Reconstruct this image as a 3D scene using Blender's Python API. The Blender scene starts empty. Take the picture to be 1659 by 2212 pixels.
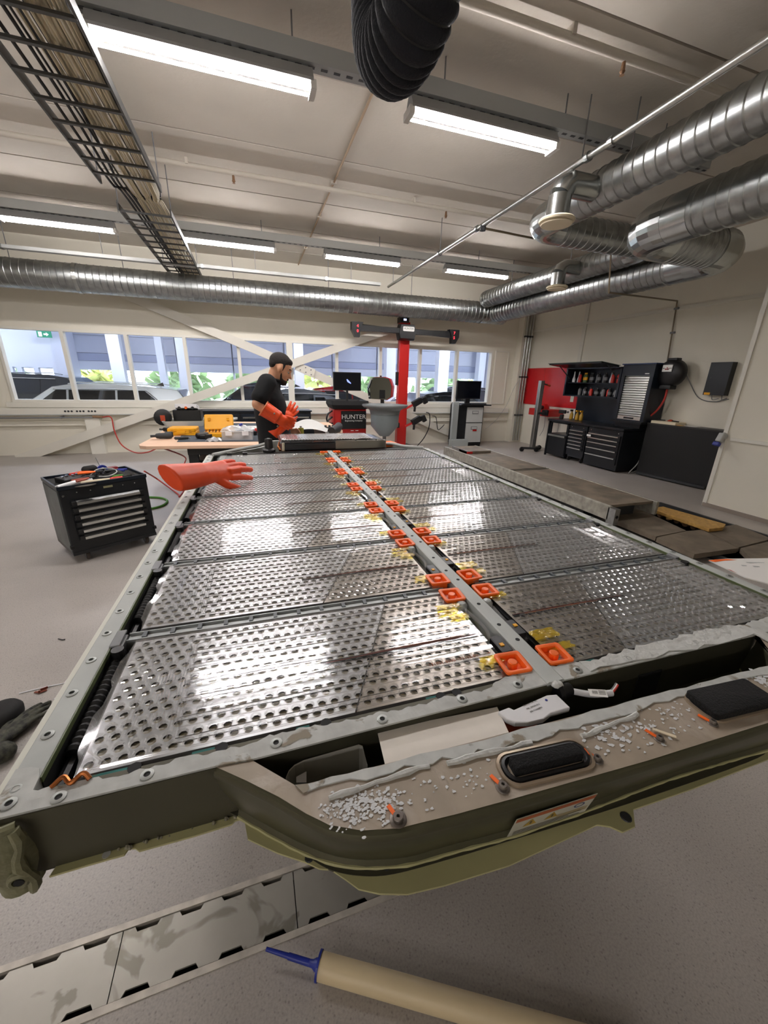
import bpy, bmesh, math, random
from math import sin, cos, pi, radians, sqrt, atan2
from mathutils import Vector, Matrix
from mathutils.geometry import tessellate_polygon
sc = bpy.context.scene
col = sc.collection
rnd = random.Random(7)

# ---------------------------------------------------------------- camera
CAM_C = Vector((-0.453, -0.445, 1.604))
CAM_R = Matrix(((0.9503679418619131, 0.08086835263948393, -0.3004348259149186),
                (-0.3103609722638652, 0.31418348573849997, -0.8971983081708492),
                (0.021836711670479948, 0.9459117542511996, 0.3236882932588673)))
FPX, IW, IH = 836.13, 1659.0, 2212.0
cam = bpy.data.cameras.new('camera'); cam_o = bpy.data.objects.new('camera', cam); col.objects.link(cam_o)
cam.sensor_fit = 'HORIZONTAL'; cam.sensor_width = 36.0; cam.lens = FPX / IW * 36.0
cam.clip_start = 0.02; cam.clip_end = 200
cam_o.matrix_world = Matrix.Translation(CAM_C) @ CAM_R.to_4x4()
sc.camera = cam_o
# ---------------------------------------------------------------- view, world
sc.view_settings.view_transform = 'Standard'; sc.view_settings.look = 'None'
sc.view_settings.gamma = 1.0; sc.view_settings.use_curve_mapping = False
sc.view_settings.exposure = 0.5
world = bpy.data.worlds.new('world'); sc.world = world; world.use_nodes = True
bg = world.node_tree.nodes['Background']; bg.inputs[0].default_value = (0.80, 0.90, 1.0, 1); bg.inputs[1].default_value = 6.5
TUBE_E = 100.0         # emission of the fluorescent tubes
SHOW_E = 30.0          # emission of the added, unseen showroom lights

# ---------------------------------------------------------------- survey helpers: a pixel of the photograph to a point on a known plane
def ray(u, v): return CAM_R @ Vector(((u-IW/2)/FPX, -(v-IH/2)/FPX, -1.0))
def PZ(u, v, z): d = ray(u, v); return CAM_C + d*((z-CAM_C.z)/d.z)
def PY(u, v, y): d = ray(u, v); return CAM_C + d*((y-CAM_C.y)/d.y)
def PX(u, v, x): d = ray(u, v); return CAM_C + d*((x-CAM_C.x)/d.x)
HT = 1.10                                  # height of the battery pack's top above the floor
PACK_RZ = -0.013606
PACK_M = Matrix.Translation((0, 0, HT)) @ Matrix.Rotation(PACK_RZ, 4, 'Z')
PACK_I = PACK_M.inverted()
def PK(u, v, z=0.0): return PACK_I @ PZ(u, v, HT+z)

# ---------------------------------------------------------------- materials
def lin(c):
    if isinstance(c, str):
        c = [int(c[i:i+2], 16)/255 for i in (1, 3, 5)]
    return [x/12.92 if x <= .04045 else ((x+.055)/1.055)**2.4 for x in c]
MATS = {}
def mat(name, color, rough=.5, metal=0.0, var=0.0, vscale=8.0, bump=0.0, bscale=60.0, stretch=(1,1,1), emit=0.0, spec=None, coat=0.0, color2=None, alpha=None):
    if name in MATS: return MATS[name]
    m = bpy.data.materials.new(name); MATS[name] = m; m.use_nodes = True
    nt = m.node_tree; b = nt.nodes['Principled BSDF']; L = nt.links
    c = lin(color) + [1]
    b.inputs['Base Color'].default_value = c; b.inputs['Roughness'].default_value = rough; b.inputs['Metallic'].default_value = metal
    if spec is not None: b.inputs['Specular IOR Level'].default_value = spec
    if coat: b.inputs['Coat Weight'].default_value = coat; b.inputs['Coat Roughness'].default_value = .08
    if emit:
        b.inputs['Emission Color'].default_value = c; b.inputs['Emission Strength'].default_value = emit
    if var or bump:
        tc = nt.nodes.new('ShaderNodeTexCoord'); mp = nt.nodes.new('ShaderNodeMapping'); mp.inputs['Scale'].default_value = stretch
        L.new(tc.outputs['Object'], mp.inputs[0])
    if var:
        n = nt.nodes.new('ShaderNodeTexNoise'); n.inputs['Scale'].default_value = vscale; n.inputs['Detail'].default_value = 6
        L.new(mp.outputs[0], n.inputs['Vector'])
        r = nt.nodes.new('ShaderNodeValToRGB'); L.new(n.outputs[0], r.inputs[0])
        r.color_ramp.elements[0].position = .33; r.color_ramp.elements[1].position = .67
        r.color_ramp.elements[0].color = [x*(1-var) for x in c[:3]]+[1]
        r.color_ramp.elements[1].color = (lin(color2)+[1]) if color2 else [min(1, x*(1+var*.6)) for x in c[:3]]+[1]
        L.new(r.outputs[0], b.inputs['Base Color'])
    if bump:
        n2 = nt.nodes.new('ShaderNodeTexNoise'); n2.inputs['Scale'].default_value = bscale; n2.inputs['Detail'].default_value = 3
        L.new(mp.outputs[0], n2.inputs['Vector'])
        bp = nt.nodes.new('ShaderNodeBump'); bp.inputs['Strength'].default_value = bump; bp.inputs['Distance'].default_value = .01
        L.new(n2.outputs[0], bp.inputs['Height']); L.new(bp.outputs[0], b.inputs['Normal'])
    return m
def clear_mat(name, tint=(1, 1, 1), rough=.06, bump=0.0, bscale=120, stretch=None, blend=.25, body=0.0, bodycol=(.9, .9, .9)):
    """thin clear plastic or glass: see-through with a fresnel sheen"""
    if name in MATS: return MATS[name]
    m = bpy.data.materials.new(name); MATS[name] = m; m.use_nodes = True
    nt = m.node_tree; N = nt.nodes; L = nt.links; N.clear()
    out = N.new('ShaderNodeOutputMaterial'); tr = N.new('ShaderNodeBsdfTransparent'); tr.inputs[0].default_value = list(tint)+[1]
    gl = N.new('ShaderNodeBsdfGlossy'); gl.inputs['Roughness'].default_value = rough; gl.inputs[0].default_value = (1, 1, 1, 1)
    lw = N.new('ShaderNodeLayerWeight'); lw.inputs[0].default_value = .5
    pw = N.new('ShaderNodeMath'); pw.operation = 'POWER'; pw.inputs[1].default_value = 3.5; L.new(lw.outputs['Facing'], pw.inputs[0])
    ml = N.new('ShaderNodeMath'); ml.operation = 'MULTIPLY_ADD'; ml.inputs[1].default_value = .75; ml.inputs[2].default_value = blend*.2; L.new(pw.outputs[0], ml.inputs[0])
    mx = N.new('ShaderNodeMixShader'); L.new(ml.outputs[0], mx.inputs[0])
    src = tr
    if body:
        df = N.new('ShaderNodeBsdfDiffuse'); df.inputs[0].default_value = list(bodycol)+[1]
        m2 = N.new('ShaderNodeMixShader'); m2.inputs[0].default_value = body; L.new(tr.outputs[0], m2.inputs[1]); L.new(df.outputs[0], m2.inputs[2]); src = m2
    L.new(src.outputs[0], mx.inputs[1]); L.new(gl.outputs[0], mx.inputs[2]); L.new(mx.outputs[0], out.inputs[0])
    if bump:
        tc = N.new('ShaderNodeTexCoord'); n2 = N.new('ShaderNodeTexNoise'); n2.inputs['Scale'].default_value = bscale; mp = N.new('ShaderNodeMapping'); mp.inputs['Scale'].default_value = stretch or (1, 1, 1); L.new(tc.outputs['Object'], mp.inputs[0]); L.new(mp.outputs[0], n2.inputs['Vector'])
        bp = N.new('ShaderNodeBump'); bp.inputs['Strength'].default_value = bump; bp.inputs['Distance'].default_value = .004
        L.new(n2.outputs[0], bp.inputs['Height']); L.new(bp.outputs[0], gl.inputs['Normal']); L.new(bp.outputs[0], lw.inputs['Normal'])
    return m

# ---------------------------------------------------------------- mesh builder
class MB:
    def __init__(s): s.v = []; s.f = []
    def add(s, vs, fs):
        k = len(s.v); s.v += [tuple(p) for p in vs]; s.f += [tuple(i+k for i in q) for q in fs]; return s
    def box(s, x0, x1, y0, y1, z0, z1):
        return s.add([(x, y, z) for z in (z0, z1) for y in (y0, y1) for x in (x0, x1)],
                     [(0,2,3,1),(4,5,7,6),(0,1,5,4),(2,6,7,3),(0,4,6,2),(1,3,7,5)])
    def obox(s, c, size, rz=0, rx=0, ry=0):
        M = Matrix.Translation(c) @ Matrix.Rotation(rz, 4, 'Z') @ Matrix.Rotation(ry, 4, 'Y') @ Matrix.Rotation(rx, 4, 'X')
        a, b, d = [q/2 for q in size]
        vs = [M @ Vector((x, y, z)) for z in (-d, d) for y in (-b, b) for x in (-a, a)]
        return s.add(vs, [(0,2,3,1),(4,5,7,6),(0,1,5,4),(2,6,7,3),(0,4,6,2),(1,3,7,5)])
    def rbox(s, x0, x1, y0, y1, z0, z1, r=.01, seg=3):
        """box with rounded vertical edges and a small top chamfer"""
        pts = rrect(x0, x1, y0, y1, r, seg); c = min(r*.5, (z1-z0)*.3)
        return s.loft([[(x, y, z0) for x, y in pts], [(x, y, z1-c) for x, y in pts],
                       [(x, y, z1) for x, y in rrect(x0+c, x1-c, y0+c, y1-c, max(r-c, .0005), seg)]], cap=True)
    def beam(s, p0, p1, w, h, up=(0, 0, 1)):
        p0 = Vector(p0); p1 = Vector(p1); d = (p1-p0).normalized(); up = Vector(up)
        x = d.cross(up).normalized(); y = x.cross(d).normalized()
        vs = [p + x*a*w/2 + y*b*h/2 for p in (p0, p1) for a, b in ((-1,-1),(1,-1),(1,1),(-1,1))]
        return s.add(vs, [(3,2,1,0),(4,5,6,7),(0,1,5,4),(1,2,6,5),(2,3,7,6),(3,0,4,7)])
    def loft(s, rings, cap=False, closed=True):
        n = len(rings[0]); k = len(s.v)
        for r in rings: s.v += [tuple(p) for p in r]
        for i in range(len(rings)-1):
            for j in range(n if closed else n-1):
                a = k+i*n+j; b = k+i*n+(j+1) % n
                s.f.append((a, b, b+n, a+n))
        if cap: s.f.append(tuple(k+j for j in reversed(range(n)))); s.f.append(tuple(k+(len(rings)-1)*n+j for j in range(n)))
        return s
    def tube(s, pts, r, n=8, cap=True, up=None):
        pts = [Vector(p) for p in pts]; rs = r if isinstance(r, (list, tuple)) else [r]*len(pts)
        prev = None; rings = []
        for i, p in enumerate(pts):
            d = (pts[min(i+1, len(pts)-1)] - pts[max(i-1, 0)]).normalized()
            if prev is None:
                u = Vector(up) if up else (Vector((0, 0, 1)) if abs(d.z) < .9 else Vector((1, 0, 0)))
                x = d.cross(u).normalized()
            else:
                x = (prev - d*prev.dot(d)).normalized()
            prev = x; y = d.cross(x)
            rings.append([p + (x*cos(2*pi*j/n) + y*sin(2*pi*j/n))*rs[i] for j in range(n)])
        return s.loft(rings, cap=cap)
    def cyl(s, p0, p1, r, n=16, r1=None, cap=True): return s.tube([p0, p1], [r, r if r1 is None else r1], n, cap)
    def lathe(s, prof, c=(0, 0, 0), n=24, cap=True, axis='Z'):
        c = Vector(c); rings = []
        for r, z in prof:
            ring = []
            for j in range(n):
                a = 2*pi*j/n; q = (r*cos(a), r*sin(a), z)
                if axis == 'Y': q = (r*cos(a), -z, r*sin(a))
                if axis == 'X': q = (z, r*cos(a), r*sin(a))
                ring.append(c+Vector(q))
            rings.append(ring)
        return s.loft(rings, cap=cap)
    def prism(s, poly, z0, z1):
        n = len(poly); k = len(s.v)
        area = sum(poly[i][0]*poly[(i+1) % n][1]-poly[(i+1) % n][0]*poly[i][1] for i in range(n))
        if area < 0: poly = poly[::-1]
        s.v += [(x, y, z0) for x, y in poly] + [(x, y, z1) for x, y in poly]
        for t in tessellate_polygon([[Vector((x, y, 0)) for x, y in poly]]):
            a, b, c = t
            pa, pb, pc = poly[a], poly[b], poly[c]
            if (pb[0]-pa[0])*(pc[1]-pa[1])-(pb[1]-pa[1])*(pc[0]-pa[0]) < 0: a, b, c = a, c, b
            s.f.append((k+n+a, k+n+b, k+n+c)); s.f.append((k+c, k+b, k+a))
        for i in range(n):
            j = (i+1) % n; s.f.append((k+i, k+j, k+n+j, k+n+i))
        return s
    def prismM(s, poly, d, M):
        """polygon in the local XY plane, depth d along local Z, placed by matrix M"""
        t = MB().prism(poly, 0, d); return s.add([M @ Vector(p) for p in t.v], t.f)
    def sphere(s, c, r, n=12, m=8, M=None):
        r = r if isinstance(r, (list, tuple)) else (r, r, r); c = Vector(c)
        vs = [(0, 0, -1)]; fs = []
        for i in range(1, m):
            ph = -pi/2+pi*i/m
            for j in range(n): vs.append((cos(ph)*cos(2*pi*j/n), cos(ph)*sin(2*pi*j/n), sin(ph)))
        vs.append((0, 0, 1)); T = len(vs)-1
        for j in range(n): fs.append((0, 1+(j+1) % n, 1+j)); fs.append((T, T-n+j, T-n+(j+1) % n))
        for i in range(m-2):
            for j in range(n):
                a = 1+i*n+j; b = 1+i*n+(j+1) % n; fs.append((a, b, b+n, a+n))
        out = []
        for p in vs:
            q = Vector((p[0]*r[0], p[1]*r[1], p[2]*r[2]))
            out.append(c + (M @ q if M is not None else q))
        return s.add(out, fs)
    def capsule(s, p0, p1, r0, r1=None, n=12):
        p0 = Vector(p0); p1 = Vector(p1); r1 = r0 if r1 is None else r1
        d = (p1-p0); L = d.length or 1e-6; d = d/L
        pts = []; rs = []
        for a in (85, 60, 35, 12): pts.append(p0-d*r0*sin(radians(a))); rs.append(r0*cos(radians(a)))
        for a in (12, 35, 60, 85): pts.append(p1+d*r1*sin(radians(a))); rs.append(r1*cos(radians(a)))
        return s.tube(pts, rs, n)
    def grid(s, fn, nu, nv):
        k = len(s.v)
        for j in range(nv+1):
            for i in range(nu+1): s.v.append(tuple(fn(i/nu, j/nv)))
        for j in range(nv):
            for i in range(nu):
                a = k+j*(nu+1)+i; s.f.append((a, a+1, a+nu+2, a+nu+1))
        return s
    def quad(s, a, b, c, d): return s.add([a, b, c, d], [(0, 1, 2, 3)])
    def data(s, name, smooth=False):
        me = bpy.data.meshes.new(name); me.from_pydata(s.v, [], s.f); me.update()
        if smooth:
            try:
                for p in me.polygons: p.use_smooth = True
                me.set_sharp_from_angle(angle=radians(38))
            except Exception: pass
        return me
    def build(s, name, m, parent=None, smooth=False, w=False, loc=None, rz=0, bevel=0, tagd=None):
        if w and parent is not None:
            I = WM[parent.name].inverted(); s.v = [tuple(I @ Vector(p)) for p in s.v]
        me = s.data(name, smooth); me.materials.append(m if not isinstance(m, str) else MATS[m])
        o = bpy.data.objects.new(name, me); col.objects.link(o)
        if parent is not None: o.parent = parent
        M = Matrix.Identity(4)
        if loc is not None: o.location = loc; M = Matrix.Translation(loc)
        if rz: o.rotation_euler.z = rz; M = M @ Matrix.Rotation(rz, 4, 'Z')
        WM[o.name] = (WM[parent.name] @ M) if parent is not None else M
        if bevel:
            b = o.modifiers.new('bevel', 'BEVEL'); b.width = bevel; b.segments = 2; b.limit_method = 'ANGLE'
        if tagd: tag(o, *tagd)
        return o
WM = {}
def rrect(x0, x1, y0, y1, r, seg=4):
    out = []
    for cx, cy, a0 in ((x1-r, y1-r, 0), (x0+r, y1-r, 90), (x0+r, y0+r, 180), (x1-r, y0+r, 270)):
        for i in range(seg+1):
            a = radians(a0+90*i/seg); out.append((cx+r*cos(a), cy+r*sin(a)))
    return out
def tag(o, label, cat, group=None):
    o['label'] = label; o['category'] = cat
    if group: o['group'] = group
    return o
def thing(name, label, cat, loc=(0, 0, 0), rz=0, group=None, M=None):
    o = bpy.data.objects.new(name, None); col.objects.link(o); o.empty_display_size = .05
    if M is not None:
        o.matrix_world = M; WM[o.name] = M.copy()
    else:
        o.location = loc; o.rotation_euler.z = rz; WM[o.name] = Matrix.Translation(loc) @ Matrix.Rotation(rz, 4, 'Z')
    return tag(o, label, cat, group)
def struct(o): o['kind'] = 'structure'; return o
def stuff(o): o['kind'] = 'stuff'; return o
def copy_tree(o, loc=None, rz=None, label=None, parent=None, M=None):
    c = o.copy(); col.objects.link(c)
    if parent is not None: c.parent = parent
    if M is not None: c.matrix_world = M
    if loc is not None: c.location = loc
    if rz is not None: c.rotation_euler.z = rz
    if label: c['label'] = label
    for ch in list(o.children): copy_tree(ch, parent=c)
    return c
def text(name, body, size, m, M, parent=None, depth=.0006, align='CENTER', xs=1.0):
    cu = bpy.data.curves.new(name, 'FONT'); cu.body = body; cu.size = size; cu.align_x = align; cu.align_y = 'CENTER'; cu.extrude = depth; cu.resolution_u = 2
    t = bpy.data.objects.new('tmp', cu); col.objects.link(t)
    dg = bpy.context.evaluated_depsgraph_get(); me = bpy.data.meshes.new_from_object(t.evaluated_get(dg)); bpy.data.objects.remove(t)
    MM = M @ Matrix.Diagonal((xs, 1, 1, 1))
    if parent is not None: MM = WM[parent.name].inverted() @ MM
    me.transform(MM); me.materials.clear(); me.materials.append(MATS[m] if isinstance(m, str) else m); me.name = name
    o = bpy.data.objects.new(name, me); col.objects.link(o)
    if parent is not None: o.parent = parent
    WM[o.name] = WM[parent.name] if parent is not None else Matrix.Identity(4)
    return o
def frame(o, x, y):
    """matrix with local X axis x, local Y axis y at origin o"""
    x = Vector(x).normalized(); y = Vector(y); y = (y-x*y.dot(x)).normalized(); z = x.cross(y)
    M = Matrix((x, y, z)).transposed().to_4x4(); M.translation = Vector(o); return M
def bez(pts, n=8):
    """smooth path through points (Catmull-Rom)"""
    P = [Vector(p) for p in pts]; P = [P[0]*2-P[1]] + P + [P[-1]*2-P[-2]]; out = []
    for i in range(1, len(P)-2):
        a, b, c, d = P[i-1:i+3]
        for k in range(n):
            t = k/n; out.append(.5*((2*b)+(c-a)*t+(2*a-5*b+4*c-d)*t*t+(3*b-a-3*c+d)*t**3))
    out.append(P[-2]); return out
def remesh(o, vox, smooth=4, fac=.5):
    r = o.modifiers.new('remesh', 'REMESH'); r.mode = 'VOXEL'; r.voxel_size = vox; r.use_smooth_shade = True
    if smooth:
        s = o.modifiers.new('smooth', 'SMOOTH'); s.iterations = smooth; s.factor = fac
    return o

# palette
mat('white_paint', '#dcd8cc', .6, var=.04, vscale=2)
mat('white_trim', '#e2dfd4', .5)
mat('cream_wall', '#e3decf', .7, var=.03, vscale=1.5)
mat('ceil_paint', '#c6bfb3', .85, var=.08, vscale=1.2, bump=.15, bscale=30)
mat('seam_dark', '#6d665d', .9)
mat('black_plastic', '#121214', .45)
mat('black_matte', '#0c0c0d', .75)
mat('black_metal', '#14171b', .35, var=.1, vscale=6)
mat('blue_black', '#121a24', .32)
mat('dark_grey', '#2c2e30', .5)
mat('mid_grey', '#77787a', .5)
mat('light_grey', '#b5b7b4', .5)
mat('galv', '#a9acac', .34, 1.0, var=.18, vscale=14)
mat('galv_pipe', '#bcbeba', .3, 1.0)
mat('alu', '#dfe0de', .22, 1.0)
mat('alu_brushed', '#c4c4c0', .35, 1.0, var=.1, vscale=30, stretch=(1, 12, 12))
mat('chrome', '#d8d8d8', .1, 1.0)
mat('rubber', '#161514', .8)
mat('red_paint', '#b81a17', .35, coat=.2)
mat('red_plastic', '#c32a1c', .4)
mat('orange_rubber', '#ee4e18', .42, var=.08, vscale=9)
mat('orange_cap', '#fa6d1e', .45)
mat('yellow_case', '#eaa70f', .45)
mat('blue_plastic', '#1f2f8f', .4)
mat('wood_pink', '#e3bd9f', .55)
mat('mat_blue', '#39424c', .8)
mat('cream_plastic', '#e6d9bd', .5)
mat('paper', '#e6e4df', .8)
mat('skin', '#d59c79', .55, var=.06, vscale=20)
mat('hair', '#1d140f', .75, bump=.6, bscale=150)
mat('cloth_black', '#0c0d10', .9, bump=.25, bscale=25)
mat('copper', '#b06a3c', .3, 1.0)
mat('green_hose', '#4f8f33', .45)
mat('red_hose', '#b7342a', .5)
mat('rust', '#8a6a4e', .8)
# ================================================================ the setting
YW = 9.20; XR = 6.75; ZC = 3.90; XP = 5.56; YP = 3.14
SY0 = 9.40; SY1 = 15.5
# floor material: speckled resin
def floor_mat():
    m = bpy.data.materials.new('floor_resin'); MATS['floor_resin'] = m; m.use_nodes = True; nt = m.node_tree; N = nt.nodes; L = nt.links
    b = N['Principled BSDF']; tc = N.new('ShaderNodeTexCoord')
    n1 = N.new('ShaderNodeTexNoise'); n1.inputs['Scale'].default_value = 1.1; n1.inputs['Detail'].default_value = 5; L.new(tc.outputs['Object'], n1.inputs[0])
    n2 = N.new('ShaderNodeTexVoronoi'); n2.inputs['Scale'].default_value = 75; L.new(tc.outputs['Object'], n2.inputs[0])
    n3 = N.new('ShaderNodeTexNoise'); n3.inputs['Scale'].default_value = 160; n3.inputs['Detail'].default_value = 2; L.new(tc.outputs['Object'], n3.inputs[0])
    r1 = N.new('ShaderNodeValToRGB'); L.new(n1.outputs[0], r1.inputs[0])
    r1.color_ramp.elements[0].position = .3; r1.color_ramp.elements[0].color = lin('#a29c96')+[1]
    r1.color_ramp.elements[1].position = .7; r1.color_ramp.elements[1].color = lin('#b2aca5')+[1]
    r2 = N.new('ShaderNodeValToRGB'); L.new(n2.outputs['Distance'], r2.inputs[0])
    r2.color_ramp.elements[0].position = .12; r2.color_ramp.elements[0].color = (.30, .29, .28, 1); r2.color_ramp.elements[1].position = .26; r2.color_ramp.elements[1].color = (1, 1, 1, 1)
    r3 = N.new('ShaderNodeValToRGB'); L.new(n3.outputs[0], r3.inputs[0])
    r3.color_ramp.elements[0].position = .3; r3.color_ramp.elements[0].color = (.74, .73, .73, 1); r3.color_ramp.elements[1].position = .6; r3.color_ramp.elements[1].color = (1.06, 1.05, 1.05, 1)
    m1 = N.new('ShaderNodeMix'); m1.data_type = 'RGBA'; m1.blend_type = 'MULTIPLY'; m1.inputs[0].default_value = .40; L.new(r1.outputs[0], m1.inputs[6]); L.new(r2.outputs[0], m1.inputs[7])
    m2 = N.new('ShaderNodeMix'); m2.data_type = 'RGBA'; m2.blend_type = 'MULTIPLY'; m2.inputs[0].default_value = .6; L.new(m1.outputs[2], m2.inputs[6]); L.new(r3.outputs[0], m2.inputs[7])
    L.new(m2.outputs[2], b.inputs['Base Color']); b.inputs['Roughness'].default_value = .38
    bp = N.new('ShaderNodeBump'); bp.inputs['Strength'].default_value = .12; bp.inputs['Distance'].default_value = .003; L.new(n3.outputs[0], bp.inputs['Height']); L.new(bp.outputs[0], b.inputs['Normal'])
floor_mat()
DX0, DX1, DY0, DY1 = -9.0, 4.4, .285, .475
LX0, LX1, LY0, LY1 = 3.72, 4.95, 1.30, 3.30        # pit of the lift, under the brown plates
fm = MB()
for x0, x1, y0, y1 in ((-9, 7, -6, DY0), (-9, LX0, DY1, LY1), (LX1, 7, DY1, LY1), (-9, 7, LY1, YW+.2), (DX1, 7, DY0, DY1), (LX0, LX1, DY1, LY0)):
    fm.box(x0, x1, y0, y1, -.12, 0)
fl = struct(fm.build('floor', 'floor_resin'))
MB().box(-9, 7, -6, YW, -.16, -.12).build('floor_slab', 'dark_grey', fl)

# ceiling of long slabs
cb = struct(MB().box(-9, 7, -6, YW+.2, ZC+.02, ZC+.2).build('ceiling', 'seam_dark'))
y = -5.4-.6
while y < YW:
    y1 = min(y+1.2, YW+.2)
    MB().box(-9, 7, y+.011, y1-.011, ZC, ZC+.03).build('ceiling_panel', 'ceil_paint', cb); y += 1.2

# far wall with its long window band
WX0, WX1, WZ0, WZ1 = -4.86, 5.73, 1.035, 2.385
wb = MB(); wb.box(-9, WX0, YW, YW+.2, 0, ZC); wb.box(WX1, 7, YW, YW+.2, 0, ZC); wb.box(WX0, WX1, YW, YW+.2, 0, WZ0); wb.box(WX0, WX1, YW, YW+.2, WZ1, ZC)
struct(wb.build('wall_far', 'cream_wall'))
wf = MB(); e = .045
wf.box(WX0, WX1, YW-.02, YW+.1, WZ0, WZ0+e).box(WX0, WX1, YW-.02, YW+.1, WZ1-e, WZ1).box(WX0, WX0+e, YW-.02, YW+.1, WZ0+e, WZ1-e).box(WX1-e, WX1, YW-.02, YW+.1, WZ0+e, WZ1-e)
win = struct(wf.build('window_1', 'white_trim'))
MUL = [PY(u, v, YW).x for u, v in ((148, 790), (283, 795), (405, 790), (520, 810), (627, 790), (728, 800), (822, 790), (906, 812), (986, 800))]
clear_mat('pane_glass', (.97, .98, 1.0), .02, blend=.12)
edges = [WX0+e] + MUL + [WX1-e]
for i, x in enumerate(MUL):
    w = .065 if i == 4 else .032
    MB().box(x-w, x+w, YW-.02, YW+.1, WZ0+e, WZ1-e).build('mullion', 'white_trim', win)
for a, b in zip(edges[:-1], edges[1:]):
    MB().box(a+.03, b-.03, YW+.04, YW+.046, WZ0+e, WZ1-e).build('pane', 'pane_glass', win)
MB().box(WX0-.1, WX1+.1, YW-.05, YW, WZ0-.10, WZ0).build('window_sill', 'white_trim', win)
# blank panel right of the window
tp = struct(MB().box(5.82, 6.20, YW-.015, YW, 1.06, 2.36).build('trim_1', 'cream_wall'))
for a in ((5.80, 5.83, 1.03, 2.39), (6.19, 6.22, 1.03, 2.39), (5.83, 6.19, 1.03, 1.06), (5.83, 6.19, 2.36, 2.39)):
    MB().box(a[0], a[1], YW-.03, YW, a[2], a[3]).build('frame_bead', 'white_trim', tp)
# cable trunking and lower rails along the far wall
tr = struct(MB().box(-9, 6.35, YW-.10, YW, .80, .925).build('trim_2', 'white_trim'))
MB().box(-9, 6.35, YW-.115, YW-.1, .79, .81).build('trunking_lip', 'light_grey', tr)
so = MB()
for g in range(3):
    for k in range(3): so.cyl((-4.02+g*.2+k*.055, YW-.1, .865), (-4.02+g*.2+k*.055, YW-.107, .865), .019, 10)
stuff(so.build('socket_holes', 'dark_grey', tr))
struct(MB().box(-9, 6.35, YW-.06, YW, .58, .66).build('trim_3', 'cream_wall'))
struct(MB().box(-3.72, -3.46, YW-.12, YW, 0, .76).build('trim_4', 'white_trim'))
# steel cross bracing in front of the far wall
yb = YW-.17
struct(MB().beam((-4.95, yb, -.05), (4.8, yb, 3.45), .10, .17).build('wall_brace', 'white_paint'))
struct(MB().beam((-3.6, yb+.07, 3.42), (0.30, yb+.07, 1.93), .06, .17).build('wall_brace', 'white_paint'))
b2 = struct(MB().beam((.55, yb+.07, 1.85), (4.95, yb+.07, .12), .06, .17).build('wall_brace', 'white_paint'))
gp = MB().beam((.56, yb-.0, 1.85), (.95, yb-.0, 1.695), .02, .19)
g = gp.build('gusset_plate', 'white_paint', b2)
bl = MB()
for k in range(3):
    for s in (-.05, .05): bl.cyl((.64+k*.12, yb-.01, 1.82-k*.048+s), (.64+k*.12, yb-.022, 1.82-k*.048+s), .014, 8)
stuff(bl.build('bolts', 'mid_grey', b2))
# right wall, its recess and the pier
struct(MB().box(XR, XR+.2, YP-.2, YW+.2, 0, ZC).build('wall_right', 'cream_wall'))
pr_ = struct(MB().box(XP, XR+.2, -6, YP, 0, ZC).build('wall_right.001', 'cream_wall'))
struct(MB().box(XP-.015, XP+.05, YP-.04, YP+.012, 0, ZC).build('trim_5', 'white_trim'))
struct(MB().box(XP-.03, XP, -1, YP-.10, .935, .975).build('trim_6', 'white_trim'))
struct(MB().box(XP-.03, XP, -6, YP, 0, .05).build('baseboard_right', mat('base_brown', '#8f8379', .7)))
struct(MB().box(6.42, XR, 8.98, YW, 0, ZC).build('wall_right.002', 'cream_wall'))
struct(MB().box(XR-.025, XR, YP, 8.98, 2.86, 2.92).build('trim_7', 'white_paint'))
struct(MB().box(XR-.03, XR, 7.16, 7.26, 1.2, 3.3).build('trim_8', 'white_paint'))
struct(MB().box(-9.2, -9, -6, YW+.2, 0, ZC).build('wall_left', 'cream_wall'))
struct(MB().box(-9, 7, -6.2, -6, 0, ZC).build('wall_back', 'cream_wall'))

# floor drain
dr = thing('floor_drain', 'steel floor drain with slotted cover plates crossing the floor below the pack', 'drain', (0, .38, 0))
MB().box(DX0, DX1, DY0, DY1, -.06, -.05).build('channel', 'black_matte', dr, w=True)
mat('zinc_edge', '#c6bfb4', .5, .3, var=.2, vscale=20)
for y0, y1 in ((DY0, DY0+.017), (DY1-.017, DY1)):
    MB().box(DX0, DX1, y0, y1, -.05, .003).build('edge_rail', 'zinc_edge', dr, w=True)
def plate_mat():
    m = mat('drain_steel', '#a8a49b', .42, .55, var=.08, vscale=5)
    nt = m.node_tree; N = nt.nodes; L = nt.links; b = N['Principled BSDF']
    src = b.inputs['Base Color'].links[0].from_socket
    tc = N.new('ShaderNodeTexCoord'); n = N.new('ShaderNodeTexNoise'); n.inputs['Scale'].default_value = 4.2; n.inputs['Detail'].default_value = 4; n.inputs['Distortion'].default_value = 1.2
    mp = N.new('ShaderNodeMapping'); mp.inputs['Location'].default_value = (.35, .1, 0); L.new(tc.outputs['Object'], mp.inputs[0]); L.new(mp.outputs[0], n.inputs[0])
    r = N.new('ShaderNodeValToRGB'); L.new(n.outputs[0], r.inputs[0]); r.color_ramp.elements[0].position = .57; r.color_ramp.elements[1].position = .60
    r.color_ramp.elements[0].color = (1, 1, 1, 1); r.color_ramp.elements[1].color = (.55, .54, .5, 1)
    mx = N.new('ShaderNodeMix'); mx.data_type = 'RGBA'; mx.blend_type = 'MULTIPLY'; mx.inputs[0].default_value = .8; L.new(src, mx.inputs[6]); L.new(r.outputs[0], mx.inputs[7]); L.new(mx.outputs[2], b.inputs['Base Color'])
plate_mat()
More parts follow.
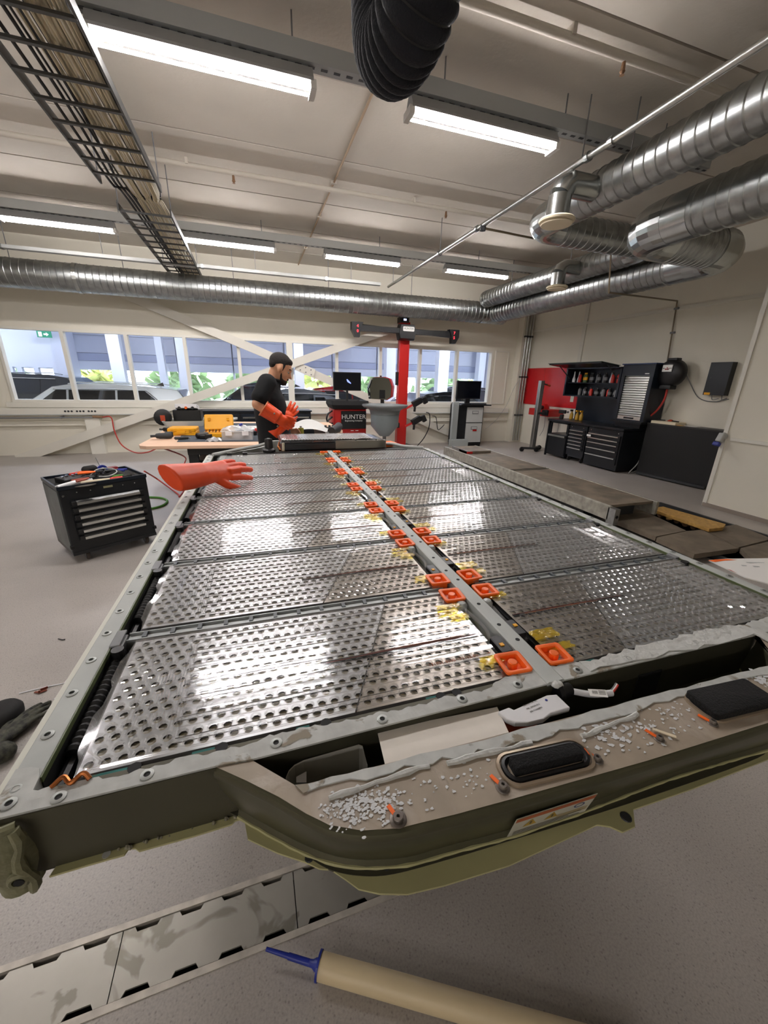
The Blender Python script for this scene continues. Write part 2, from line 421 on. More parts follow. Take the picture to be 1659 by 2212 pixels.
def drain_plate(x0, x1):
    ya, yb_ = DY0+.019, DY1-.019; nt = .013; poly = [(x0, ya)]
    L = x1-x0; p = .123; n = int(L/p)
    for k in range(n):
        a = x0+.03+k*p
        if a+.075 < x1: poly += [(a, ya), (a+.008, ya+nt), (a+.062, ya+nt), (a+.07, ya)]
    poly += [(x1, ya), (x1, yb_)]
    for k in reversed(range(n)):
        a = x0+.03+k*p
        if a+.075 < x1: poly += [(a+.07, yb_), (a+.062, yb_-nt), (a+.008, yb_-nt), (a, yb_)]
    poly += [(x0, yb_)]
    MB().prism(poly, -.006, 0).build('cover_plate', 'drain_steel', dr, w=True)
for k in range(-7, 6): drain_plate(-.955+.504*k+.0015, -.955+.504*(k+1)-.0015)

# ---------------------------------------------------------------- showroom beyond the window
mat('show_wall', '#cfd2de', .7); mat('show_panel', '#c3c6d4', .6); mat('show_band', '#a6abc2', .6); mat('show_floor', '#8d8c8e', .3); mat('show_col', '#dfe2ea', .6)
struct(MB().box(-14, 9, SY0, SY1+.3, -.16, -.1).build('floor.001', 'show_floor'))
struct(MB().box(-14, 9, SY0, SY1+.3, 3.6, 3.7).build('ceiling.001', 'show_wall'))
sw = MB().box(-14, 9, SY1, SY1+.2, -.1, .35).box(-14, 9, SY1, SY1+.2, 1.72, 3.6)
struct(sw.build('wall_showroom', 'show_wall'))
k = 0
x = -13.6
while x < 8.5:
    for (z0, z1, mm) in ((2.75, 3.5, 'show_panel'), (2.22, 2.74, 'show_panel'), (1.98, 2.21, 'show_band'), (1.70, 1.97, 'show_wall')):
        struct(MB().box(x+.02, x+1.78, SY1-.12, SY1-.08, z0, z1).build('wall_panel', mm))
    x += 1.8
struct(MB().box(-14.2, -14, SY0, SY1+.2, -.1, 3.6).build('wall_showroom.001', 'show_wall'))
struct(MB().box(9, 9.2, SY0, SY1+.2, -.1, 3.6).build('wall_showroom.002', 'show_wall'))
sw2 = struct(MB().box(-14, 9, SY1+.04, SY1+.05, .35, 1.72).build('window_2', 'pane_glass'))
for i in range(13): MB().box(-13.6+i*1.8-.035, -13.6+i*1.8+.035, SY1-.02, SY1+.12, .35, 1.72).build('mullion', 'show_col', sw2)
for u, v, y, w in ((252, 770, 13.6, .32), (352, 800, 14.6, .2), (398, 800, 13.4, .26), (645, 790, 13.5, .3), (842, 790, 13.5, .34), (955, 790, 13.0, .40), (1036, 810, 14.8, .3)):
    x = PY(u, v, y).x
    struct(MB().box(x-w/2, x+w/2, y-.15, y+.15, -.1, 3.6).build('wall_column', 'show_col'))
# partition with the exit sign at the left of the showroom
yp = 14.2
a = PY(28, 780, yp).x; b = PY(122, 780, yp).x
p = MB().box(-14, b, yp, yp+.12, 1.72, 3.6).box(-14, b, yp, yp+.12, -.1, 1.0)
for u in (20, 40, 76, 118):
    x = PY(u, 790, yp).x; p.box(x-.06, x+.06, yp, yp+.12, 1.0, 1.72)
struct(p.build('wall_partition', 'show_wall'))
struct(MB().box(b, b+.35, yp-.1, yp+.6, -.1, 3.6).build('wall_column', 'show_panel'))
mat('sign_green', '#1f7a5c', .4, emit=.35); mat('sign_white', '#eef6f2', .5, emit=.5)
c = PY(95, 722, 13.9)
ex = thing('exit_sign', 'green emergency exit sign hanging in the showroom behind the window', 'sign', c)
MB().box(-.17, .17, 0, .03, -.085, .085).build('sign_plate', 'sign_green', ex)
q = MB(); q.box(-.13, -.05, -.004, 0, -.06, .06); q.build('door_symbol', 'sign_white', ex)
q = MB(); q.prismM([(-.01, -.02), (.05, -.02), (.05, -.05), (.11, 0), (.05, .05), (.05, .02), (-.01, .02)], .004, frame((0, 0, 0), (1, 0, 0), (0, 0, 1))); q.build('arrow_symbol', 'sign_white', ex)
MB().box(-.01, .01, .01, .02, .085, 1.6).build('hanger', 'light_grey', ex)
# outdoors
struct(MB().box(-30, 30, SY1+.3, 60, -.5, -.4).build('ground', mat('asphalt', '#8b8a86', .9)))
mat('leaf_yellow', '#d3d68f', .7, var=.3, vscale=3); mat('leaf_green', '#a3b98b', .7, var=.35, vscale=3)
def shrub(x, y, z, s, m, label):
    b = MB(); r = random.Random(int(x*100)+5)
    for i in range(150):
        th = r.uniform(0, 2*pi); ph = r.uniform(-.3, 1.5); R = r.uniform(.6, 1.0)
        c = Vector((x+s*R*cos(th)*cos(ph), y+s*R*sin(th)*cos(ph), z+s*(.5+R*sin(ph))))
        u = Vector((r.uniform(-1, 1), r.uniform(-1, 1), r.uniform(-1, 1))).normalized(); w = u.cross(Vector((.3, .5, .8))).normalized()*.26*s; u = u*.3*s
        b.quad(c-u, c-w*.6, c+u, c+w*.6)
    o = b.build('shrub', m); tag(o, label, 'shrub', 'shrubs outside the showroom windows'); MB().cyl((x, y, z-.6), (x, y, z+s), .06, 6).build('stem', 'rust', o)
ORDI = ('first', 'second', 'third', 'fourth', 'fifth', 'sixth', 'seventh', 'eighth', 'ninth', 'tenth', 'eleventh', 'twelfth', 'thirteenth')
for i in range(13):
    shrub(-19+i*3.1, 18.6+1.2*(i % 3), -.1, 1.3+.25*(i % 2), 'leaf_yellow' if i % 3 == 1 else 'leaf_green', 'leafy shrub outside the showroom windows beyond the cars, %s from the left' % ORDI[i])
# unseen light panels added above the line of sight to light the showroom
mat('show_fill', '#e8f0ff', .5, emit=SHOW_E)
for i in range(4):
    o = MB().box(-9+i*5-.9, -9+i*5+.9, 11.6, 12.0, 3.5, 3.56).build('showroom_fill_lamp', 'show_fill'); tag(o, 'unseen light panel added above the parked cars of the showroom, %s from the left' % ORDI[i], 'lamp', 'added ceiling lights of the showroom')
# ================================================================ ceiling services
mat('lamp_housing', '#8f9090', .5); mat('lamp_end', '#d9d7d2', .5)
mat('tube_glow', '#fbf6f6', .5, emit=TUBE_E)
ZL = 3.5
def make_lamp(label, x, y, L=1.33, first=[]):
    if first:
        return copy_tree(first[0], loc=(x, y, ZL), label=label)
    t = thing('fluorescent_lamp', label, 'lamp', (x, y, ZL), 0, 'ceiling fluorescent lamps'); first.append(t)
    pr = [(-.03, .12), (-.075, .045), (-.07, .03), (.07, .03), (.075, .045), (.03, .12)]
    MB().prismM(pr, L, frame((-L/2, 0, 0), (0, 1, 0), (0, 0, 1))).build('housing', 'lamp_housing', t)
    for yy in (-.04, .04):
        MB().cyl((-L/2+.03, yy, .010), (L/2-.03, yy, .010), .0145, 10).build('tube', 'tube_glow', t, smooth=True)
    for s in (-1, 1):
        MB().box(s*L/2-.02, s*L/2+.02, -.07, .07, -.012, .04).build('end_cap', 'lamp_end', t)
    MB().box(-L/2, L/2, -.012, .012, .0, .03).build('reflector_spine', 'lamp_end', t)
    return t
LY = (3.08, 6.95, -.75, -4.5)
LXS = {0: (-2.75, -.54, 1.52), 1: (-2.77, -.58, 1.54, 3.75), 2: (-5.0,), 3: (-5.0, -2.77)}
nm = {(0, 1): 'long bright twin tube lamp beside the cable ladder, nearest the camera', (0, 2): 'bright twin tube lamp between the black hose and the galvanised pipe',
      (1, 0): 'far ceiling lamp left of the cable ladder', (1, 1): 'far ceiling lamp just right of the cable ladder, second of its row', (1, 2): 'far ceiling lamp left of the pipe, third of its row',
      (1, 3): 'far ceiling lamp right of the pipe, last of its row', (0, 0): 'ceiling lamp of the near row beyond the left picture edge', (2, 0): 'ceiling lamp above and left of the camera',
      (3, 0): 'ceiling lamp behind the camera at far left', (3, 1): 'ceiling lamp behind the camera, nearer the middle'}
for r, y in enumerate(LY):
    for i, x in enumerate(LXS[r]):
        make_lamp(nm[(r, i)], x, y)
    # slotted rail carrying the row
    if r < 2:
        rl = thing('lamp_rail', 'slotted grey steel rail carrying the %s row of ceiling lamps' % ('near' if r == 0 else 'far'), 'rail', (0, y, 3.64))
        x0, x1 = (-4, 4.0) if r == 0 else (-6.5, 6.3)
        MB().box(x0, x1, -.05, -.045, 0, .10).box(x0, x1, .045, .05, 0, .10).box(x0, x1, -.05, .05, -.005, 0).build('channel', 'light_grey' if r else mat('rail_grey', '#a3a6a6', .55, .1), rl)
        sl = MB(); x = x0+.05
        while x < x1: sl.box(x, x+.045, -.012, .012, -.0065, -.0052); x += .09
        stuff(sl.build('slots', 'dark_grey', rl))
        for k in range(7):
            x = x0+.6+k*(x1-x0-1.2)/6
            MB().cyl((x, 0, .05), (x, 0, ZC-3.64), .006, 6).build('hanger_rod', 'mid_grey', rl)
# cable ladder
mat('ladder_dark', '#5a5a58', .55, .5); mat('cable_cream', '#d8cdb0', .6, var=.25, vscale=40, stretch=(1, .05, 1)); mat('cable_black', '#1b1a1a', .6)
lad = thing('cable_ladder', 'grey steel cable ladder full of cables running under the ceiling at left', 'cable ladder', (-1.46, 4, 3.42))
def ladder_run(y0, y1, z, w=.27):
    for s in (-1, 1): MB().box(s*w-.008, s*w+.008, y0, y1, z, z+.07).build('side_rail', 'ladder_dark', lad, w=False)
    y = y0+.05
    while y < y1: MB().box(-w, w, y-.014, y+.014, z-.004, z+.012).build('rung', 'ladder_dark', lad); y += .28
ladder_run(-6, 1.02, 0); ladder_run(1.55, 5.1, -.04)
r2 = random.Random(3)
for k in range(28):
    x = -.05+.0105*k+r2.uniform(-.005, .005); z = .026+.010*(k % 4)
    MB().tube(bez([(x, -6, z), (x+r2.uniform(-.02, .02), -2, z), (x+r2.uniform(-.02, .02), .9, z), (x*.8+.02, 1.3, z-.02), (x+r2.uniform(-.02, .02), 1.7, z-.01), (x, 5, z-.03)], 4), .0075, 5).build('cable', 'cable_cream' if k % 9 else 'cable_black', lad)
for k, x in enumerate((-.17, -.13, -.09)):
    MB().tube(bez([(x, -6, .035), (x+.04*k, -1, .035), (x-.02, 1.0, .035), (x+.05, 1.4, .01), (x+.06, 5, 0)], 5), .012, 6).build('cable', 'cable_black', lad)
for y in (.95, 1.6, 4.2, -1.5):
    for s in (-1, 1): MB().cyl((s*.27, y, .0), (s*.27, y, ZC-3.42), .006, 6).build('hanger_rod', 'mid_grey', lad)
# galvanised rail pipe with clamps
px = thing('galvanised_pipe', 'long galvanised pipe hung under the ceiling from upper right to the far duct', 'pipe', (2.455, 3, 3.45))
MB().cyl((0, -7, 0), (0, 5.3, 0), .026, 16).build('tube', 'galv_pipe', px, smooth=True)
for y in (-.3, -.05, 1.75, 2.85):
    MB().cyl((0, y-.02, 0), (0, y+.02, 0), .038, 12).build('clamp', 'galv', px)
for y in (-2.6, 0.02, 2.83, 5.0): MB().cyl((0, y, 0), (0, y, ZC-3.45), .006, 6).build('hanger_rod', 'mid_grey', px)
# compressed air line
A0 = Vector((2.46, 4.62, 3.42)); A1 = Vector((4.47, 4.55, 3.33)); A2 = PX(1315, 632, 4.5); A3 = PX(1463, 650, XR-.04); A4 = PX(1441, 785, XR-.04)
air = thing('air_pipe', 'thin bronze compressed air line running from the ceiling pipe to the hose reel', 'pipe', A0)
MB().tube([A0, A1, A2, A3, A4], .013, 8).build('tube', mat('bronze_pipe', '#7d705c', .5, .5), air, w=True)
MB().cyl(A0-Vector((0, 0, .03)), A0+Vector((0, 0, .03)), .035, 10).build('coupling', 'dark_grey', air, w=True)
for f_ in (.12, .5): 
    c = A3.lerp(A4, f_); MB().cyl(c-Vector((0, .05, 0)), c+Vector((0, .03, 0)), .018, 8).build('clip', 'mid_grey', air, w=True)
# sprinkler pipes and the rusty conduit on the ceiling
for y, lab in ((2.55, 'cream painted sprinkler pipe under the ceiling nearest the camera'), (5.38, 'cream painted sprinkler pipe crossing the middle of the ceiling')):
    s = thing('sprinkler_pipe', lab, 'pipe', (0, y, ZC-.06))
    MB().cyl((-8.5, 0, 0), (XP-.1 if y < YP else 6.6, 0, 0), .028, 10).build('tube', 'ceil_paint', s, smooth=True)
    for x in (-3.4, -.45, 2.3, 4.4):
        MB().lathe([(.012, 0), (.016, -.05), (.02, -.06), (.008, -.075), (.018, -.08)], (x, 0, -.02), 8).build('sprinkler_head', 'rust', s)
        MB().box(x-.5, x-.47, -.04, .04, 0, .06).build('pipe_clip', 'ceil_paint', s)
s = thing('conduit', 'thin rust stained conduit running lengthwise on the ceiling', 'conduit', (.72, 5, ZC-.015))
MB().cyl((0, -4, 0), (0, 4.2, 0), .012, 8).build('tube', mat('rust_cream', '#a58f76', .8), s)
for y in (-1.6, .3, 1.4, 3): MB().box(-.03, .03, y-.02, y+.02, -.015, .015).build('clip', 'ceil_paint', s)

# ---------------------------------------------------------------- spiral ducts
mat('duct_zinc', '#a4a7a6', .33, 1.0, var=.22, vscale=10, bump=.05, bscale=40)
mat('duct_bright', '#b9bcbb', .24, 1.0, var=.08, vscale=6)
def spiral(mb, p0, p1, r, pitch=.1, n=28):
    p0 = Vector(p0); p1 = Vector(p1); L = (p1-p0).length; pts = []; rs = []; k = int(L/pitch)
    for i in range(k):
        for t, dr in ((.0, 0), (.42, 0), (.5, .0065), (.58, 0)):
            pts.append(p0.lerp(p1, (i+t)/k)); rs.append(r+dr)
    pts.append(p1); rs.append(r); return mb.tube(pts, rs, n)
def elbow(mb, pts, r, n=28): return mb.tube(pts, r, n)
def arc_pts(c, a, b, R, k):
    """quarter bend about corner c leaving along -a and ending along b"""
    a = Vector(a); b = Vector(b); c = Vector(c); o = c - a*R + b*R
    return [o - b*R*cos(t) + a*R*sin(t) for t in [pi/2*i/k for i in range(k+1)]]
# far duct along the window wall
fd = thing('spiral_duct', 'large spiral duct running along the top of the window wall', 'duct', (0, 8.35, 3.12))
spiral(MB(), (-9, 8.35, 3.12), (5.35, 8.35, 3.12), .22).build('pipe', 'duct_zinc', fd, smooth=True, w=True)
for x in (-3.1, 4.75): MB().cyl((x-.03, 8.35, 3.12), (x+.03, 8.35, 3.12), .232, 28).build('joint_band', 'duct_bright', fd, w=True)
MB().lathe([(.22, 0), (.2, .03), (.02, .05)], (5.35, 8.35, 3.12), 24, axis='X').build('end_cap', 'duct_bright', fd, w=True)
for x in (-4, -2.4, -.6, 1.2, 3.0): MB().cyl((x, 8.35, 3.3), (x, 8.35, ZC), .006, 6).build('hanger_rod', 'mid_grey', fd, w=True)
ctray = thing('cable_tray', 'narrow pale cable tray running along the top of the far duct', 'cable tray', (-2, 8.06, 3.40))
MB().box(-7, 4.2, -.05, .05, 0, .012).box(-7, 4.2, -.05, -.042, .012, .05).box(-7, 4.2, .042, .05, .012, .05).build('tray', 'light_grey', ctray)
for x in (-1.95, .9, 3.1): MB().box(x-.02, x+.02, -.056, .056, -.006, .056).build('joint_clip', 'galv', ctray)
for x in (-3, -.6, 1.8, 3.6): MB().cyl((x, 0, .0), (x, 0, ZC-3.40), .005, 6).build('hanger_rod', 'mid_grey', ctray)
# upper duct A with its transfer to duct C
ra = .165
fa = thing('spiral_duct', 'upper spiral duct at right leading to the near cream air valve', 'duct', (2.86, 1, 3.35))
spiral(MB(), (2.86, -5.5, 3.35), (2.86, 3.75, 3.35), ra).build('pipe', 'duct_zinc', fa, smooth=True, w=True)
elbow(MB(), [(2.86, 3.75, 3.35)] + arc_pts((2.86, 4.12, 3.35), (0, 1, 0), (1, 0, 0), .25, 5) + [(3.2, 4.12, 3.35)], ra).build('elbow', 'duct_bright', fa, w=True)
spiral(MB(), (3.2, 4.12, 3.35), (4.40, 4.12, 3.35), ra).build('pipe', 'duct_zinc', fa, smooth=True, w=True)
elbow(MB(), [(4.40, 4.12, 3.35)] + arc_pts((4.70, 4.12, 3.35), (1, 0, 0), (0, 1, 0), .25, 5) + [(4.70, 4.45, 3.35)], ra).build('elbow', 'duct_bright', fa, w=True)
spiral(MB(), (4.70, 4.45, 3.35), (4.70, 8.1, 3.35), ra).build('pipe', 'duct_zinc', fa, smooth=True, w=True)
for y in (-.9, 1.9, 2.9, 5.6, 7.2):
    MB().cyl((2.86 if y < 4 else 4.70, y, 3.35), (2.86 if y < 4 else 4.70, y, ZC), .006, 6).build('hanger_rod', 'mid_grey', fa, w=True)
# big duct B stepping sideways into duct D
rb = .205
fb = thing('spiral_duct', 'big spiral duct at right with a swept double bend towards the right wall', 'duct', (3.5, 1, 3.1))
spiral(MB(), (3.5, -5.5, 3.1), (3.5, 2.62, 3.1), rb).build('pipe', 'duct_zinc', fb, smooth=True, w=True)
MB().cyl((3.5, 2.62, 3.1), (3.5, 2.86, 3.1), rb+.004, 28).build('coupling', 'duct_bright', fb, smooth=True, w=True)
elbow(MB(), [(3.5, 2.86, 3.1)] + arc_pts((3.5, 3.28, 3.1), (0, 1, 0), (1, 0, 0), .32, 5) + [(3.95, 3.28, 3.1)], rb+.006).build('elbow', 'duct_bright', fb, w=True)
spiral(MB(), (3.95, 3.28, 3.1), (4.6, 3.28, 3.1), rb, .06).build('pipe', 'duct_zinc', fb, smooth=True, w=True)
elbow(MB(), [(4.6, 3.28, 3.1)] + arc_pts((5.02, 3.28, 3.1), (1, 0, 0), (0, 1, 0), .32, 5) + [(5.02, 3.75, 3.1)], rb+.006).build('elbow', 'duct_bright', fb, w=True)
MB().cyl((5.02, 3.75, 3.1), (5.02, 3.98, 3.1), rb+.004, 28).build('coupling', 'duct_bright', fb, smooth=True, w=True)
spiral(MB(), (5.02, 3.98, 3.1), (5.02, 8.12, 3.1), rb).build('pipe', 'duct_zinc', fb, smooth=True, w=True)
for y in (-.9, 1.6): MB().cyl((3.5, y, 3.2), (3.5, y, ZC), .006, 6).build('hanger_rod', 'mid_grey', fb, w=True)
# air valves
def valve(x, y, z, xd, label):
    t = thing('air_valve', label, 'air valve', (x, y, z), 0, 'cream air valves')
    MB().lathe([(.02, -.005), (.10, 0), (.155, .015), (.16, .03), (.15, .042), (.12, .05)], (0, 0, 0), 28).build('valve_disc', 'cream_plastic', t, smooth=True)
    MB().lathe([(.04, -.012), (.135, -.006), (.14, .002)], (0, 0, 0), 28).build('front_disc', 'cream_plastic', t, smooth=True)
    MB().cyl((0, 0, .05), (0, 0, .22), .10, 24).build('neck', 'duct_bright', t, smooth=True)
    MB().tube([(0, 0, .22), (.03, 0, .28), (.09, 0, .32), (xd, 0, .32)], .10, 20).build('bend', 'duct_bright', t, smooth=True)
    return t
valve(2.36, 3.12, 3.0, .36, 'cream disc air valve nearest the camera, under the galvanised pipe')
valve(4.22, 5.25, 3.0, .40, 'small cream disc air valve far back by the right hand wall ducts')
# black exhaust hose
hp = bez([(.32, .55, 4.3), (.25, .70, 3.5), (.20, .86, 3.0), (.13, 1.02, 2.72), (.11, 1.17, 2.66), (.11, 1.32, 2.74), (.13, 1.44, 3.0), (.13, 1.5, 3.5), (.13, 1.5, 3.9)], 40)
hr = [.110 + .013*abs(sin(i*pi/8.0))**.7 for i in range(len(hp))]
ho = thing('exhaust_hose', 'black ribbed extraction hose hanging in a loop at the top of the picture', 'hose', (.1, 1.1, 2.55))
mat('hose_rubber', '#14161d', .85, var=.2, vscale=12, bump=.4, bscale=160)
MB().tube(hp, hr, 28).build('hose_body', 'hose_rubber', ho, smooth=True, w=True)
for k in range(0, len(hp)-1, 8):
    d = (hp[k+1]-hp[k]).normalized(); MB().cyl(hp[k]-d*.004, hp[k]+d*.004, .1125, 28).build('hoop', 'black_plastic', ho, smooth=True, w=True)
# ================================================================ the battery pack
PIT = .3355; BX = .019                        # module pitch, centre line of the long beam
mat('plate_steel', '#d9dbdd', .34, .88, var=.05, vscale=30, stretch=(.15, 4, 1))
mat('plate_bronze', '#bab3aa', .34, .90, var=.05, vscale=30, stretch=(.15, 4, 1))
def brushed(name, an):
    # lengthwise brushing: highlights spread across the rows
    nt = MATS[name].node_tree; N = nt.nodes; b = N['Principled BSDF']; b.inputs['Anisotropic'].default_value = an
    c = N.new('ShaderNodeCombineXYZ'); c.inputs[1].default_value = 1.0
    vt = N.new('ShaderNodeVectorTransform'); vt.vector_type = 'VECTOR'; vt.convert_from = 'OBJECT'; vt.convert_to = 'WORLD'
    nt.links.new(c.outputs[0], vt.inputs[0]); nt.links.new(vt.outputs[0], b.inputs['Tangent'])
brushed('plate_steel', .88); brushed('plate_bronze', .82)
mat('cell_top', '#cdbf97', .45, .0); mat('cell_wells', '#33312b', .4); mat('cell_block', '#1c1d1f', .6)
clear_mat('clear_plastic', (.985, .985, .98), .10, bump=.22, bscale=60, stretch=(.08, 1, 1), blend=.30)
clear_mat('clear_ribs', (.96, .96, .96), .12, blend=.85, body=.07)
clear_mat('clear_flange', (.93, .93, .94), .10, blend=.3, body=.06)
clear_mat('yellow_film', (.98, .80, .10), .12, bump=.6, bscale=90, blend=.25, body=.30, bodycol=(.90, .62, .03))
mat('frame_grey', '#b6bab6', .55, var=.10, vscale=9); mat('frame_olive', '#4d4a3a', .5, .25, var=.12, vscale=5)
mat('olive_paint', '#b0ac7e', .5, var=.06, vscale=6); mat('beam_zinc', '#a5a8a4', .45, .5, var=.12, vscale=14)
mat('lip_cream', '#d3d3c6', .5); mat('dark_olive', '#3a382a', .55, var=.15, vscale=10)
def sealant_mat(name, base, over, lo, hi, sc_=16, rough=.7):
    m = mat(name, base, rough, var=.12, vscale=sc_*2); nt = m.node_tree; N = nt.nodes; L = nt.links; b = N['Principled BSDF']
    src = b.inputs['Base Color'].links[0].from_socket
    tc = N.new('ShaderNodeTexCoord'); n = N.new('ShaderNodeTexNoise'); n.inputs['Scale'].default_value = sc_; n.inputs['Detail'].default_value = 5; n.inputs['Distortion'].default_value = .6; L.new(tc.outputs['Object'], n.inputs[0])
    r = N.new('ShaderNodeValToRGB'); r.color_ramp.elements[0].position = lo; r.color_ramp.elements[1].position = hi; L.new(n.outputs[0], r.inputs[0])
    mx = N.new('ShaderNodeMix'); mx.data_type = 'RGBA'; L.new(r.outputs[0], mx.inputs[0]); L.new(src, mx.inputs[6]); mx.inputs[7].default_value = lin(over)+[1]
    L.new(mx.outputs[2], b.inputs['Base Color'])
    bp = N.new('ShaderNodeBump'); bp.inputs['Strength'].default_value = .5; bp.inputs['Distance'].default_value = .002; L.new(r.outputs[0], bp.inputs['Height']); L.new(bp.outputs[0], b.inputs['Normal'])
    return m
sealant_mat('sealant', '#c0c2be', '#8d8474', .60, .66, 22)
sealant_mat('nose_metal', '#a19483', '#b0a598', .5, .62, 9, .5)
mat('sealant_white', '#c9cac6', .75, bump=.6, bscale=60, var=.08, vscale=30)

pack = thing('battery_pack_tray', 'open metal battery pack tray with olive nose flange and grey rivet rails', 'battery tray', M=PACK_M)
XL, XRR, YN, YF = -.759, .766, -.018, 2.372
# floor pan and walls
MB().box(-.79, .80, -.01, YF, -.115, -.10).build('floor_pan', 'dark_olive', pack)
for s, x0, x1, xo in ((-1, XL-.034, XL, XL-.046), (1, XRR, XRR+.034, XRR+.046)):
    q = MB().box(x0, x1, YN+.02, YF, -.10, 0)
    rl = q.build('side_rail', 'frame_grey', pack, bevel=.002)
    MB().box(min(xo, x0 if s < 0 else x1), max(xo, x0 if s < 0 else x1), YN+.02, YF, -.10, -.006).build('rail_lip', 'lip_cream', rl)
    MB().box(x1 if s < 0 else x0-.0015, x1+.0015 if s < 0 else x0, YN+.05, YF, -.09, -.010).build('channel_liner', 'black_matte', rl)
    MB().box(x1 if s < 0 else x0-.002, x1+.002 if s < 0 else x0, YN+.05, YF, -.010, -.001).build('inner_edge', mat('green_edge', '#5f6a45', .5), rl)
    r1 = random.Random(s+4)
    y = .021
    while y < YF-.02:
        x = (x0+x1)/2 + (-.003 if s < 0 else .003)
        rv = MB().lathe([(.0085, 0), (.0085, .0012), (.005, .0022), (.0042, .0022), (.0038, -.001), (.0005, -.001)], (x, y, 0), 12).build('rivet', 'beam_zinc', rl, smooth=True)
        MB().cyl((x, y, -.0008), (x, y, .0004), .0038, 8).build('rivet_hole', 'black_matte', rl)
        y += .083
# long centre beam
mb = MB().loft([[(BX-.018, y, -.10), (BX-.018, y, .004), (BX-.015, y, .006), (BX+.015, y, .006), (BX+.018, y, .004), (BX+.018, y, -.10)] for y in (YN, YF-.02)], cap=True)
cbm = mb.build('centre_beam', 'frame_grey', pack)
y = .10; k = 0
while y < YF-.05:
    x = BX + (.004 if k % 3 == 0 else -.004); MB().cyl((x, y, .0055), (x, y, .0066), .0046, 10).build('beam_hole', 'black_matte', cbm); y += (.055, .085, .12)[k % 3]; k += 1
# cross members between the modules, with their rows of clips
mat('strip_grey', '#a3a7a6', .45, .35, var=.08, vscale=8); mat('clip_dark', '#4a5054', .5)
for k in range(1, 7):
    y = k*PIT+.0005
    for a, b in ((XL+.022, BX-.045), (BX+.05, XRR-.015)):
        cm = MB().box(a, b, y-.013, y+.013, -.10, -.009).box(a, b, y-.013, y-.0105, -.009, -.004).box(a, b, y+.0105, y+.013, -.009, -.004).build('cross_member', 'strip_grey', pack)
        x = a+.03
        while x < b-.02:
            MB().box(x-.004, x+.004, y-.009, y+.010, -.009, -.003).build('clip', 'clip_dark', cm); x += .052
    # bracket that ties the rail to the cross member
    for s, xw in ((-1, XL), (1, XRR)):
        q = MB()
        if s < 0: q.box(xw-.002, xw+.016, y-.034, y+.02, -.004, .0015).box(xw, xw+.02, y-.03, y+.01, -.05, -.004)
        else: q.box(xw-.014, xw+.002, y-.02, y+.012, -.03, .0015)
        q.build('rail_bracket', 'mid_grey', pack, bevel=.002)
        MB().cyl((xw-s*.018, y-.05, -.02), (xw-s*.018, y-.05, .004), .011, 12).build('rail_stud', 'black_plastic', pack)
# corrugated hoses along both side channels
for x, seg in ((XL+.015, ((.08, .31), (.42, .62), (.78, .95), (1.1, 1.3), (1.45, 1.65))), (XRR-.006, ((.05, .22), (.50, .62), (.80, .93), (1.2, 1.3)))):
    for y0, y1 in seg:
        n = int((y1-y0)/.006); pts = [(x, y0+(y1-y0)*i/n, -.022) for i in range(n+1)]
        MB().tube(pts, [.0125 if i % 2 else .0098 for i in range(n+1)], 10).build('corrugated_hose', 'black_plastic', pack, smooth=True)
MB().tube([(XL+.014, .02, -.032), (XL+.014, 1.7, -.032)], .0085, 8).build('cable_hose', 'black_plastic', pack)

# ---------------------------------------------------------------- battery module
ML, MW = .685, .298
ROWS = [.018, .036, .059, .0755, .099, .116, .140, .158, .180, .198, .220, .239, .263, .281]
HP = .0208; HR = .0066; NC = 32
def oct8(cx, cy, r): return [(cx+r*cos(radians(22.5+45*i)), cy+r*sin(radians(22.5+45*i))) for i in range(8)]
def plate_mesh():
    b = MB(); zt, zb = -.005, -.0125
    ys = [0.004] + [(ROWS[i]+ROWS[i+1])/2 for i in range(13)] + [MW-.004]
    for i, v in enumerate(ROWS):
        off = .0105 + (HP/2 if i % 2 else 0); y0, y1 = ys[i], ys[i+1]
        xs = [off+HP*j for j in range(NC)]; xs = [x for x in xs if x+HP/2 < ML-.004]
        b.quad((.0, y0, zt), (xs[0]-HP/2, y0, zt), (xs[0]-HP/2, y1, zt), (.0, y1, zt))
        b.quad((xs[-1]+HP/2, y0, zt), (ML-.004, y0, zt), (ML-.004, y1, zt), (xs[-1]+HP/2, y1, zt))
        for x in xs:
            o = oct8(x, v, HR); h = HP/2
            R = [(x+h, (y1+v)/2+.0), (x+h*.45, y1), (x-h*.45, y1), (x-h, (y1+v)/2), (x-h, (y0+v)/2), (x-h*.45, y0), (x+h*.45, y0), (x+h, (y0+v)/2)]
            k = len(b.v)
            b.v += [(p[0], p[1], zt) for p in R] + [(p[0], p[1], zt) for p in o] + [(p[0], p[1], zb) for p in o] + [(x+h, y1, zt), (x-h, y1, zt), (x-h, y0, zt), (x+h, y0, zt)]
            for j in range(8):
                jn = (j+1) % 8
                b.f.append((k+8+j, k+j, k+jn, k+8+jn)); 
            b.f += [(k, k+24, k+1), (k+2, k+25, k+3), (k+4, k+26, k+5), (k+6, k+27, k+7)]
    return b
def ub(v): return .452+.48*(v-.149)
def half(me, keep):
    bm = bmesh.new(); bm.from_mesh(me)
    n = Vector((1, -.48, 0)).normalized(); c = Vector((ub(.149)+(-.0012 if keep == 'outer' else .0012), .149, 0))
    bmesh.ops.bisect_plane(bm, geom=bm.verts[:]+bm.edges[:]+bm.faces[:], plane_co=c, plane_no=n, clear_outer=(keep == 'outer'), clear_inner=(keep == 'inner'))
    m2 = bpy.data.meshes.new('collector_plate'); bm.to_mesh(m2); bm.free(); return m2
full = plate_mesh().data('plate_full')
PLO, PLI = half(full, 'outer'), half(full, 'inner')
PLO.materials.append(MATS['plate_steel']); PLI.materials.append(MATS['plate_bronze'])
cb_ = MB(); wl_ = MB(); gv_ = MB()
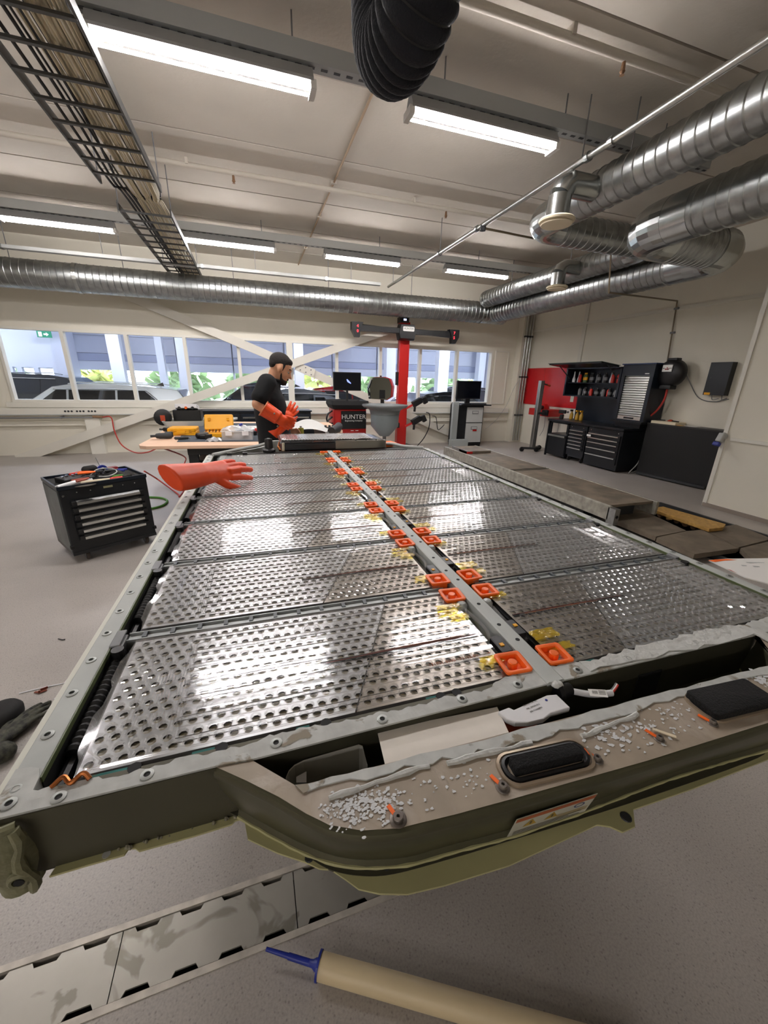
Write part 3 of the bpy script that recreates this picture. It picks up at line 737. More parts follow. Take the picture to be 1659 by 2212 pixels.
for i, v in enumerate(ROWS):
    off = .0105 + (HP/2 if i % 2 else 0)
    for j in range(NC):
        x = off+HP*j
        if x+HP/2 < ML-.004:
            o = oct8(x, v, HR+.0012); cb_.add([(p[0], p[1], -.0100) for p in o], [tuple(range(8))])
            q8 = oct8(x, v, HR+.0002); wl_.add([(p[0], p[1], -.0052) for p in q8]+[(p[0], p[1], -.0102) for p in o], [(j8+8, j8, (j8+1) % 8, (j8+1) % 8+8) for j8 in range(8)])
    s_ = -1 if i % 2 else 1; gv_.box(.115, ML-.012, v+s_*.0045-.0006, v+s_*.0045+.0006, -.0051, -.0046)
# clear cover: sheet, hole rims, ridges, edge flange
cv = MB()
cv.grid(lambda s, t: (ML*s, MW*t, -.0012), 40, 18)
rim = MB()
for i, v in enumerate(ROWS):
    off = .0105 + (HP/2 if i % 2 else 0)
    for j in range(NC):
        x = off+HP*j
        if x+HP/2 > ML-.004: continue
        k = len(rim.v); a, c, d = oct8(x, v, .0066), oct8(x, v, .0078), oct8(x, v, .0092)
        rim.v += [(p[0], p[1], -.0044) for p in a]+[(p[0], p[1], .0008) for p in c]+[(p[0], p[1], -.0012) for p in d]
        for j2 in range(8):
            n2 = (j2+1) % 8; rim.f += [(k+j2, k+j2+8, k+n2+8, k+n2), (k+j2+8, k+j2+16, k+n2+16, k+n2+8)]
rdg = MB()
def ridge(x0, y0, x1, y1, r=.0014, z=-.001):
    d = Vector((x1-x0, y1-y0, 0)).normalized(); p = Vector((-d.y, d.x, 0))*r
    rdg.add([Vector((x0, y0, z))-p, Vector((x0, y0, z+r*1.3)), Vector((x0, y0, z))+p, Vector((x1, y1, z))-p, Vector((x1, y1, z+r*1.3)), Vector((x1, y1, z))+p], [(0, 1, 4, 3), (1, 2, 5, 4)])
for v in (.0465, .0475, .0865, .0885, .1275, .1315, .169, .189, .209, .2295, .251, .272, .006, .009, .290, .293):
    ridge(.12 if v > .02 and v < .285 else .01, v, .66, v, .001)
for u in (.040, .046, .052): ridge(u, .05, u, .262)
for u in (.104, .109, .114, .119): ridge(u, .03, u, .25)
for u in (.066, .071, .076, .081, .086, .091):
    for v in (.058, .105, .15, .20): ridge(u, v, u, v+.028)
for (u0, v0, u1, v1) in ((.004, .04, .035, .01), (.004, .255, .035, .285), (.012, .09, .032, .075), (.012, .2, .032, .22)): ridge(u0, v0, u1, v1, .002)
for u, v in ((.135, .085), (.125, .248), (.36, .105), (.49, .25), (.34, .24), (.60, .105), (.62, .09)):
    for R in (.013, .018):
        p = [(u+R*cos(radians(30*i)), v+R*sin(radians(30*i))) for i in range(13)]
        for a, b in zip(p[:-1], p[1:]): ridge(a[0], a[1], b[0], b[1], .0014)
fl_ = MB()
outl = [(-.001, 0), (-.002, .012), (-.005, .03), (-.012, .045), (-.014, .11), (-.007, .13), (-.006, .17), (-.013, .19), (-.012, .24), (-.005, .262), (-.002, .285), (-.001, MW)]
ring0 = [(x+.018, y, -.0012) for x, y in outl]; ring1 = [(x, y, -.004) for x, y in outl]; ring2 = [(x-.001, y, -.010) for x, y in outl]; ring3 = [(x-.003, y, -.030) for x, y in outl]
fl_.loft([ring0, ring1, ring2, ring3], closed=False)
for v0, s in ((0, -1), (MW, 1)):
    fl_.loft([[(x, v0, -.0012) for x in (0, ML)], [(x, v0+s*.004, -.004) for x in (0, ML)], [(x, v0+s*.004, -.011) for x in (0, ML)], [(x, v0+s*.007, -.013) for x in (0, ML)], [(x, v0+s*.007, -.030) for x in (0, ML)]], closed=False)
ME_SH = cv.data('clear_cover', True); ME_SH.materials.append(MATS['clear_plastic'])
ME_RIM = rim.data('hole_rims'); ME_RIM.materials.append(MATS['clear_ribs'])
ME_RDG = rdg.data('cover_ridges'); ME_RDG.materials.append(MATS['clear_ribs'])
ME_FL = fl_.data('cover_flange', True); ME_FL.materials.append(MATS['clear_flange'])
ME_WELL = wl_.data('cell_wells'); ME_WELL.materials.append(MATS['cell_wells']); ME_GRV = gv_.data('plate_grooves'); ME_GRV.materials.append(mat('groove', '#55534e', .5, .5))
ME_CELL = cb_.data('cell_tops'); ME_CELL.materials.append(MATS['cell_top'])
ME_BLK = MB().box(-.006, ML, -.003, MW+.003, -.099, -.0126).data('cell_block'); ME_BLK.materials.append(MATS['cell_block'])
def wires():
    w0, w1 = .345, ML-.01
    mat('wire_red', '#7d231b', .5); mat('wire_orange', '#a8612a', .5); s = MB().box(w0, w1, .1245, .1345, -.0046, -.0036)
    out = [('wire_slot', s, 'black_matte')]
    for k, (m, a, b) in enumerate((('wire_red', w0+.01, w1), ('black_plastic', w0+.02, w1), ('wire_orange', w0+.09, w1-.03))):
        out.append(('sense_wire', MB().tube(bez([(a, .1275+.002*k, -.002), ((a+b)/2-.05, .1285+.0012*k, -.001), ((a+b)/2+.08, .1275+.002*k, -.001), (b, .1285+.001*k, -.002)], 4), .0009, 5), m))
    return out
def place(me, name, parent):
    o = bpy.data.objects.new(name, me); col.objects.link(o); o.parent = parent; return o
proto = []
WIRES = [(n, mb.data(n), m) for n, mb, m in wires()]
for n, me, m in WIRES: me.materials.append(MATS[m])
dvb = MB().beam((ub(.006), .006, -.0047), (ub(.292), .292, -.0047), .0026, .0012)
ME_DIV = dvb.data('plate_divider'); ME_DIV.materials.append(mat('divider_dark', '#3b3a37', .5, .4))
def tape(par, u0, u1, v0, v1, seed):
    r = random.Random(seed)
    b = MB().grid(lambda s, t: (u0+(u1-u0)*s+.003*sin(9*t+seed), v0+(v1-v0)*t, .0016+.0012*sin(14*s+seed)*cos(11*t)), 10, 6)
    b.build('yellow_tape', 'yellow_film', par, smooth=True)
ORD = ('nearest', 'second nearest', 'third', 'fourth', 'fifth', 'sixth', 'farthest')
def module(side, k):
    y0 = k*PIT+.0195
    if side < 0: M = PACK_M @ Matrix.Translation((-.7175, y0, 0))
    else: M = PACK_M @ Matrix.Translation((.7505, y0+MW, 0)) @ Matrix.Rotation(pi, 4, 'Z')
    t = thing('battery_module', 'clear topped silver battery cell module, %s in the %s row of the pack' % (ORD[k], 'left' if side < 0 else 'right'), 'battery module', M=M, group='battery modules lying in the pack tray')
    place(ME_BLK, 'cell_block', t); place(PLO, 'collector_plate', t); p2 = place(PLI, 'collector_plate', t); p2['label'] = 'darker bronze toned plate with cell holes'
    stuff(place(ME_CELL, 'cell_tops', t)); stuff(place(ME_WELL, 'cell_wells', t)); place(ME_GRV, 'plate_grooves', t)
    c = place(ME_SH, 'clear_cover', t); stuff(place(ME_RIM, 'hole_rims', c)); place(ME_RDG, 'cover_ridges', c); place(ME_FL, 'cover_flange', c)
    for n, me, m in WIRES: place(me, n, t)
    place(ME_DIV, 'plate_divider', t)
    r = random.Random(k*7+side)
    if side < 0:
        tape(t, .636, .682, .036, .058, k)
        tape(t, .625, .675, .205, .222, k+1); tape(t, .632, .690, .228, .246, k+2); tape(t, .645, .690, .182, .203, k+3)
    else:
        tape(t, .622, .682, .243, .263, k+4); tape(t, .625, .686, .195, .225, k+5); tape(t, .64, .69, .035, .055, k+6)
    # plug, clear tube and milky coolant fitting in the gap to the beam
    pv = .095 if side < 0 else .19
    MB().rbox(ML+.006, ML+.030, pv-.04, pv+.012, -.03, .004, .004).build('connector', 'black_plastic', t)
    MB().box(ML+.012, ML+.02, pv-.022, pv-.014, .004, .006).build('connector_tab', 'yellow_case', t)
    fv = .245 if side < 0 else .06
    MB().lathe([(.002, -.03), (.013, -.02), (.014, 0), (.009, .007), (.002, .009)], (ML+.016, fv, -.006), 14).build('coolant_fitting', mat('milky', '#b9bdba', .3), t, smooth=True)
    MB().tube(bez([(ML+.012, pv+.02, -.008), (ML+.02, .15, -.004), (ML+.014, fv-.02 if side < 0 else fv+.02, -.006)], 5), .0042, 8).build('clear_tube', 'clear_flange', t, smooth=True)
    return t
MODS = {}
for k in range(7):
    for s in (-1, 1): MODS[(s, k)] = module(s, k)
m0 = MODS[(-1, 0)]
mat('print_brown', '#9a5a3c', .7); mat('print_white', '#d8dade', .6)
Mx = WM[m0.name]
text('lettering', '131021-6000-132152-EV', .0105, 'print_brown', Mx @ Matrix.Translation((.59, .0675, -.0006)), m0, .0002)
text('lettering', 'TESLA 6010276-00-A', .006, 'print_white', Mx @ Matrix.Translation((.11, .272, -.0006)), m0, .0002)
text('lettering', 'TESLA 6010276-60-B  CPN', .006, 'print_white', Mx @ Matrix.Translation((.42, .0875, -.0006)), m0, .0002)

# orange terminal caps
cap = MB()
o, i1, i2 = rrect(-.027, .027, -.027, .027, .006, 3), rrect(-.0245, .0245, -.0245, .0245, .005, 3), rrect(-.019, .019, -.019, .019, .004, 3)
lo = rrect(-.021, .021, -.021, .021, .004, 3)
cap.loft([[(x, y, -.016) for x, y in lo], [(x, y, -.001) for x, y in lo], [(x, y, .0) for x, y in o], [(x, y, .004) for x, y in o], [(x, y, .005) for x, y in i1], [(x, y, .003) for x, y in i2], [(x*.93, y*.93, -.008) for x, y in i2]], cap=True)
boss = MB().lathe([(.0095, -.008), (.0092, .0035), (.0075, .005), (.0005, .005)], (0, 0, 0), 16)
ME_CAP = cap.data('orange_cap', True); ME_BOSS = boss.data('boss', True)
for me in (ME_CAP, ME_BOSS): me.materials.append(MATS['orange_cap'])
def orange_cap(side, k, far):
    yy = k*PIT + (.0455 if not far else PIT-.0375)
    x = BX + side*.045 + (.004 if side > 0 else 0)
    rr = random.Random(k*5+side+far*2)
    M = PACK_M @ Matrix.Translation((x, yy, .002)) @ Matrix.Rotation(rr.uniform(-.08, .08), 4, 'Z') @ Matrix.Rotation(rr.uniform(-.03, .03), 4, 'X')
    t = thing('terminal_cap', 'orange rubber terminal cap at the %s edge of the %s %s hand battery module' % ('far' if far else 'near', ORD[k], 'left' if side < 0 else 'right'), 'terminal cap', M=M, group='orange terminal caps along the centre beam')
    place(ME_CAP, 'tray', t); place(ME_BOSS, 'boss', t)
for k in range(7):
    for s in (-1, 1):
        for far in (False, True): orange_cap(s, k, far)

# ---------------------------------------------------------------- near end of the tray
def wavy(pts, amp, seed, n=6):
    r = random.Random(seed); out = []
    for a, b in zip(pts[:-1], pts[1:]):
        for i in range(n): t = i/n; out.append((a[0]+(b[0]-a[0])*t+r.uniform(-amp, amp)*.3, a[1]+(b[1]-a[1])*t+r.uniform(-amp, amp)))
    out.append(pts[-1]); return out
fr = MB().box(XL-.034, XRR+.034, YN, .013, -.10, -.001).build('front_rail', 'frame_olive', pack)
# sealant smeared on the front rail
def interp(pts, x):
    for a, b in zip(pts[:-1], pts[1:]):
        if a[0] <= x <= b[0]: return a[1]+(b[1]-a[1])*(x-a[0])/(b[0]-a[0])
    return pts[-1][1]
e0 = [(-.793, -.016), (-.54, -.0175), (-.49, -.021), (.0, -.0165), (.545, -.022), (.80, -.016)]
e1 = [(-.793, .012), (-.755, .012), (-.70, .008), (-.62, .006), (-.50, .008), (-.40, .012), (-.33, .004), (-.25, .006), (-.12, .004), (-.02, .026), (.03, .022), (.10, .014), (.20, .006), (.30, .014), (.42, .016), (.545, .016), (.80, .012)]
rs_ = random.Random(5); ph_ = [rs_.uniform(0, 6) for _ in range(4)]
def sealant_strip(x0, x1, lo, hi, amp, zz, m):
    rings = []; n = int((x1-x0)/.006)
    for i in range(n+1):
        x = x0+(x1-x0)*i/n; w = amp*(.5*sin(47*x+ph_[0])+.35*sin(113*x+ph_[1])+.3*sin(260*x+ph_[2])+.25*rs_.uniform(-1, 1))
        ya, yb2 = interp(lo, x), max(interp(hi, x)+w, interp(lo, x)+.008)
        rings.append([(x, ya, -.001), (x, yb2, -.001), (x, yb2-.001, zz), (x, (ya+yb2)/2, zz+.0006*sin(90*x)), (x, ya, zz)])
    return MB().loft(rings, cap=True).build('sealant', m, pack)
sealant_strip(-.793, .80, e0, e1, .0045, .0022, 'sealant')
MB().prism([(-.793, .008), (-.757, .008), (-.7585, .03), (-.764, .045), (-.775, .05), (-.793, .052)], -.001, .0018).build('sealant', 'sealant', pack)
e2 = wavy([(.10, .008), (.2, .014), (.33, .016), (.44, .018), (.54, .014), (.57, -.03), (.56, -.07), (.53, -.07), (.535, -.022), (.3, -.016), (.1, -.014)], .006, 8, 8)
MB().prism(e2, .0022, .0042).build('sealant', 'sealant_white', pack)
for x, y in ((-.625, -.006), (-.722, -.008), (-.776, .0), (-.30, -.008), (-.46, -.005), (-.16, -.006), (-.05, -.004), (.08, -.004), (.2, -.006), (.38, -.006)):
    MB().lathe([(.0085, .002), (.0085, .0034), (.005, .0042), (.0042, .0042), (.0038, .001), (.0005, .001)], (x, y, 0), 12).build('rivet', 'beam_zinc', fr, smooth=True)
    MB().cyl((x, y, .0010), (x, y, .0028), .0038, 8).build('rivet_hole', 'black_matte', fr)
# black gap strip with teal gasket bits
gs = MB().box(XL, XRR, .013, .019, -.09, -.03).build('gap_shadow_strip', 'black_matte', pack)
mat('teal_foam', '#1f7f7a', .7)
for x0, x1 in ((-.70, -.655), (-.575, -.545), (-.43, -.41), (-.215, -.19), (-.075, -.05), (.10, .14), (.21, .235), (.35, .37), (.60, .63)):
    MB().box(x0, x1, .008, .019, -.012, -.0035).build('foam_strip', 'teal_foam', pack)
for x in (-.645, -.535, -.385, -.19, -.16, -.06, .06, .23): MB().cyl((x, .013, -.01), (x, .013, -.0005), .0085, 10).build('bolt_recess', 'black_matte', pack)
# orange copper clip at the near left corner
MB().tube(bez([(-.737, .010, .002), (-.725, .016, .008), (-.715, .008, .004), (-.703, .014, .009), (-.694, .008, .003)], 5), .0032, 8).build('copper_clip', 'copper', pack, smooth=True)

# nose: cavity, plate, wall, flange
NZ = -.092
nose = [(-.539, -.018), (-.50, -.049), (-.461, -.082), (-.43, -.112), (-.405, -.133), (-.369, -.150), (-.327, -.160), (-.25, -.1655), (-.179, -.169), (.042, -.178), (.289, -.183), (.36, -.176), (.41, -.155), (.45, -.12), (.50, -.07), (.548, -.018)]
cav_front = [(-.437, -.0755), (.447, -.0955)]
plate = nose + [(.535, -.018), (.545, -.045), (.447, -.0955), (-.437, -.0755), (-.492, -.022)]
npl = MB().prism(plate, -.004, 0).build('nose_plate', 'nose_metal', pack)
# side wall below the rim: rounded shoulder, bead, vertical face
def off(path, d):
    out = []
    for i, p in enumerate(path):
        a = Vector(path[max(i-1, 0)]); b = Vector(path[min(i+1, len(path)-1)]); t = (b-a).normalized(); n = Vector((t.y, -t.x)); q = Vector(p)+n*d
        out.append((q.x, q.y))
    return out
def path_loft(prof, path): return MB().loft([[(x, y, z) for x, y in off(path, d)] for d, z in prof], closed=False)
ns = [(p.x, p.y) for p in [Vector((a, b, 0)) for a, b in nose]]
ns = [(p.x, p.y) for p in bez([(a, b, 0) for a, b in nose], 4)]
rt = [PK(u, v, NZ) for u, v in ((520, 1758), (560, 1782), (640, 1826), (700, 1851), (745, 1862), (790, 1866), (840, 1864), (890, 1858), (980, 1832), (1100, 1800), (1262, 1745), (1437, 1679), (1605, 1629), (1659, 1611))]
rt = [(p.x, p.y) for p in rt] + [(.40, -.142), (.445, -.105), (.50, -.05), (.535, -.012)]
def resample(path, n):
    d = [0]
    for a, b in zip(path[:-1], path[1:]): d.append(d[-1]+sqrt((a[0]-b[0])**2+(a[1]-b[1])**2))
    out = []; k = 0
    for i in range(n):
        t = d[-1]*i/(n-1)
        while k < len(d)-2 and d[k+1] < t: k += 1
        f = (t-d[k])/max(d[k+1]-d[k], 1e-9); out.append((path[k][0]+(path[k+1][0]-path[k][0])*f, path[k][1]+(path[k+1][1]-path[k][1])*f))
    return out
NN = 90
T_ = resample(ns, NN); B_ = resample([(p.x, p.y) for p in bez([(a, b, 0) for a, b in rt], 4)], NN)
def layer(path, d, z): return [(x, y, z) for x, y in off(path, d)]
def mix(f, d, z): return [(x, y, z) for x, y in off([(a[0]+(b[0]-a[0])*f, a[1]+(b[1]-a[1])*f) for a, b in zip(T_, B_)], d)]
MB().loft([layer(T_, -.002, 0), layer(T_, .0045, -.002), layer(T_, .007, -.007), layer(T_, .0065, -.012), layer(T_, .0035, -.015), layer(T_, .003, -.020), mix(.1, .0045, -.028), mix(.5, .003, -.055), mix(.92, .0, NZ+.010), mix(1.0, .006, NZ)], closed=False).build('nose_wall', mat('frame_olive_gloss', '#54523f', .34, .4, var=.10, vscale=5), pack, smooth=True)
MB().box(-.79, -.52, YN-.001, YN, -.10, -.0005).build('front_face', 'frame_olive', pack)
fo = [PK(u, v, NZ) for u, v in ((535, 1812), (600, 1842), (660, 1862), (690, 1876), (715, 1878), (745, 1898), (775, 1920), (820, 1930), (880, 1931), (960, 1912), (1100, 1869), (1290, 1781), (1318, 1785), (1345, 1797), (1372, 1785), (1368, 1748), (1500, 1702), (1659, 1640))]
fo = [(p.x, p.y) for p in fo] + [(.44, -.175), (.50, -.12), (.58, -.03), (.58, -.01)]
ni = [p for p in off(B_, -.004)]
flg = MB().prism(fo + ni[::-1], NZ-.003, NZ).build('nose_flange', 'olive_paint', pack)
for u, v in ((1352, 1765), (668, 1853), (835, 1872)):
    p = PK(u, v, NZ); MB().lathe([(.006 if u < 1000 else .008, .0), (.005 if u < 1000 else .007, .0012), (.0005, .0012)], (p.x, p.y, NZ), 12).build('flange_hole', 'dark_grey', flg)
# weld bead along the root of the flange
r5 = random.Random(9)
MB().tube([(x, y, NZ+.001+r5.uniform(-.0005, .0005)) for x, y in off(B_, .005)], [.002+r5.uniform(0, .0012) for _ in B_], 6).build('weld_bead', 'olive_paint', flg)
# left front flange with scallops and holes
L0 = [PK(u, v, -.10) for u, v in ((106, 1893), (190, 1868), (268, 1846), (278, 1832), (292, 1832), (300, 1838), (420, 1805), (500, 1780), (508, 1772), (522, 1768), (533, 1771))]
lf = [(p.x, p.y) for p in L0] + [(-.50, -.012), (-.74, -.012)]
lfl = MB().prism(lf, -.103, -.10).build('front_flange', 'olive_paint', pack)
p = PK(230, 1846, -.10); MB().cyl((p.x, p.y, -.101), (p.x, p.y, -.0992), .005, 10).build('flange_hole', 'light_grey', lfl)
crumbs = MB()
for i in range(70):
    u = r5.uniform(250, 515); v = 1848-(u-250)*.30+r5.uniform(-30, -4)
    p = PK(u, v, -.10)
    if p.y < -.02: crumbs.sphere((p.x, p.y, -.098), r5.uniform(.0012, .0035), 5, 4)
stuff(crumbs.build('grit', mat('grit', '#8d8975', .8, var=.4, vscale=200), pack))
# corner casting
cc = MB()
ringsc = []
for i in range(9):
    t = i/8; z = -.006-.115*t; s = .75+.35*sin(pi*min(t*1.15, 1))
    ringsc.append([(-.785+.030*s*cos(radians(a))*(1.0+.1*sin(3*t)), -.004+.028*s*sin(radians(a))-.004*t, z) for a in range(0, 360, 20)])
cc.loft(ringsc, cap=True)
ccs = cc.build('corner_casting', mat('olive_weld', '#7b795c', .55, var=.15, vscale=30, bump=.5, bscale=50), pack, smooth=True)
MB().lathe([(.013, 0), (.012, .004), (.009, .006), (.0065, .005), (.006, .001), (.0005, .001)], (-.768, -.0355, -.080), 14, axis='Y').build('tow_hole', 'olive_weld', ccs, smooth=True); MB().cyl((-.766, -.0415, -.078), (-.766, -.0422, -.078), .0055, 10).build('hole_core', 'black_matte', ccs)
wb2 = MB()
for a in (0, 1):
    pts = [(-.760+.004*sin(i*1.3), -.030-.006*sin(pi*i/8), -.006-.108*i/8) for i in range(9)] if a else [(-.808+.004*sin(i*1.1), -.012-.006*sin(pi*i/8), -.004-.11*i/8) for i in range(9)]
    wb2.tube(pts, [.006+.0015*sin(i*2.1) for i in range(9)], 8)
wb2.tube([(-.808, -.014, -.006), (-.785, -.034, -.004), (-.760, -.026, -.006)], .006, 8)
wb2.build('weld_bead', 'olive_weld', ccs, smooth=True)
# cavity behind the nose
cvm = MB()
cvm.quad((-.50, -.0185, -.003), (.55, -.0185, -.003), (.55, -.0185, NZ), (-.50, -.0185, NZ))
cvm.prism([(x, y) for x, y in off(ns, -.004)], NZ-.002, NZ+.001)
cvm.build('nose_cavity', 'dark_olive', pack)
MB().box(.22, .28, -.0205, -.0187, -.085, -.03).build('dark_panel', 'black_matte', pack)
# sealant beads along the front of the cavity
sb = wavy([(-.44, -.076), (-.30, -.080), (-.1, -.085), (.1, -.089), (.3, -.092), (.447, -.0955)], .002, 2)
sb2 = wavy([(.46, -.112), (.3, -.106), (.15, -.104), (.0, -.108), (-.09, -.104), (-.2, -.098), (-.31, -.093), (-.43, -.088)], .0055, 6)
MB().prism(sb+sb2, 0, .0022).build('sealant', 'sealant', pack)
for a, b in (((-.40, -.103), (-.26, -.098)), ((-.235, -.103), (-.10, -.108)), ((-.02, -.121), (.10, -.112))):
    n = 9; MB().tube([(a[0]+(b[0]-a[0])*i/n, a[1]+(b[1]-a[1])*i/n+r5.uniform(-.0015, .0015), .001) for i in range(n+1)], [.0025+r5.uniform(0, .0025) for i in range(n+1)], 7).build('sealant_bead', 'sealant_white', pack, smooth=True)
# flaked white paint patches
fk = MB()
def flakes(cx, cy, rx, ry, n, smin, smax, seed):
    r = random.Random(seed)
    for i in range(n):
        x = cx+r.gauss(0, rx*.5); y = cy+r.gauss(0, ry*.5); s = r.uniform(smin, smax)
        m_ = r.randint(5, 8); a0 = r.uniform(0, 6)
        p = [(x+s*r.uniform(.4, 1.1)*cos(a0+2*pi*j/m_), y+.8*s*r.uniform(.4, 1.1)*sin(a0+2*pi*j/m_)) for j in range(m_)]
        fk.add([(q[0], q[1], .0009) for q in p]+[(x, y, .0011)], [(j, (j+1) % m_, m_) for j in range(m_)])
flakes(-.353, -.127, .045, .022, 260, .0012, .0038, 1); flakes(-.385, -.117, .03, .012, 90, .001, .003, 11)
flakes(-.245, -.13, .075, .03, 50, .001, .004, 2)
flakes(.02, -.132, .05, .026, 60, .002, .006, 3); flakes(.09, -.14, .08, .03, 45, .0015, .005, 4); flakes(.16, -.125, .06, .02, 35, .0015, .004, 5); flakes(.40, -.115, .04, .02, 50, .002, .007, 6)
stuff(fk.build('flaked_paint', mat('flake', '#d3d5d6', .8), npl))
# rounded ports with black rubber pads
def port(pts_uv, label_open):
    P = [PK(u, v, .003) for u, v in pts_uv]
    c = sum(P, Vector())/4; ex = ((P[1]-P[0])+(P[2]-P[3])).normalized(); Lx = ((P[1]-P[0]).length+(P[2]-P[3]).length)/4; ey = Vector((-ex.y, ex.x, 0)); Ly = (((P[0]-P[3]).length)+((P[1]-P[2]).length))/4
    M = frame((c.x, c.y, 0), ex, ey)
    def rr(gx, gy, r, z): return [M @ Vector((x, y, z)) for x, y in rrect(-Lx-gx, Lx+gx, -Ly-gy, Ly+gy, r, 6)]
    b = MB().loft([rr(.006, .006, .022, .0), rr(.005, .005, .021, .003), rr(.0015, .0015, .019, .0035), rr(.0005, .0005, .018, -.004)])
    pt = b.build('port_rim', mat('rim_bronze', '#a0907c', .35, .5), pack, smooth=True)
    q = MB().loft([rr(.0, .0, .018, -.006), rr(-.001, -.001, .017, .004), rr(-.005, -.004, .014, .005), rr(-.009, -.008, .011, .001), rr(-.010, -.009, .010, -.003)], cap=True)
    q.build('rubber_collar', 'black_plastic', pt, smooth=True)
    if label_open: q = MB().loft([rr(-.013, -.010, .003, -.003), rr(-.013, -.010, .003, .012), rr(-.0145, -.0115, .003, .0135)], cap=True)
    else: q = MB().loft([rr(-.001, .001, .006, .003), rr(-.001, .001, .006, .013), rr(-.003, -.001, .005, .0145)], cap=True)
    q.build('foam_pad', mat('foam_black', '#0b0b0c', .95, bump=.4, bscale=300), pt, smooth=True)
    return pt
port(((1082, 1637), (1262, 1597), (1272, 1650), (1092, 1695)), True)
port(((1500, 1505), (1632, 1478), (1652, 1520), (1520, 1555)), False)
# screws with paint marks
for u, v, s in ((860, 1767, .0085), (1086, 1698, .0075), (1290, 1638, .0065), (1425, 1594, .006), (1540, 1560, .006)):
    p = PK(u, v, .003)
    sx = MB().lathe([(.0085*s/.0075, 0), (.0095*s/.0075, .001), (.0085*s/.0075, .002), (.006*s/.0075, .0022), (.0058*s/.0075, .006), (.005*s/.0075, .007), (.0022, .007), (.0018, .004), (.0002, .004)], (p.x, p.y, 0), 18).build('screw', mat('screw_zinc', '#77706a', .4, .7), npl, smooth=True)
    MB().obox((p.x-.004, p.y+.010, .0022), (.005, .017, .0012), rz=.35).build('paint_mark', 'orange_cap', sx)
# warning label on the nose wall
LA, LB = Vector((-.181, -.1755, -.032)), Vector((-.052, -.1805, -.024))
kx = [min(range(NN//2), key=lambda i: abs(T_[i][0]-x) + (9 if i < 30 else 0)) for x in (-.183, -.055)]
pb = [Vector(mix(.85, .0052, -.080)[i]) for i in kx]; ptp = [Vector(mix(.15, .0072, -.030)[i]) for i in kx]
ex = (pb[1]-pb[0]).normalized(); Ml = frame(pb[0]+Vector((0, -.002, 0)), ex, ptp[0]-pb[0]); W_, H_ = .128, .052
mat('label_white', '#b9b8aa', .5); mat('label_orange', '#a5552c', .5); mat('label_yellow', '#ab8c2f', .5); mat('label_ink', '#47463e', .6); mat('label_blue', '#3a4468', .6)
def flat(par, name, rects, m, z, M):
    b = MB()
    for (a, c, d, e_) in rects: b.add([M @ Vector(q) for q in ((a, d, z), (c, d, z), (c, e_, z), (a, e_, z))], [(0, 1, 2, 3)])
    return b.build(name, m, par)
lab = MB().prismM([(0, 0), (W_, 0), (W_, H_), (0, H_)], .0006, Ml).build('warning_label', 'label_white', pack)
flat(lab, 'label_band', [(.001, W_-.001, H_-.011, H_-.001)], 'label_orange', .0009, Ml)
tri = MB()
for cx in (.028, .062): tri.add([Ml @ Vector(q) for q in ((cx-.011, .020, .0009), (cx+.011, .020, .0009), (cx, .038, .0009))], [(0, 1, 2)])
tri.build('hazard_triangles', 'label_yellow', lab)
flat(lab, 'hazard_bolts', [(.0265, .0295, .024, .032), (.0605, .0635, .024, .032)], 'label_ink', .0011, Ml)
flat(lab, 'label_text_block', [(.072, .124, .012+.004*i, .0135+.004*i) for i in range(3)], 'label_yellow', .0009, Ml)
flat(lab, 'label_text_lines', [(.006, .116-.02*(i % 2), .003+.0042*i, .0046+.0042*i) for i in range(3)], 'label_ink', .0010, Ml)
b = MB(); 
for i in range(20):
    a0, a1 = 2*pi*i/20, 2*pi*(i+1)/20
    b.add([Ml @ Vector(((.105+.009*r*cos(a)), .033+.006*r*sin(a), .0009)) for r, a in ((1, a0), (1, a1), (.7, a1), (.7, a0))], [(0, 1, 2, 3)])
b.build('label_emblem', 'label_blue', lab)
# ================================================================ things on and around the pack
# stacked front modules
fm_ = thing('front_module_stack', 'raised silver battery module stack with dark side panel across the far end of the pack', 'battery module', M=PACK_M @ Matrix.Translation((.075, 2.40, 0)))
MB().box(-.39, .40, -.012, .34, -.02, .004).build('base_plate', mat('maroon_plate', '#3a1d18', .5), fm_)
MB().box(-.372, .385, .02, .33, .004, .062).build('lower_block', 'cell_block', fm_)
MB().box(-.375, .0, -.004, .02, .008, .050).build('dark_panel', 'black_metal', fm_, bevel=.003)
gb = MB().box(.0, .39, -.006, .02, .006, .066).box(.33, .392, -.006, .3, .006, .06).build('grey_shield', mat('warm_grey', '#8b867b', .45, .4), fm_, bevel=.003)
MB().box(-.40, .345, .0, .315, .062, .072).build('clear_tray', 'clear_flange', fm_)
for me, nm_ in ((PLO, 'collector_plate'), (PLI, 'collector_plate'), (ME_CELL, 'cell_tops'), (ME_WELL, 'cell_wells'), (ME_SH, 'clear_cover'), (ME_RDG, 'cover_ridges')):
    o = place(me, nm_, fm_); o.location = (-.385, .012, .083)
    if nm_ in ('cell_tops', 'cell_wells'): stuff(o)
for k in range(9): MB().box(-.33+k*.08, -.322+k*.08, -.003, .001, .062, .073).build('clip', 'clip_dark', fm_)
MB().tube(bez([(.0, -.008, .067), (.12, -.012, .072), (.2, -.010, .083), (.33, -.008, .073), (.39, -.008, .06)], 6), .003, 6).build('edge_cable', 'warm_grey', fm_)
MB().tube([(-.40, -.01, .01), (-.41, .03, .03), (-.40, .09, .05)], .008, 6).build('copper_strap', 'copper', fm_)
MB().cyl((-.375, .0, .005), (-.375, -.0, .06), .01, 8).build('corner_post', 'cream_plastic', fm_)
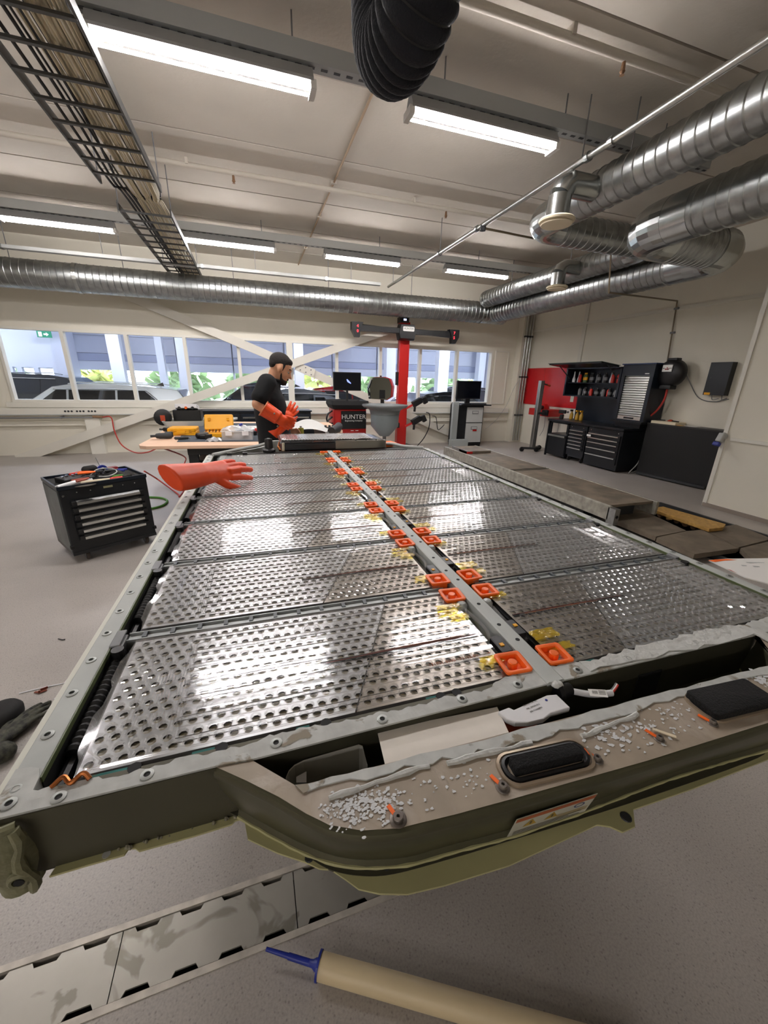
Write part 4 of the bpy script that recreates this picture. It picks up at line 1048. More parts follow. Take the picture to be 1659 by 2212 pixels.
# curved front nose of the tray behind the stack
fnose = MB()
pth = bez([(-.79, 2.36, 0), (-.66, 2.48, 0), (-.50, 2.62, 0), (-.40, 2.80, 0), (-.34, 2.95, 0), (.40, 2.95, 0), (.47, 2.78, 0), (.60, 2.55, 0), (.80, 2.37, 0)], 5)
fnose.loft([[p+Vector((0, 0, -.10)) for p in pth], [p for p in pth], [Vector((p.x*.93, p.y-.03, 0)) for p in pth], [Vector((p.x*.93, p.y-.03, -.10)) for p in pth]], closed=False)
fnose.build('far_nose_rim', 'frame_grey', pack)
MB().prism([(p.x*.95, p.y-.01) for p in pth], -.105, -.095).build('far_nose_floor', 'dark_olive', pack)
MB().tube(bez([(-.76, 2.30, .01), (-.60, 2.45, .016), (-.48, 2.55, .02), (-.40, 2.62, .03)], 5), .012, 8).build('far_harness', 'light_grey', pack)
MB().tube(bez([(.46, 2.55, .01), (.55, 2.48, .02), (.62, 2.40, .012), (.75, 2.33, .01)], 5), .012, 8).build('far_harness', 'light_grey', pack)
MB().obox((.535, 2.56, .008), (.11, .10, .03), rz=.2).build('orange_connector', 'orange_cap', pack)
for x in (-.56, -.66): MB().obox((x, 2.335, .004), (.03, .03, .02)).build('clip', 'black_plastic', pack)
MB().box(-.55, .62, 2.335, 2.375, -.03, .003).build('far_rail', 'black_plastic', pack)
bc = thing('black_connector', 'black cylindrical connector standing beside the far module stack', 'connector', M=PACK_M @ Matrix.Translation((-.40, 2.385, 0)))
MB().lathe([(.042, 0), (.044, .02), (.032, .028), (.028, .03), (.027, .085), (.024, .095), (.001, .097)], (0, 0, 0), 18).build('body', 'black_plastic', bc, smooth=True)
MB().cyl((0, 0, .097), (0, 0, .099), .010, 12).build('cap_ring', 'light_grey', bc)

# ---- inside the near cavity
mat('white_gloss', '#e8e8ea', .3)
c0 = PK(700, 1650, -.03)
mb_ = thing('metal_bracket', 'folded grey metal bracket standing in the left end of the nose cavity', 'bracket', M=PACK_M @ Matrix.Translation(c0))
tp_b = [PK(u, v, -.022)-c0 for u, v in ((617, 1680), (624, 1664), (636, 1652), (656, 1642), (775, 1608), (783, 1611), (793, 1650))]
MB().loft([[p+Vector((0, 0, dz)) for p in tp_b] for dz in (-.055, 0)] + [[p+Vector((.0, -.0022, dz)) for p in tp_b] for dz in (0, -.055)], closed=False).build('folded_plate', mat('bracket_grey', '#b4b2a8', .4), mb_)
q = [PK(u, v, -.035)-c0 for u, v in ((640, 1678), (662, 1666), (662, 1690), (640, 1690))]
MB().prism([(p.x, p.y) for p in q], q[0].z-.002, q[0].z).build('foot', 'white_gloss', mb_)
q = [PK(u, v, -.075)-c0 for u, v in ((660, 1668), (772, 1632), (785, 1672), (690, 1692))]
MB().prism([(p.x, p.y) for p in q], q[0].z-.002, q[0].z).build('base_plate', 'mid_grey', mb_)
P = [PK(*q, z) for q, z in (((815, 1579), -.012), ((1074, 1527), -.012), ((1099, 1582), -.006), ((832, 1652), -.006))]
cd = thing('white_card', 'blank white card lying across the nose cavity', 'card', M=PACK_M @ Matrix.Translation(P[0]))
q = [p-P[0] for p in P]
MB().add([tuple(p) for p in q]+[tuple(p-Vector((0, 0, .002))) for p in q], [(0, 1, 2, 3), (7, 6, 5, 4), (0, 4, 5, 1), (1, 5, 6, 2), (2, 6, 7, 3), (3, 7, 4, 0)]).build('sheet', mat('card_white', '#e4ddd2', .8, var=.03, vscale=40), cd)
os_ = thing('orange_sleeve', 'dark orange insulated lead under the white plastic cover in the nose cavity', 'cable', M=PACK_M @ Matrix.Translation((-.09, -.06, -.04)))
MB().tube(bez([(-.12, .028, .0), (-.04, .02, .008), (.02, -.0, .006), (.06, -.03, -.01)], 5), .014, 10).build('sleeve', mat('orange_dark', '#b4401a', .5), os_, smooth=True)
P = [PK(u, v, -.004) for u, v in ((1076, 1537), (1100, 1528), (1110, 1533), (1180, 1502), (1203, 1500), (1232, 1528), (1190, 1540), (1175, 1552), (1140, 1560), (1113, 1560), (1095, 1553))]
c0 = PK(1150, 1530, -.004)
wc = thing('white_plastic_cover', 'white moulded plastic cover with printed code beside the centre beam', 'cover', M=PACK_M @ Matrix.Translation(c0))
MB().prism([(p.x-c0.x, p.y-c0.y) for p in P], -.010, .0).build('shell', mat('white_gloss', '#e8e8ea', .3), wc, bevel=.003)
d = PK(1180, 1512, 0)-PK(1110, 1540, 0); Mp = WM[wc.name] @ frame((-.010, -.002, .0006), (d.x, d.y, 0), (-d.y, d.x, 0))
text('print', 'TESLA MOTORS, INC.', .0034, 'label_ink', Mp @ Matrix.Translation((.014, .010, 0)), wc, .0001)
text('print', 'P/N: 1009303-00-C', .0036, 'label_ink', Mp @ Matrix.Translation((.014, .003, 0)), wc, .0001)
text('print', 'S/N: T13A000901', .0036, 'label_ink', Mp @ Matrix.Translation((.014, -.004, 0)), wc, .0001)
MB().cyl((.034, .008, 0), (.034, .008, .0006), .0022, 10).build('blue_dot', 'blue_plastic', wc)
gl = thing('cable_gland', 'black cable gland smeared with sealant on the end of the centre beam', 'cable gland', M=PACK_M @ Matrix.Translation((.022, -.026, -.012)))
MB().lathe([(.016, 0), (.017, .008), (.014, .012), (.012, .03), (.010, .032)], (-.008, 0, 0), 14, axis='X').build('gland_body', 'black_plastic', gl, smooth=True)
MB().sphere((-.004, .004, .014), (.012, .010, .005), 10, 6).build('sealant_blob', 'sealant_white', gl, smooth=True)
Q = [PK(u, v, z) for u, v, z in ((1205, 1489, -.012), (1240, 1494, -.012), (1280, 1500, -.012), (1322, 1497, -.012))]
ct = thing('white_cable', 'white sleeved cable with paper tag coming from the gland on the centre beam', 'cable', M=PACK_M @ Matrix.Translation(Q[0]))
MB().tube(bez([p-Q[0] for p in Q], 5), .0055, 10).build('sleeve', 'white_gloss', ct, smooth=True)
e_ = Q[3]-Q[0]
for k, m in enumerate(('red_hose', 'paper', 'mid_grey')):
    MB().tube(bez([e_+Vector((-.004, .002*(k-1), 0)), e_+Vector((.012, .004+.002*k, .003)), e_+Vector((.022, .009+.002*k, .004))], 4), .0018, 6).build('core', m, ct)
tg = [PK(u, v, -.006)-Q[0] for u, v in ((1270, 1488), (1308, 1490), (1314, 1506), (1275, 1503))]
MB().add([tuple(p) for p in tg]+[tuple(p-Vector((0, 0, .001))) for p in tg], [(0, 1, 2, 3), (7, 6, 5, 4), (0, 4, 5, 1), (1, 5, 6, 2), (2, 6, 7, 3), (3, 7, 4, 0)]).build('paper_tag', 'paper', ct)
bt = MB(); ex = (tg[1]-tg[0]); ey = (tg[3]-tg[0])
for k in range(7):
    a = tg[0]+ex*(.18+.045*k)+ey*.25+Vector((0, 0, .0005)); bt.add([a, a+ex*.022, a+ex*.022+ey*.45, a+ey*.45], [(0, 3, 2, 1)])
for k in range(3):
    a = tg[0]+ex*.55+ey*(.2+.22*k)+Vector((0, 0, .0005)); bt.add([a, a+ex*.38, a+ex*.38+ey*.08, a+ey*.08], [(0, 3, 2, 1)])
bt.build('tag_print', 'label_ink', ct)
p = PK(1435, 1583, .003); d = (PK(1458, 1587, .003)-PK(1425, 1576, .003)).normalized()
sp = thing('tape_sliver', 'small white sliver of plastic lying on the nose plate between the ports', 'scrap', M=PACK_M @ Matrix.Translation(p))
MB().beam(-d*.015, d*.015, .004, .0015).build('sliver', 'cream_plastic', sp)
# poster sheet over the right rail
P = [PK(u, v, .004) for u, v in ((1531, 1211), (1570, 1208), (1659, 1207), (1659, 1262), (1610, 1248), (1575, 1232))]
P = P[:3] + [P[2]+Vector((.30, -.02, -.0)), P[3]+Vector((.25, -.12, 0))] + P[3:]
c0 = P[0]
ps = thing('instruction_sheet', 'white printed sheet with a red edge lying over the right rail of the pack', 'sheet', M=PACK_M @ Matrix.Translation(c0))
MB().prism([(p.x-c0.x, p.y-c0.y) for p in P], -.001, .002).build('sheet', 'paper', ps)
a, b = P[0]-c0, P[1]-c0
def strip(name, uv, m, par, base, z=.0065):
    Q = [PK(u, v, z)-base for u, v in uv]; MB().add([tuple(q) for q in Q], [tuple(range(len(Q)))]).build(name, m, par)
strip('red_edge', ((1529, 1211), (1545, 1208.5), (1572, 1207.5), (1592, 1209.5), (1565, 1211), (1545, 1214)), 'orange_cap', ps, c0)
strip('red_line', ((1570, 1229), (1578, 1231), (1592, 1238), (1584, 1235)), 'red_paint', ps, c0)
for (u0, v0, u1, v1) in ((1610, 1214, 1650, 1216), (1625, 1222, 1640, 1225), (1600, 1220, 1612, 1223)):
    strip('print', ((u0, v0), (u1, v0+1), (u1+2, v1), (u0+4, v1)), 'light_grey', ps, c0)

# ---- on the floor near the camera
tip, colr, end = PZ(575, 2050, .045), PZ(690, 2086, .035), PZ(1165, 2222, .030)
dv = (end-colr).normalized()
ck = thing('sealant_cartridge', 'long beige sealant cartridge with a blue mixing nozzle lying on the near floor', 'cartridge', colr)
end2 = colr + dv*.85
MB().cyl(colr, end2, .030, 28).build('tube', mat('beige_foil', '#d9c6a0', .4, var=.04, vscale=10), ck, smooth=True, w=True)
MB().tube([colr-dv*.004, colr+dv*.002], .033, 24).build('collar', 'blue_plastic', ck, w=True)
MB().tube([colr, colr-dv*.012, colr-dv*.020, colr-dv*.03], [.016, .014, .009, .008], 14).build('nozzle_base', 'blue_plastic', ck, smooth=True, w=True)
nd = (tip-(colr-dv*.03))
MB().tube([colr-dv*.03, colr-dv*.03+nd*.48], [.0085, .008], 12).tube([colr-dv*.03+nd*.48, tip], [.0065, .005], 12).build('mixing_nozzle', 'blue_plastic', ck, smooth=True, w=True)

def voxel_glove(name, label, cat, base, M, fingers, sleeve, m, vox=.004, group=None, parent_things=None):
    """fingers: list of polylines with radii; sleeve: list of (centre, half width, half height, roll)"""
    t = thing(name, label, cat, M=Matrix.Translation(base) @ M, group=group)
    b = MB(); rings = []
    for c, a, h, ang in sleeve:
        rings.append([Vector(c)+Matrix.Rotation(ang, 3, 'Z') @ Vector((0, a*cos(2*pi*j/18), h*sin(2*pi*j/18))) for j in range(18)])
    b.loft(rings, cap=True)
    for f in fingers:
        for (p0, r0), (p1, r1) in zip(f[:-1], f[1:]): b.capsule(p0, p1, r0, r1, 10)
    o = b.build('glove_body', m, t, smooth=True)
    remesh(o, vox, 5, .5); return t
HAND = [
    [((.0, .034, .004), .013), ((.045, .040, .006), .0125), ((.085, .044, .0), .0115), ((.115, .046, -.008), .010)],
    [((.0, .012, .006), .0135), ((.055, .013, .010), .013), ((.10, .014, .003), .012), ((.135, .014, -.007), .0105)],
    [((.0, -.011, .006), .013), ((.05, -.012, .009), .0125), ((.095, -.014, .002), .0115), ((.125, -.015, -.007), .010)],
    [((-.005, -.033, .004), .012), ((.035, -.037, .005), .0115), ((.068, -.040, -.001), .0105), ((.092, -.042, -.008), .009)],
    [((-.065, .030, -.004), .015), ((-.035, .056, -.006), .0145), ((-.002, .070, -.010), .0125), ((.02, .074, -.014), .011)]]
# big orange glove on the left rail
gw = PZ(488, 1016, HT+.075)
ex = (PZ(556, 1010, HT+.045)-PZ(372, 1040, HT+.085)).normalized()
Mg = frame((0, 0, 0), ex, Vector((0, 0, 1)).cross(ex)) @ Matrix.Rotation(radians(48), 4, 'X') @ Matrix.Scale(1.14, 4)
sl = [((-.265, .006, .0), .056, .030, .25), ((-.26, .004, .0), .060, .034, .22), ((-.19, 0, .0), .056, .033, .1), ((-.12, 0, .0), .050, .033, 0), ((-.085, 0, .0), .046, .027, 0), ((-.05, 0, .0), .049, .023, 0), ((.0, 0, .002), .050, .019, 0), ((.015, 0, .002), .044, .014, 0)]
HB = [[((p[0], -p[1]*1.15, p[2]+(.008 if k == 1 else 0)-(.010 if k == 3 else 0)), r*1.15) for p, r in f] for k, f in enumerate(HAND)]
voxel_glove('rubber_glove', 'long orange rubber gauntlet lying over the left rail of the pack', 'glove', gw, Mg, HB, sl, 'orange_rubber', .004)
# black work gloves at the left edge
gb_ = PZ(47, 1563, .03); ex = (PZ(84, 1540, .03)-PZ(30, 1580, .03)).normalized()
Mg = frame((0, 0, 0), ex, Vector((0, 0, 1)).cross(ex)); Mg = Mg @ Matrix.Scale(1.0, 4)
sl2 = [((-.20, 0, .0), .048, .024, 0), ((-.13, 0, .0), .040, .022, 0), ((-.06, 0, .0), .046, .021, 0), ((.0, 0, .002), .046, .017, 0), ((.012, 0, .002), .04, .013, 0)]
voxel_glove('work_glove', 'black grip glove lying palm down on the floor at the left edge', 'glove', gb_, Mg, HAND, sl2, mat('glove_black', '#1d1d1c', .75, var=.5, vscale=40, color2='#4d4d40', bump=.4, bscale=60), group='black gloves on the floor at left')
k_ = thing('knee_pad', 'round black foam pad behind the black glove on the floor', 'pad', PZ(8, 1553, 0))
MB().lathe([(.07, 0), (.080, .01), (.082, .04), (.07, .06), (.05, .068), (.001, .072)], (0, 0, 0), 26).build('pad_shell', 'rubber', k_, smooth=True)
MB().box(-.10, .0, -.012, .012, .02, .03).build('strap', 'black_plastic', k_)
kb = thing('knee_pad', 'dark foam pad in front of the black glove at the left picture edge', 'pad', PZ(4, 1640, 0))
MB().sphere((0, 0, .035), (.06, .05, .042), 16, 10).build('pad_shell', 'glove_black', kb, smooth=True)
MB().box(-.09, .0, -.010, .010, .01, .02).build('strap', 'black_plastic', kb)
# white cable tie, copper bits, scraps
tie = thing('cable_tie', 'thin white cable tie lying bent on the floor beside the left rail', 'cable tie', PZ(100, 1485, 0))
MB().tube(bez([PZ(41, 1498, .003), PZ(90, 1486, .004), PZ(139, 1476, .003)], 5)+[PZ(150, 1462, .004), PZ(175, 1430, .004)], .003, 6).tube([PZ(140, 1476, .003), PZ(120, 1508, .003)], .0025, 6).build('strap', 'white_gloss', tie, w=True)
MB().sphere(PZ(119, 1510, .004), .006, 8, 6).build('head', 'white_gloss', tie, w=True)
cs_ = thing('copper_scrap', 'small bent copper scrap on the floor beside the white cable tie', 'scrap', PZ(92, 1492, 0))
a = PZ(92, 1492, .006); MB().obox(a, (.035, .022, .004), .4).obox(a+Vector((-.02, -.005, 0)), (.03, .01, .004), -.3).obox(a+Vector((.005, .008, .006)), (.03, .003, .012), .4).build('bent_strip', mat('copper_dark', '#8a4e40', .4, .7), cs_, w=True)
ss = thing('metal_scrap', 'thin dark metal splinter on the floor left of the pack', 'scrap', PZ(134, 1381, 0))
MB().tube(bez([PZ(126, 1380, .003), PZ(134, 1382, .005), PZ(141, 1381, .003)], 3), .004, 5).build('splinter', 'dark_grey', ss, w=True)
# crack line in the floor
# ---- scissor lift parts at the right
LZ = .30
lift = thing('lift_runway', 'low worn vehicle lift runway right of the pack with a pale steel edge', 'vehicle lift', (3.65, 4.7, 0))
mat('runway_top', '#74695a', .7, var=.35, vscale=5, bump=.25, bscale=60); mat('runway_edge', '#a19e93', .55, .2, var=.3, vscale=14)
MB().box(3.32, 4.02, 2.75, 6.85, LZ-.03, LZ).build('runway_deck', 'runway_top', lift, w=True)
for x0, x1 in ((3.29, 3.33), (4.01, 4.05)): MB().box(x0, x1, 2.70, 6.88, LZ-.16, LZ+.006).build('side_channel', 'runway_edge', lift, w=True, bevel=.006)
MB().box(3.42, 3.92, 2.9, 6.8, .10, LZ-.03).build('under_frame', 'dark_grey', lift, w=True)
for y in (4.55, 4.62): MB().box(3.33, 4.01, y, y+.012, LZ, LZ+.006).build('deck_joint', 'black_matte', lift, w=True)
for y in (3.2, 5.9): MB().box(3.45, 3.9, y, y+.4, 0, .10).build('base_foot', 'dark_grey', lift, w=True)
MB().box(3.29, 3.36, 2.62, 2.72, .10, LZ-.01).build('front_bracket', 'galv', lift, w=True)
MB().cyl((3.325, 2.615, .2), (3.325, 2.63, .2), .018, 12).build('pin_hole', 'black_matte', lift, w=True)
tp_ = thing('turn_plate', 'weathered turntable plate resting on the far end of the lift runway', 'turn plate', (3.6, 6.3, LZ))
MB().box(-.26, .26, -.3, .3, .0, .05).build('plate', 'runway_top', tp_, bevel=.006); MB().box(-.27, -.15, -.31, .0, .005, .045).build('red_lock', 'red_paint', tp_)
MB().box(-.27, -.26, -.3, .3, .0, .06).build('edge_strip', 'galv', tp_)
mat('plate_brown', '#6e6354', .75, var=.25, vscale=7, bump=.25, bscale=70)
dp = thing('lift_pit_cover', 'brown steel cover plates and open roller pit of the lift, right of the pack', 'pit cover', (4.3, 2.4, 0))
PZH = .10
def plate_q(uv, z=PZH, name='cover_plate', m='plate_brown', th=.05):
    q = [PZ(u, v, z) for u, v in uv]; c = sum(q, Vector())/len(q)
    MB().prism([(p.x, p.y) for p in q], z-th, z).build(name, m, dp, w=True)
plate_q(((1306, 1114), (1391, 1104), (1420, 1117), (1482, 1146), (1417, 1159)))
plate_q(((1419, 1161), (1484, 1147), (1517, 1144), (1594, 1184), (1500, 1197)))
plate_q(((1519, 1143), (1590, 1133), (1659, 1160), (1659, 1166), (1596, 1182)))
plate_q(((1600, 1184), (1659, 1170), (1720, 1195), (1720, 1225), (1640, 1222)))
plate_q(((1300, 1088), (1385, 1080), (1425, 1088), (1390, 1102), (1310, 1110)), .12, 'ramp_plate')
a = PZ(1391, 1106, 0.03); b = PZ(1560, 1150, .03)
for k in range(6):
    c = PZ(1425+k*18, 1112+k*6.5, .06); d_ = PZ(1462+k*18, 1108+k*6.5, .06)
    MB().cyl(c, d_, .035, 12).build('roller', 'rust', dp, w=True)
MB().prism([(p.x, p.y) for p in [PZ(u, v, 0) for u, v in ((1490, 1205), (1598, 1196), (1640, 1240), (1560, 1230))]], -.10, -.06).build('pit_floor', 'black_matte', dp, w=True)
MB().box(LX0, LX1, LY0, LY1, -.14, -.12).build('pit_pan', 'black_matte', dp, w=True)
for x0, x1, y0, y1 in ((LX0+.02, LX0+.06, LY0, LY1), (LX1-.06, LX1-.02, LY0, LY1)): MB().box(x0, x1, y0, y1, -.12, .05).build('bearer', 'dark_grey', dp, w=True)
pl = thing('wooden_plank', 'yellowish wooden plank lying across the open roller pit at the right', 'plank', PZ(1480, 1118, PZH))
q = [PZ(u, v, PZH+.045) for u, v in ((1402, 1097), (1432, 1094), (1568, 1132), (1562, 1139), (1533, 1142))]
MB().prism([(p.x, p.y) for p in q], PZH+.005, PZH+.045).build('board', mat('plank_wood', '#b58d4a', .6, var=.25, vscale=3, stretch=(8, 8, 8)), pl, w=True, bevel=.004)
for u, v in ((1450, 1116), (1480, 1125)): c = PZ(u, v, PZH+.01); MB().obox(c, (.10, .06, .05), .3).build('batten', 'plank_wood', pl, w=True)

# lifting table that carries the pack (hidden below it)
lt = thing('lift_table', 'low grey lifting table standing under the battery pack', 'lift table', (0, 1.2, 0))
MB().box(-.42, .42, -.75, .75, .93, HT-.116).build('platform', 'dark_grey', lt); MB().box(-.38, .38, -.7, .7, 0, .10).build('base', 'dark_grey', lt)
for x in (-.32, .32):
    MB().beam((x, -.65, .10), (x, .65, .93), .04, .08).build('scissor_arm', 'mid_grey', lt); MB().beam((x*.85, .65, .10), (x*.85, -.65, .93), .04, .08).build('scissor_arm', 'mid_grey', lt)
# ================================================================ far side of the workshop
TZ = .90
# ---- work table
P = [PZ(u, v, TZ) for u, v in ((303, 962), (318, 950), (386, 905))]
x0, y0 = P[0].x, P[0].y
tb = thing('work_table', 'large work table with pale pink wooden top and dark under frame behind the pack', 'table', (-.5, 5.3, 0))
top = [(-1.60, 4.16), (-1.63, 4.26), (-1.60, 4.9), (-1.64, 6.6), (.75, 6.2), (.75, 5.1), (.40, 3.98), (.36, 3.93), (-1.53, 4.11)]
MB().prism(top, TZ-.035, TZ).build('table_top', 'wood_pink', tb, w=True, bevel=.004)
MB().prism([(-1.28, 4.35), (-1.40, 6.3), (.45, 6.0), (.22, 4.15)], TZ, TZ+.004).build('desk_mat', 'mat_blue', tb, w=True)
for x, y in ((-1.15, 4.5), (.15, 4.4), (-1.25, 6.2), (.4, 5.9)): MB().box(x-.05, x+.05, y-.05, y+.05, 0, TZ-.035).build('leg', 'black_metal', tb, w=True)
MB().box(-1.2, .2, 4.42, 4.5, TZ-.16, TZ-.035).box(-1.2, .3, 5.9, 6.0, TZ-.16, TZ-.035).build('under_rail', 'dark_grey', tb, w=True)
MB().box(-1.15, .1, 4.7, 5.6, .32, .62).build('under_shelf_box', 'black_metal', tb, w=True)
def on_table(u, v, z=TZ+.004): return PZ(u, v, z)
# yellow cases
c = on_table(395, 938)
cs1 = thing('tool_case', 'closed yellow plastic tool case lying flat on the left of the work table', 'case', c, -.06)
MB().rbox(-.15, .17, -.10, .16, 0, .045, .02).build('case_base', 'yellow_case', cs1, smooth=True); MB().rbox(-.15, .17, -.10, .16, .047, .085, .02).build('lid', 'yellow_case', cs1, smooth=True)
MB().box(-.04, .05, -.118, -.10, .02, .05).build('handle', 'yellow_case', cs1); 
for x in (-.09, .11): MB().box(x-.015, x+.015, -.106, -.10, .03, .065).build('latch', mat('yellow_dark', '#c98a0c', .5), cs1)
c = on_table(470, 944)
cs2 = thing('tool_case', 'open orange yellow tool case with upright lid full of small bits', 'case', c, -.05)
MB().rbox(-.17, .17, -.02, .22, 0, .05, .02).build('case_base', 'yellow_case', cs2, smooth=True)
lidM = Matrix.Translation((0, .22, .05)) @ Matrix.Rotation(radians(58), 4, 'X')
b = MB().rbox(-.17, .17, 0, .21, -.01, .03, .02); b.v = [tuple(lidM @ Vector(p)) for p in b.v]; b.build('lid', 'yellow_case', cs2, smooth=True)
b = MB().rbox(-.07, .07, .15, .18, -.02, -.008, .008); b.v = [tuple(lidM @ Vector(p)) for p in b.v]; b.build('handle_recess', 'yellow_dark', cs2)
MB().box(-.15, .15, 0, .22, .05, .054).build('insert', 'yellow_dark', cs2)
for k in range(8): MB().cyl((-.13+k*.037, .03+.02*(k % 3), .05), (-.12+k*.037, .03+.02*(k % 3), .085), .007, 6).build('bit', 'dark_grey' if k % 2 else 'copper', cs2)
for x in (-.11, .11): MB().box(x-.014, x+.014, .515 if False else .24, .28, .17, .20).build('latch', 'yellow_case', cs2)
# grey tray, black box with white scanner, drill, pistols, clear box
c = on_table(405, 918)
t = thing('parts_tray', 'shallow grey plastic tray behind the yellow cases on the table', 'tray', c, -.05)
MB().loft([[(x, y, 0) for x, y in rrect(-.26, .26, -.18, .22, .04, 4)], [(x, y, .07) for x, y in rrect(-.30, .30, -.20, .25, .05, 4)], [(x, y, .07) for x, y in rrect(-.28, .28, -.18, .23, .04, 4)], [(x, y, .02) for x, y in rrect(-.25, .25, -.16, .2, .04, 4)]], cap=True).build('tray_body', 'light_grey', t)
MB().prism(rrect(-.26, .26, -.16, .21, .04, 4), .045, .05).build('tray_filling', mat('moss_grey', '#6d6c58', .8), t)
c = PY(408, 905, 6.2); c.z = TZ
t = thing('battery_charger', 'black charger box with white control panel standing at the back of the table', 'charger', c, -.05)
MB().rbox(-.19, .19, -.10, .12, 0, .21, .012).build('case', 'black_plastic', t)
b = MB().box(-.15, .15, -.105, .10, 0, .06); M_ = Matrix.Translation((0, 0, .215)) @ Matrix.Rotation(-.25, 4, 'X'); b.v = [tuple(M_ @ Vector(p)) for p in b.v]; b.build('control_panel', 'white_gloss', t, bevel=.006)
for k, m in enumerate(('dark_grey', 'orange_cap', 'dark_grey')): MB().cyl((-.09+k*.09, -.112, .245), (-.09+k*.09, -.10, .245), .02, 10).build('knob', m, t)
c = PY(355, 920, 6.0); c.z = TZ
t = thing('cable_drum', 'dark cable reel standing on edge behind the tray on the table', 'reel', c, .1)
MB().lathe([(.10, -.05), (.115, -.04), (.115, .04), (.10, .05), (.001, .05)], (0, 0, .118), 18, axis='Y').build('drum', 'black_plastic', t, smooth=True)
MB().box(-.03, .03, -.056, -.05, .07, .15).build('label', 'orange_dark', t)
def drill(u, v, label, body, rz):
    c = on_table(u, v); t = thing('cordless_drill', label, 'drill', c, rz)
    MB().tube([(-.10, 0, .035), (-.09, 0, .035), (.03, 0, .035), (.06, 0, .035), (.07, 0, .035)], [.02, .032, .033, .028, .018], 12).build('motor_housing', body, t, smooth=True)
    MB().cyl((.07, 0, .035), (.12, 0, .035), .014, 10).build('chuck', 'dark_grey', t)
    MB().obox((-.05, -.07, .025), (.05, .13, .04), .25).build('handle', 'black_plastic', t, bevel=.008)
    MB().obox((-.065, -.14, .03), (.08, .05, .06), .25).build('battery', body, t, bevel=.006); return t
drill(365, 934, 'black cordless drill lying at the left of the yellow case on the table', 'black_plastic', 2.7)
drill(352, 948, 'dark pistol tool lying at the front left edge of the table', 'dark_grey', 3.3)
drill(440, 946, 'dark red and black cordless tool lying in front of the open yellow case', 'black_plastic', .9)
c = on_table(393, 950); t = thing('screwdriver_grip', 'short dark tool grip lying on the front edge of the desk mat', 'tool', c, .05)
MB().capsule((-.06, 0, .02), (.06, 0, .02), .018, .015, 10).build('grip', 'dark_grey', t, smooth=True); MB().cyl((.06, 0, .02), (.09, 0, .02), .006, 8).build('tip', 'mid_grey', t)
c = on_table(515, 948)
t = thing('clear_storage_box', 'translucent storage box holding a plastic bag on the table beside the man', 'box', c, -.05)
clear_mat('milky_clear', (.93, .93, .93), .2, blend=.4, body=.45)
MB().rbox(-.17, .17, -.10, .12, 0, .095, .02).build('box_body', 'milky_clear', t, smooth=True); MB().rbox(-.18, .18, -.11, .13, .095, .105, .02).build('rim', 'milky_clear', t)
for x in (-.09, .09): MB().box(x-.035, x+.035, -.118, -.108, .055, .10).build('clip', 'white_gloss', t)
r4 = random.Random(4)
MB().grid(lambda s, q: (-.17+.36*s, -.08+.18*q, .11+.05*sin(3.1*s)*sin(3.0*q)+.012*sin(14*s+9*q)), 14, 10).build('bag', 'milky_clear', t, smooth=True)
MB().cyl((.03, -.02, .16), (.06, -.03, .175), .014, 10).build('blue_cap', 'blue_plastic', t)
c = on_table(470, 951); t = thing('plastic_bag', 'crumpled clear plastic bag spilling off the storage box', 'bag', c)
MB().grid(lambda s, q: (-.12+.17*s, -.09+.15*q, .004+.035*sin(3.1*s)*sin(3.1*q)+.008*sin(17*s+11*q)), 12, 8).build('film', 'milky_clear', t, smooth=True)
c = on_table(552, 938); t = thing('red_power_tool', 'red and black power tool on the table edge behind the man', 'power tool', c, .3)
MB().capsule((-.05, 0, .045), (.07, 0, .045), .035, .03, 10).build('body', 'red_paint', t, smooth=True); MB().obox((-.04, -.06, .03), (.05, .11, .05)).build('handle', 'black_plastic', t, bevel=.008)
c = on_table(480, 915); t = thing('laptop', 'closed grey laptop lying at the back of the table', 'laptop', PZ(470, 908, TZ+.006), -.2)
MB().rbox(-.28, .28, -.18, .2, 0, .016, .02).build('base', 'mid_grey', t); MB().rbox(-.28, .28, -.18, .2, .017, .032, .02).build('lid', 'light_grey', t)
c = on_table(545, 920); t = thing('paper_pad', 'white note pad on the desk mat behind the man', 'note pad', PZ(540, 924, TZ+.006), -.05)
MB().box(-.16, .16, -.12, .12, 0, .012).build('pages', 'paper', t); MB().box(-.16, .16, .10, .12, .012, .016).build('binding', 'light_grey', t)
# rolled cover sheet on the table right of the man
c = PZ(655, 935, TZ)
t = thing('folded_cover', 'white protective cover rolled open on the table right of the man', 'cover', c, -.12)
MB().grid(lambda s, q: (-.18+.62*s, -.25+.8*q, .02+.10*sin(pi*min(s*1.15, 1))*(.5+.5*q) + .012*sin(7*q+4*s)), 18, 12).build('white_sheet', mat('white_vinyl', '#dcdcd8', .45), t, smooth=True)
MB().tube([(.36, -.28, .055), (.46, .0, .06), (.50, .25, .06)], [.052, .058, .055], 16).build('black_roll', 'black_plastic', t, smooth=True)
MB().tube([(.30, -.29, .03), (.40, -.05, .035), (.44, .2, .04)], [.02, .03, .03], 12).build('grey_roll', 'mid_grey', t, smooth=True)
c = PZ(712, 930, TZ); t = thing('small_black_tool', 'small black tool at the right end of the work table', 'tool', c, .2)
MB().rbox(-.12, .10, -.05, .05, 0, .05, .015).build('body', 'black_plastic', t); 
for x in (-.06, 0, .05): MB().cyl((x, 0, .05), (x, 0, .075), .018, 8).build('knob', 'dark_grey', t)
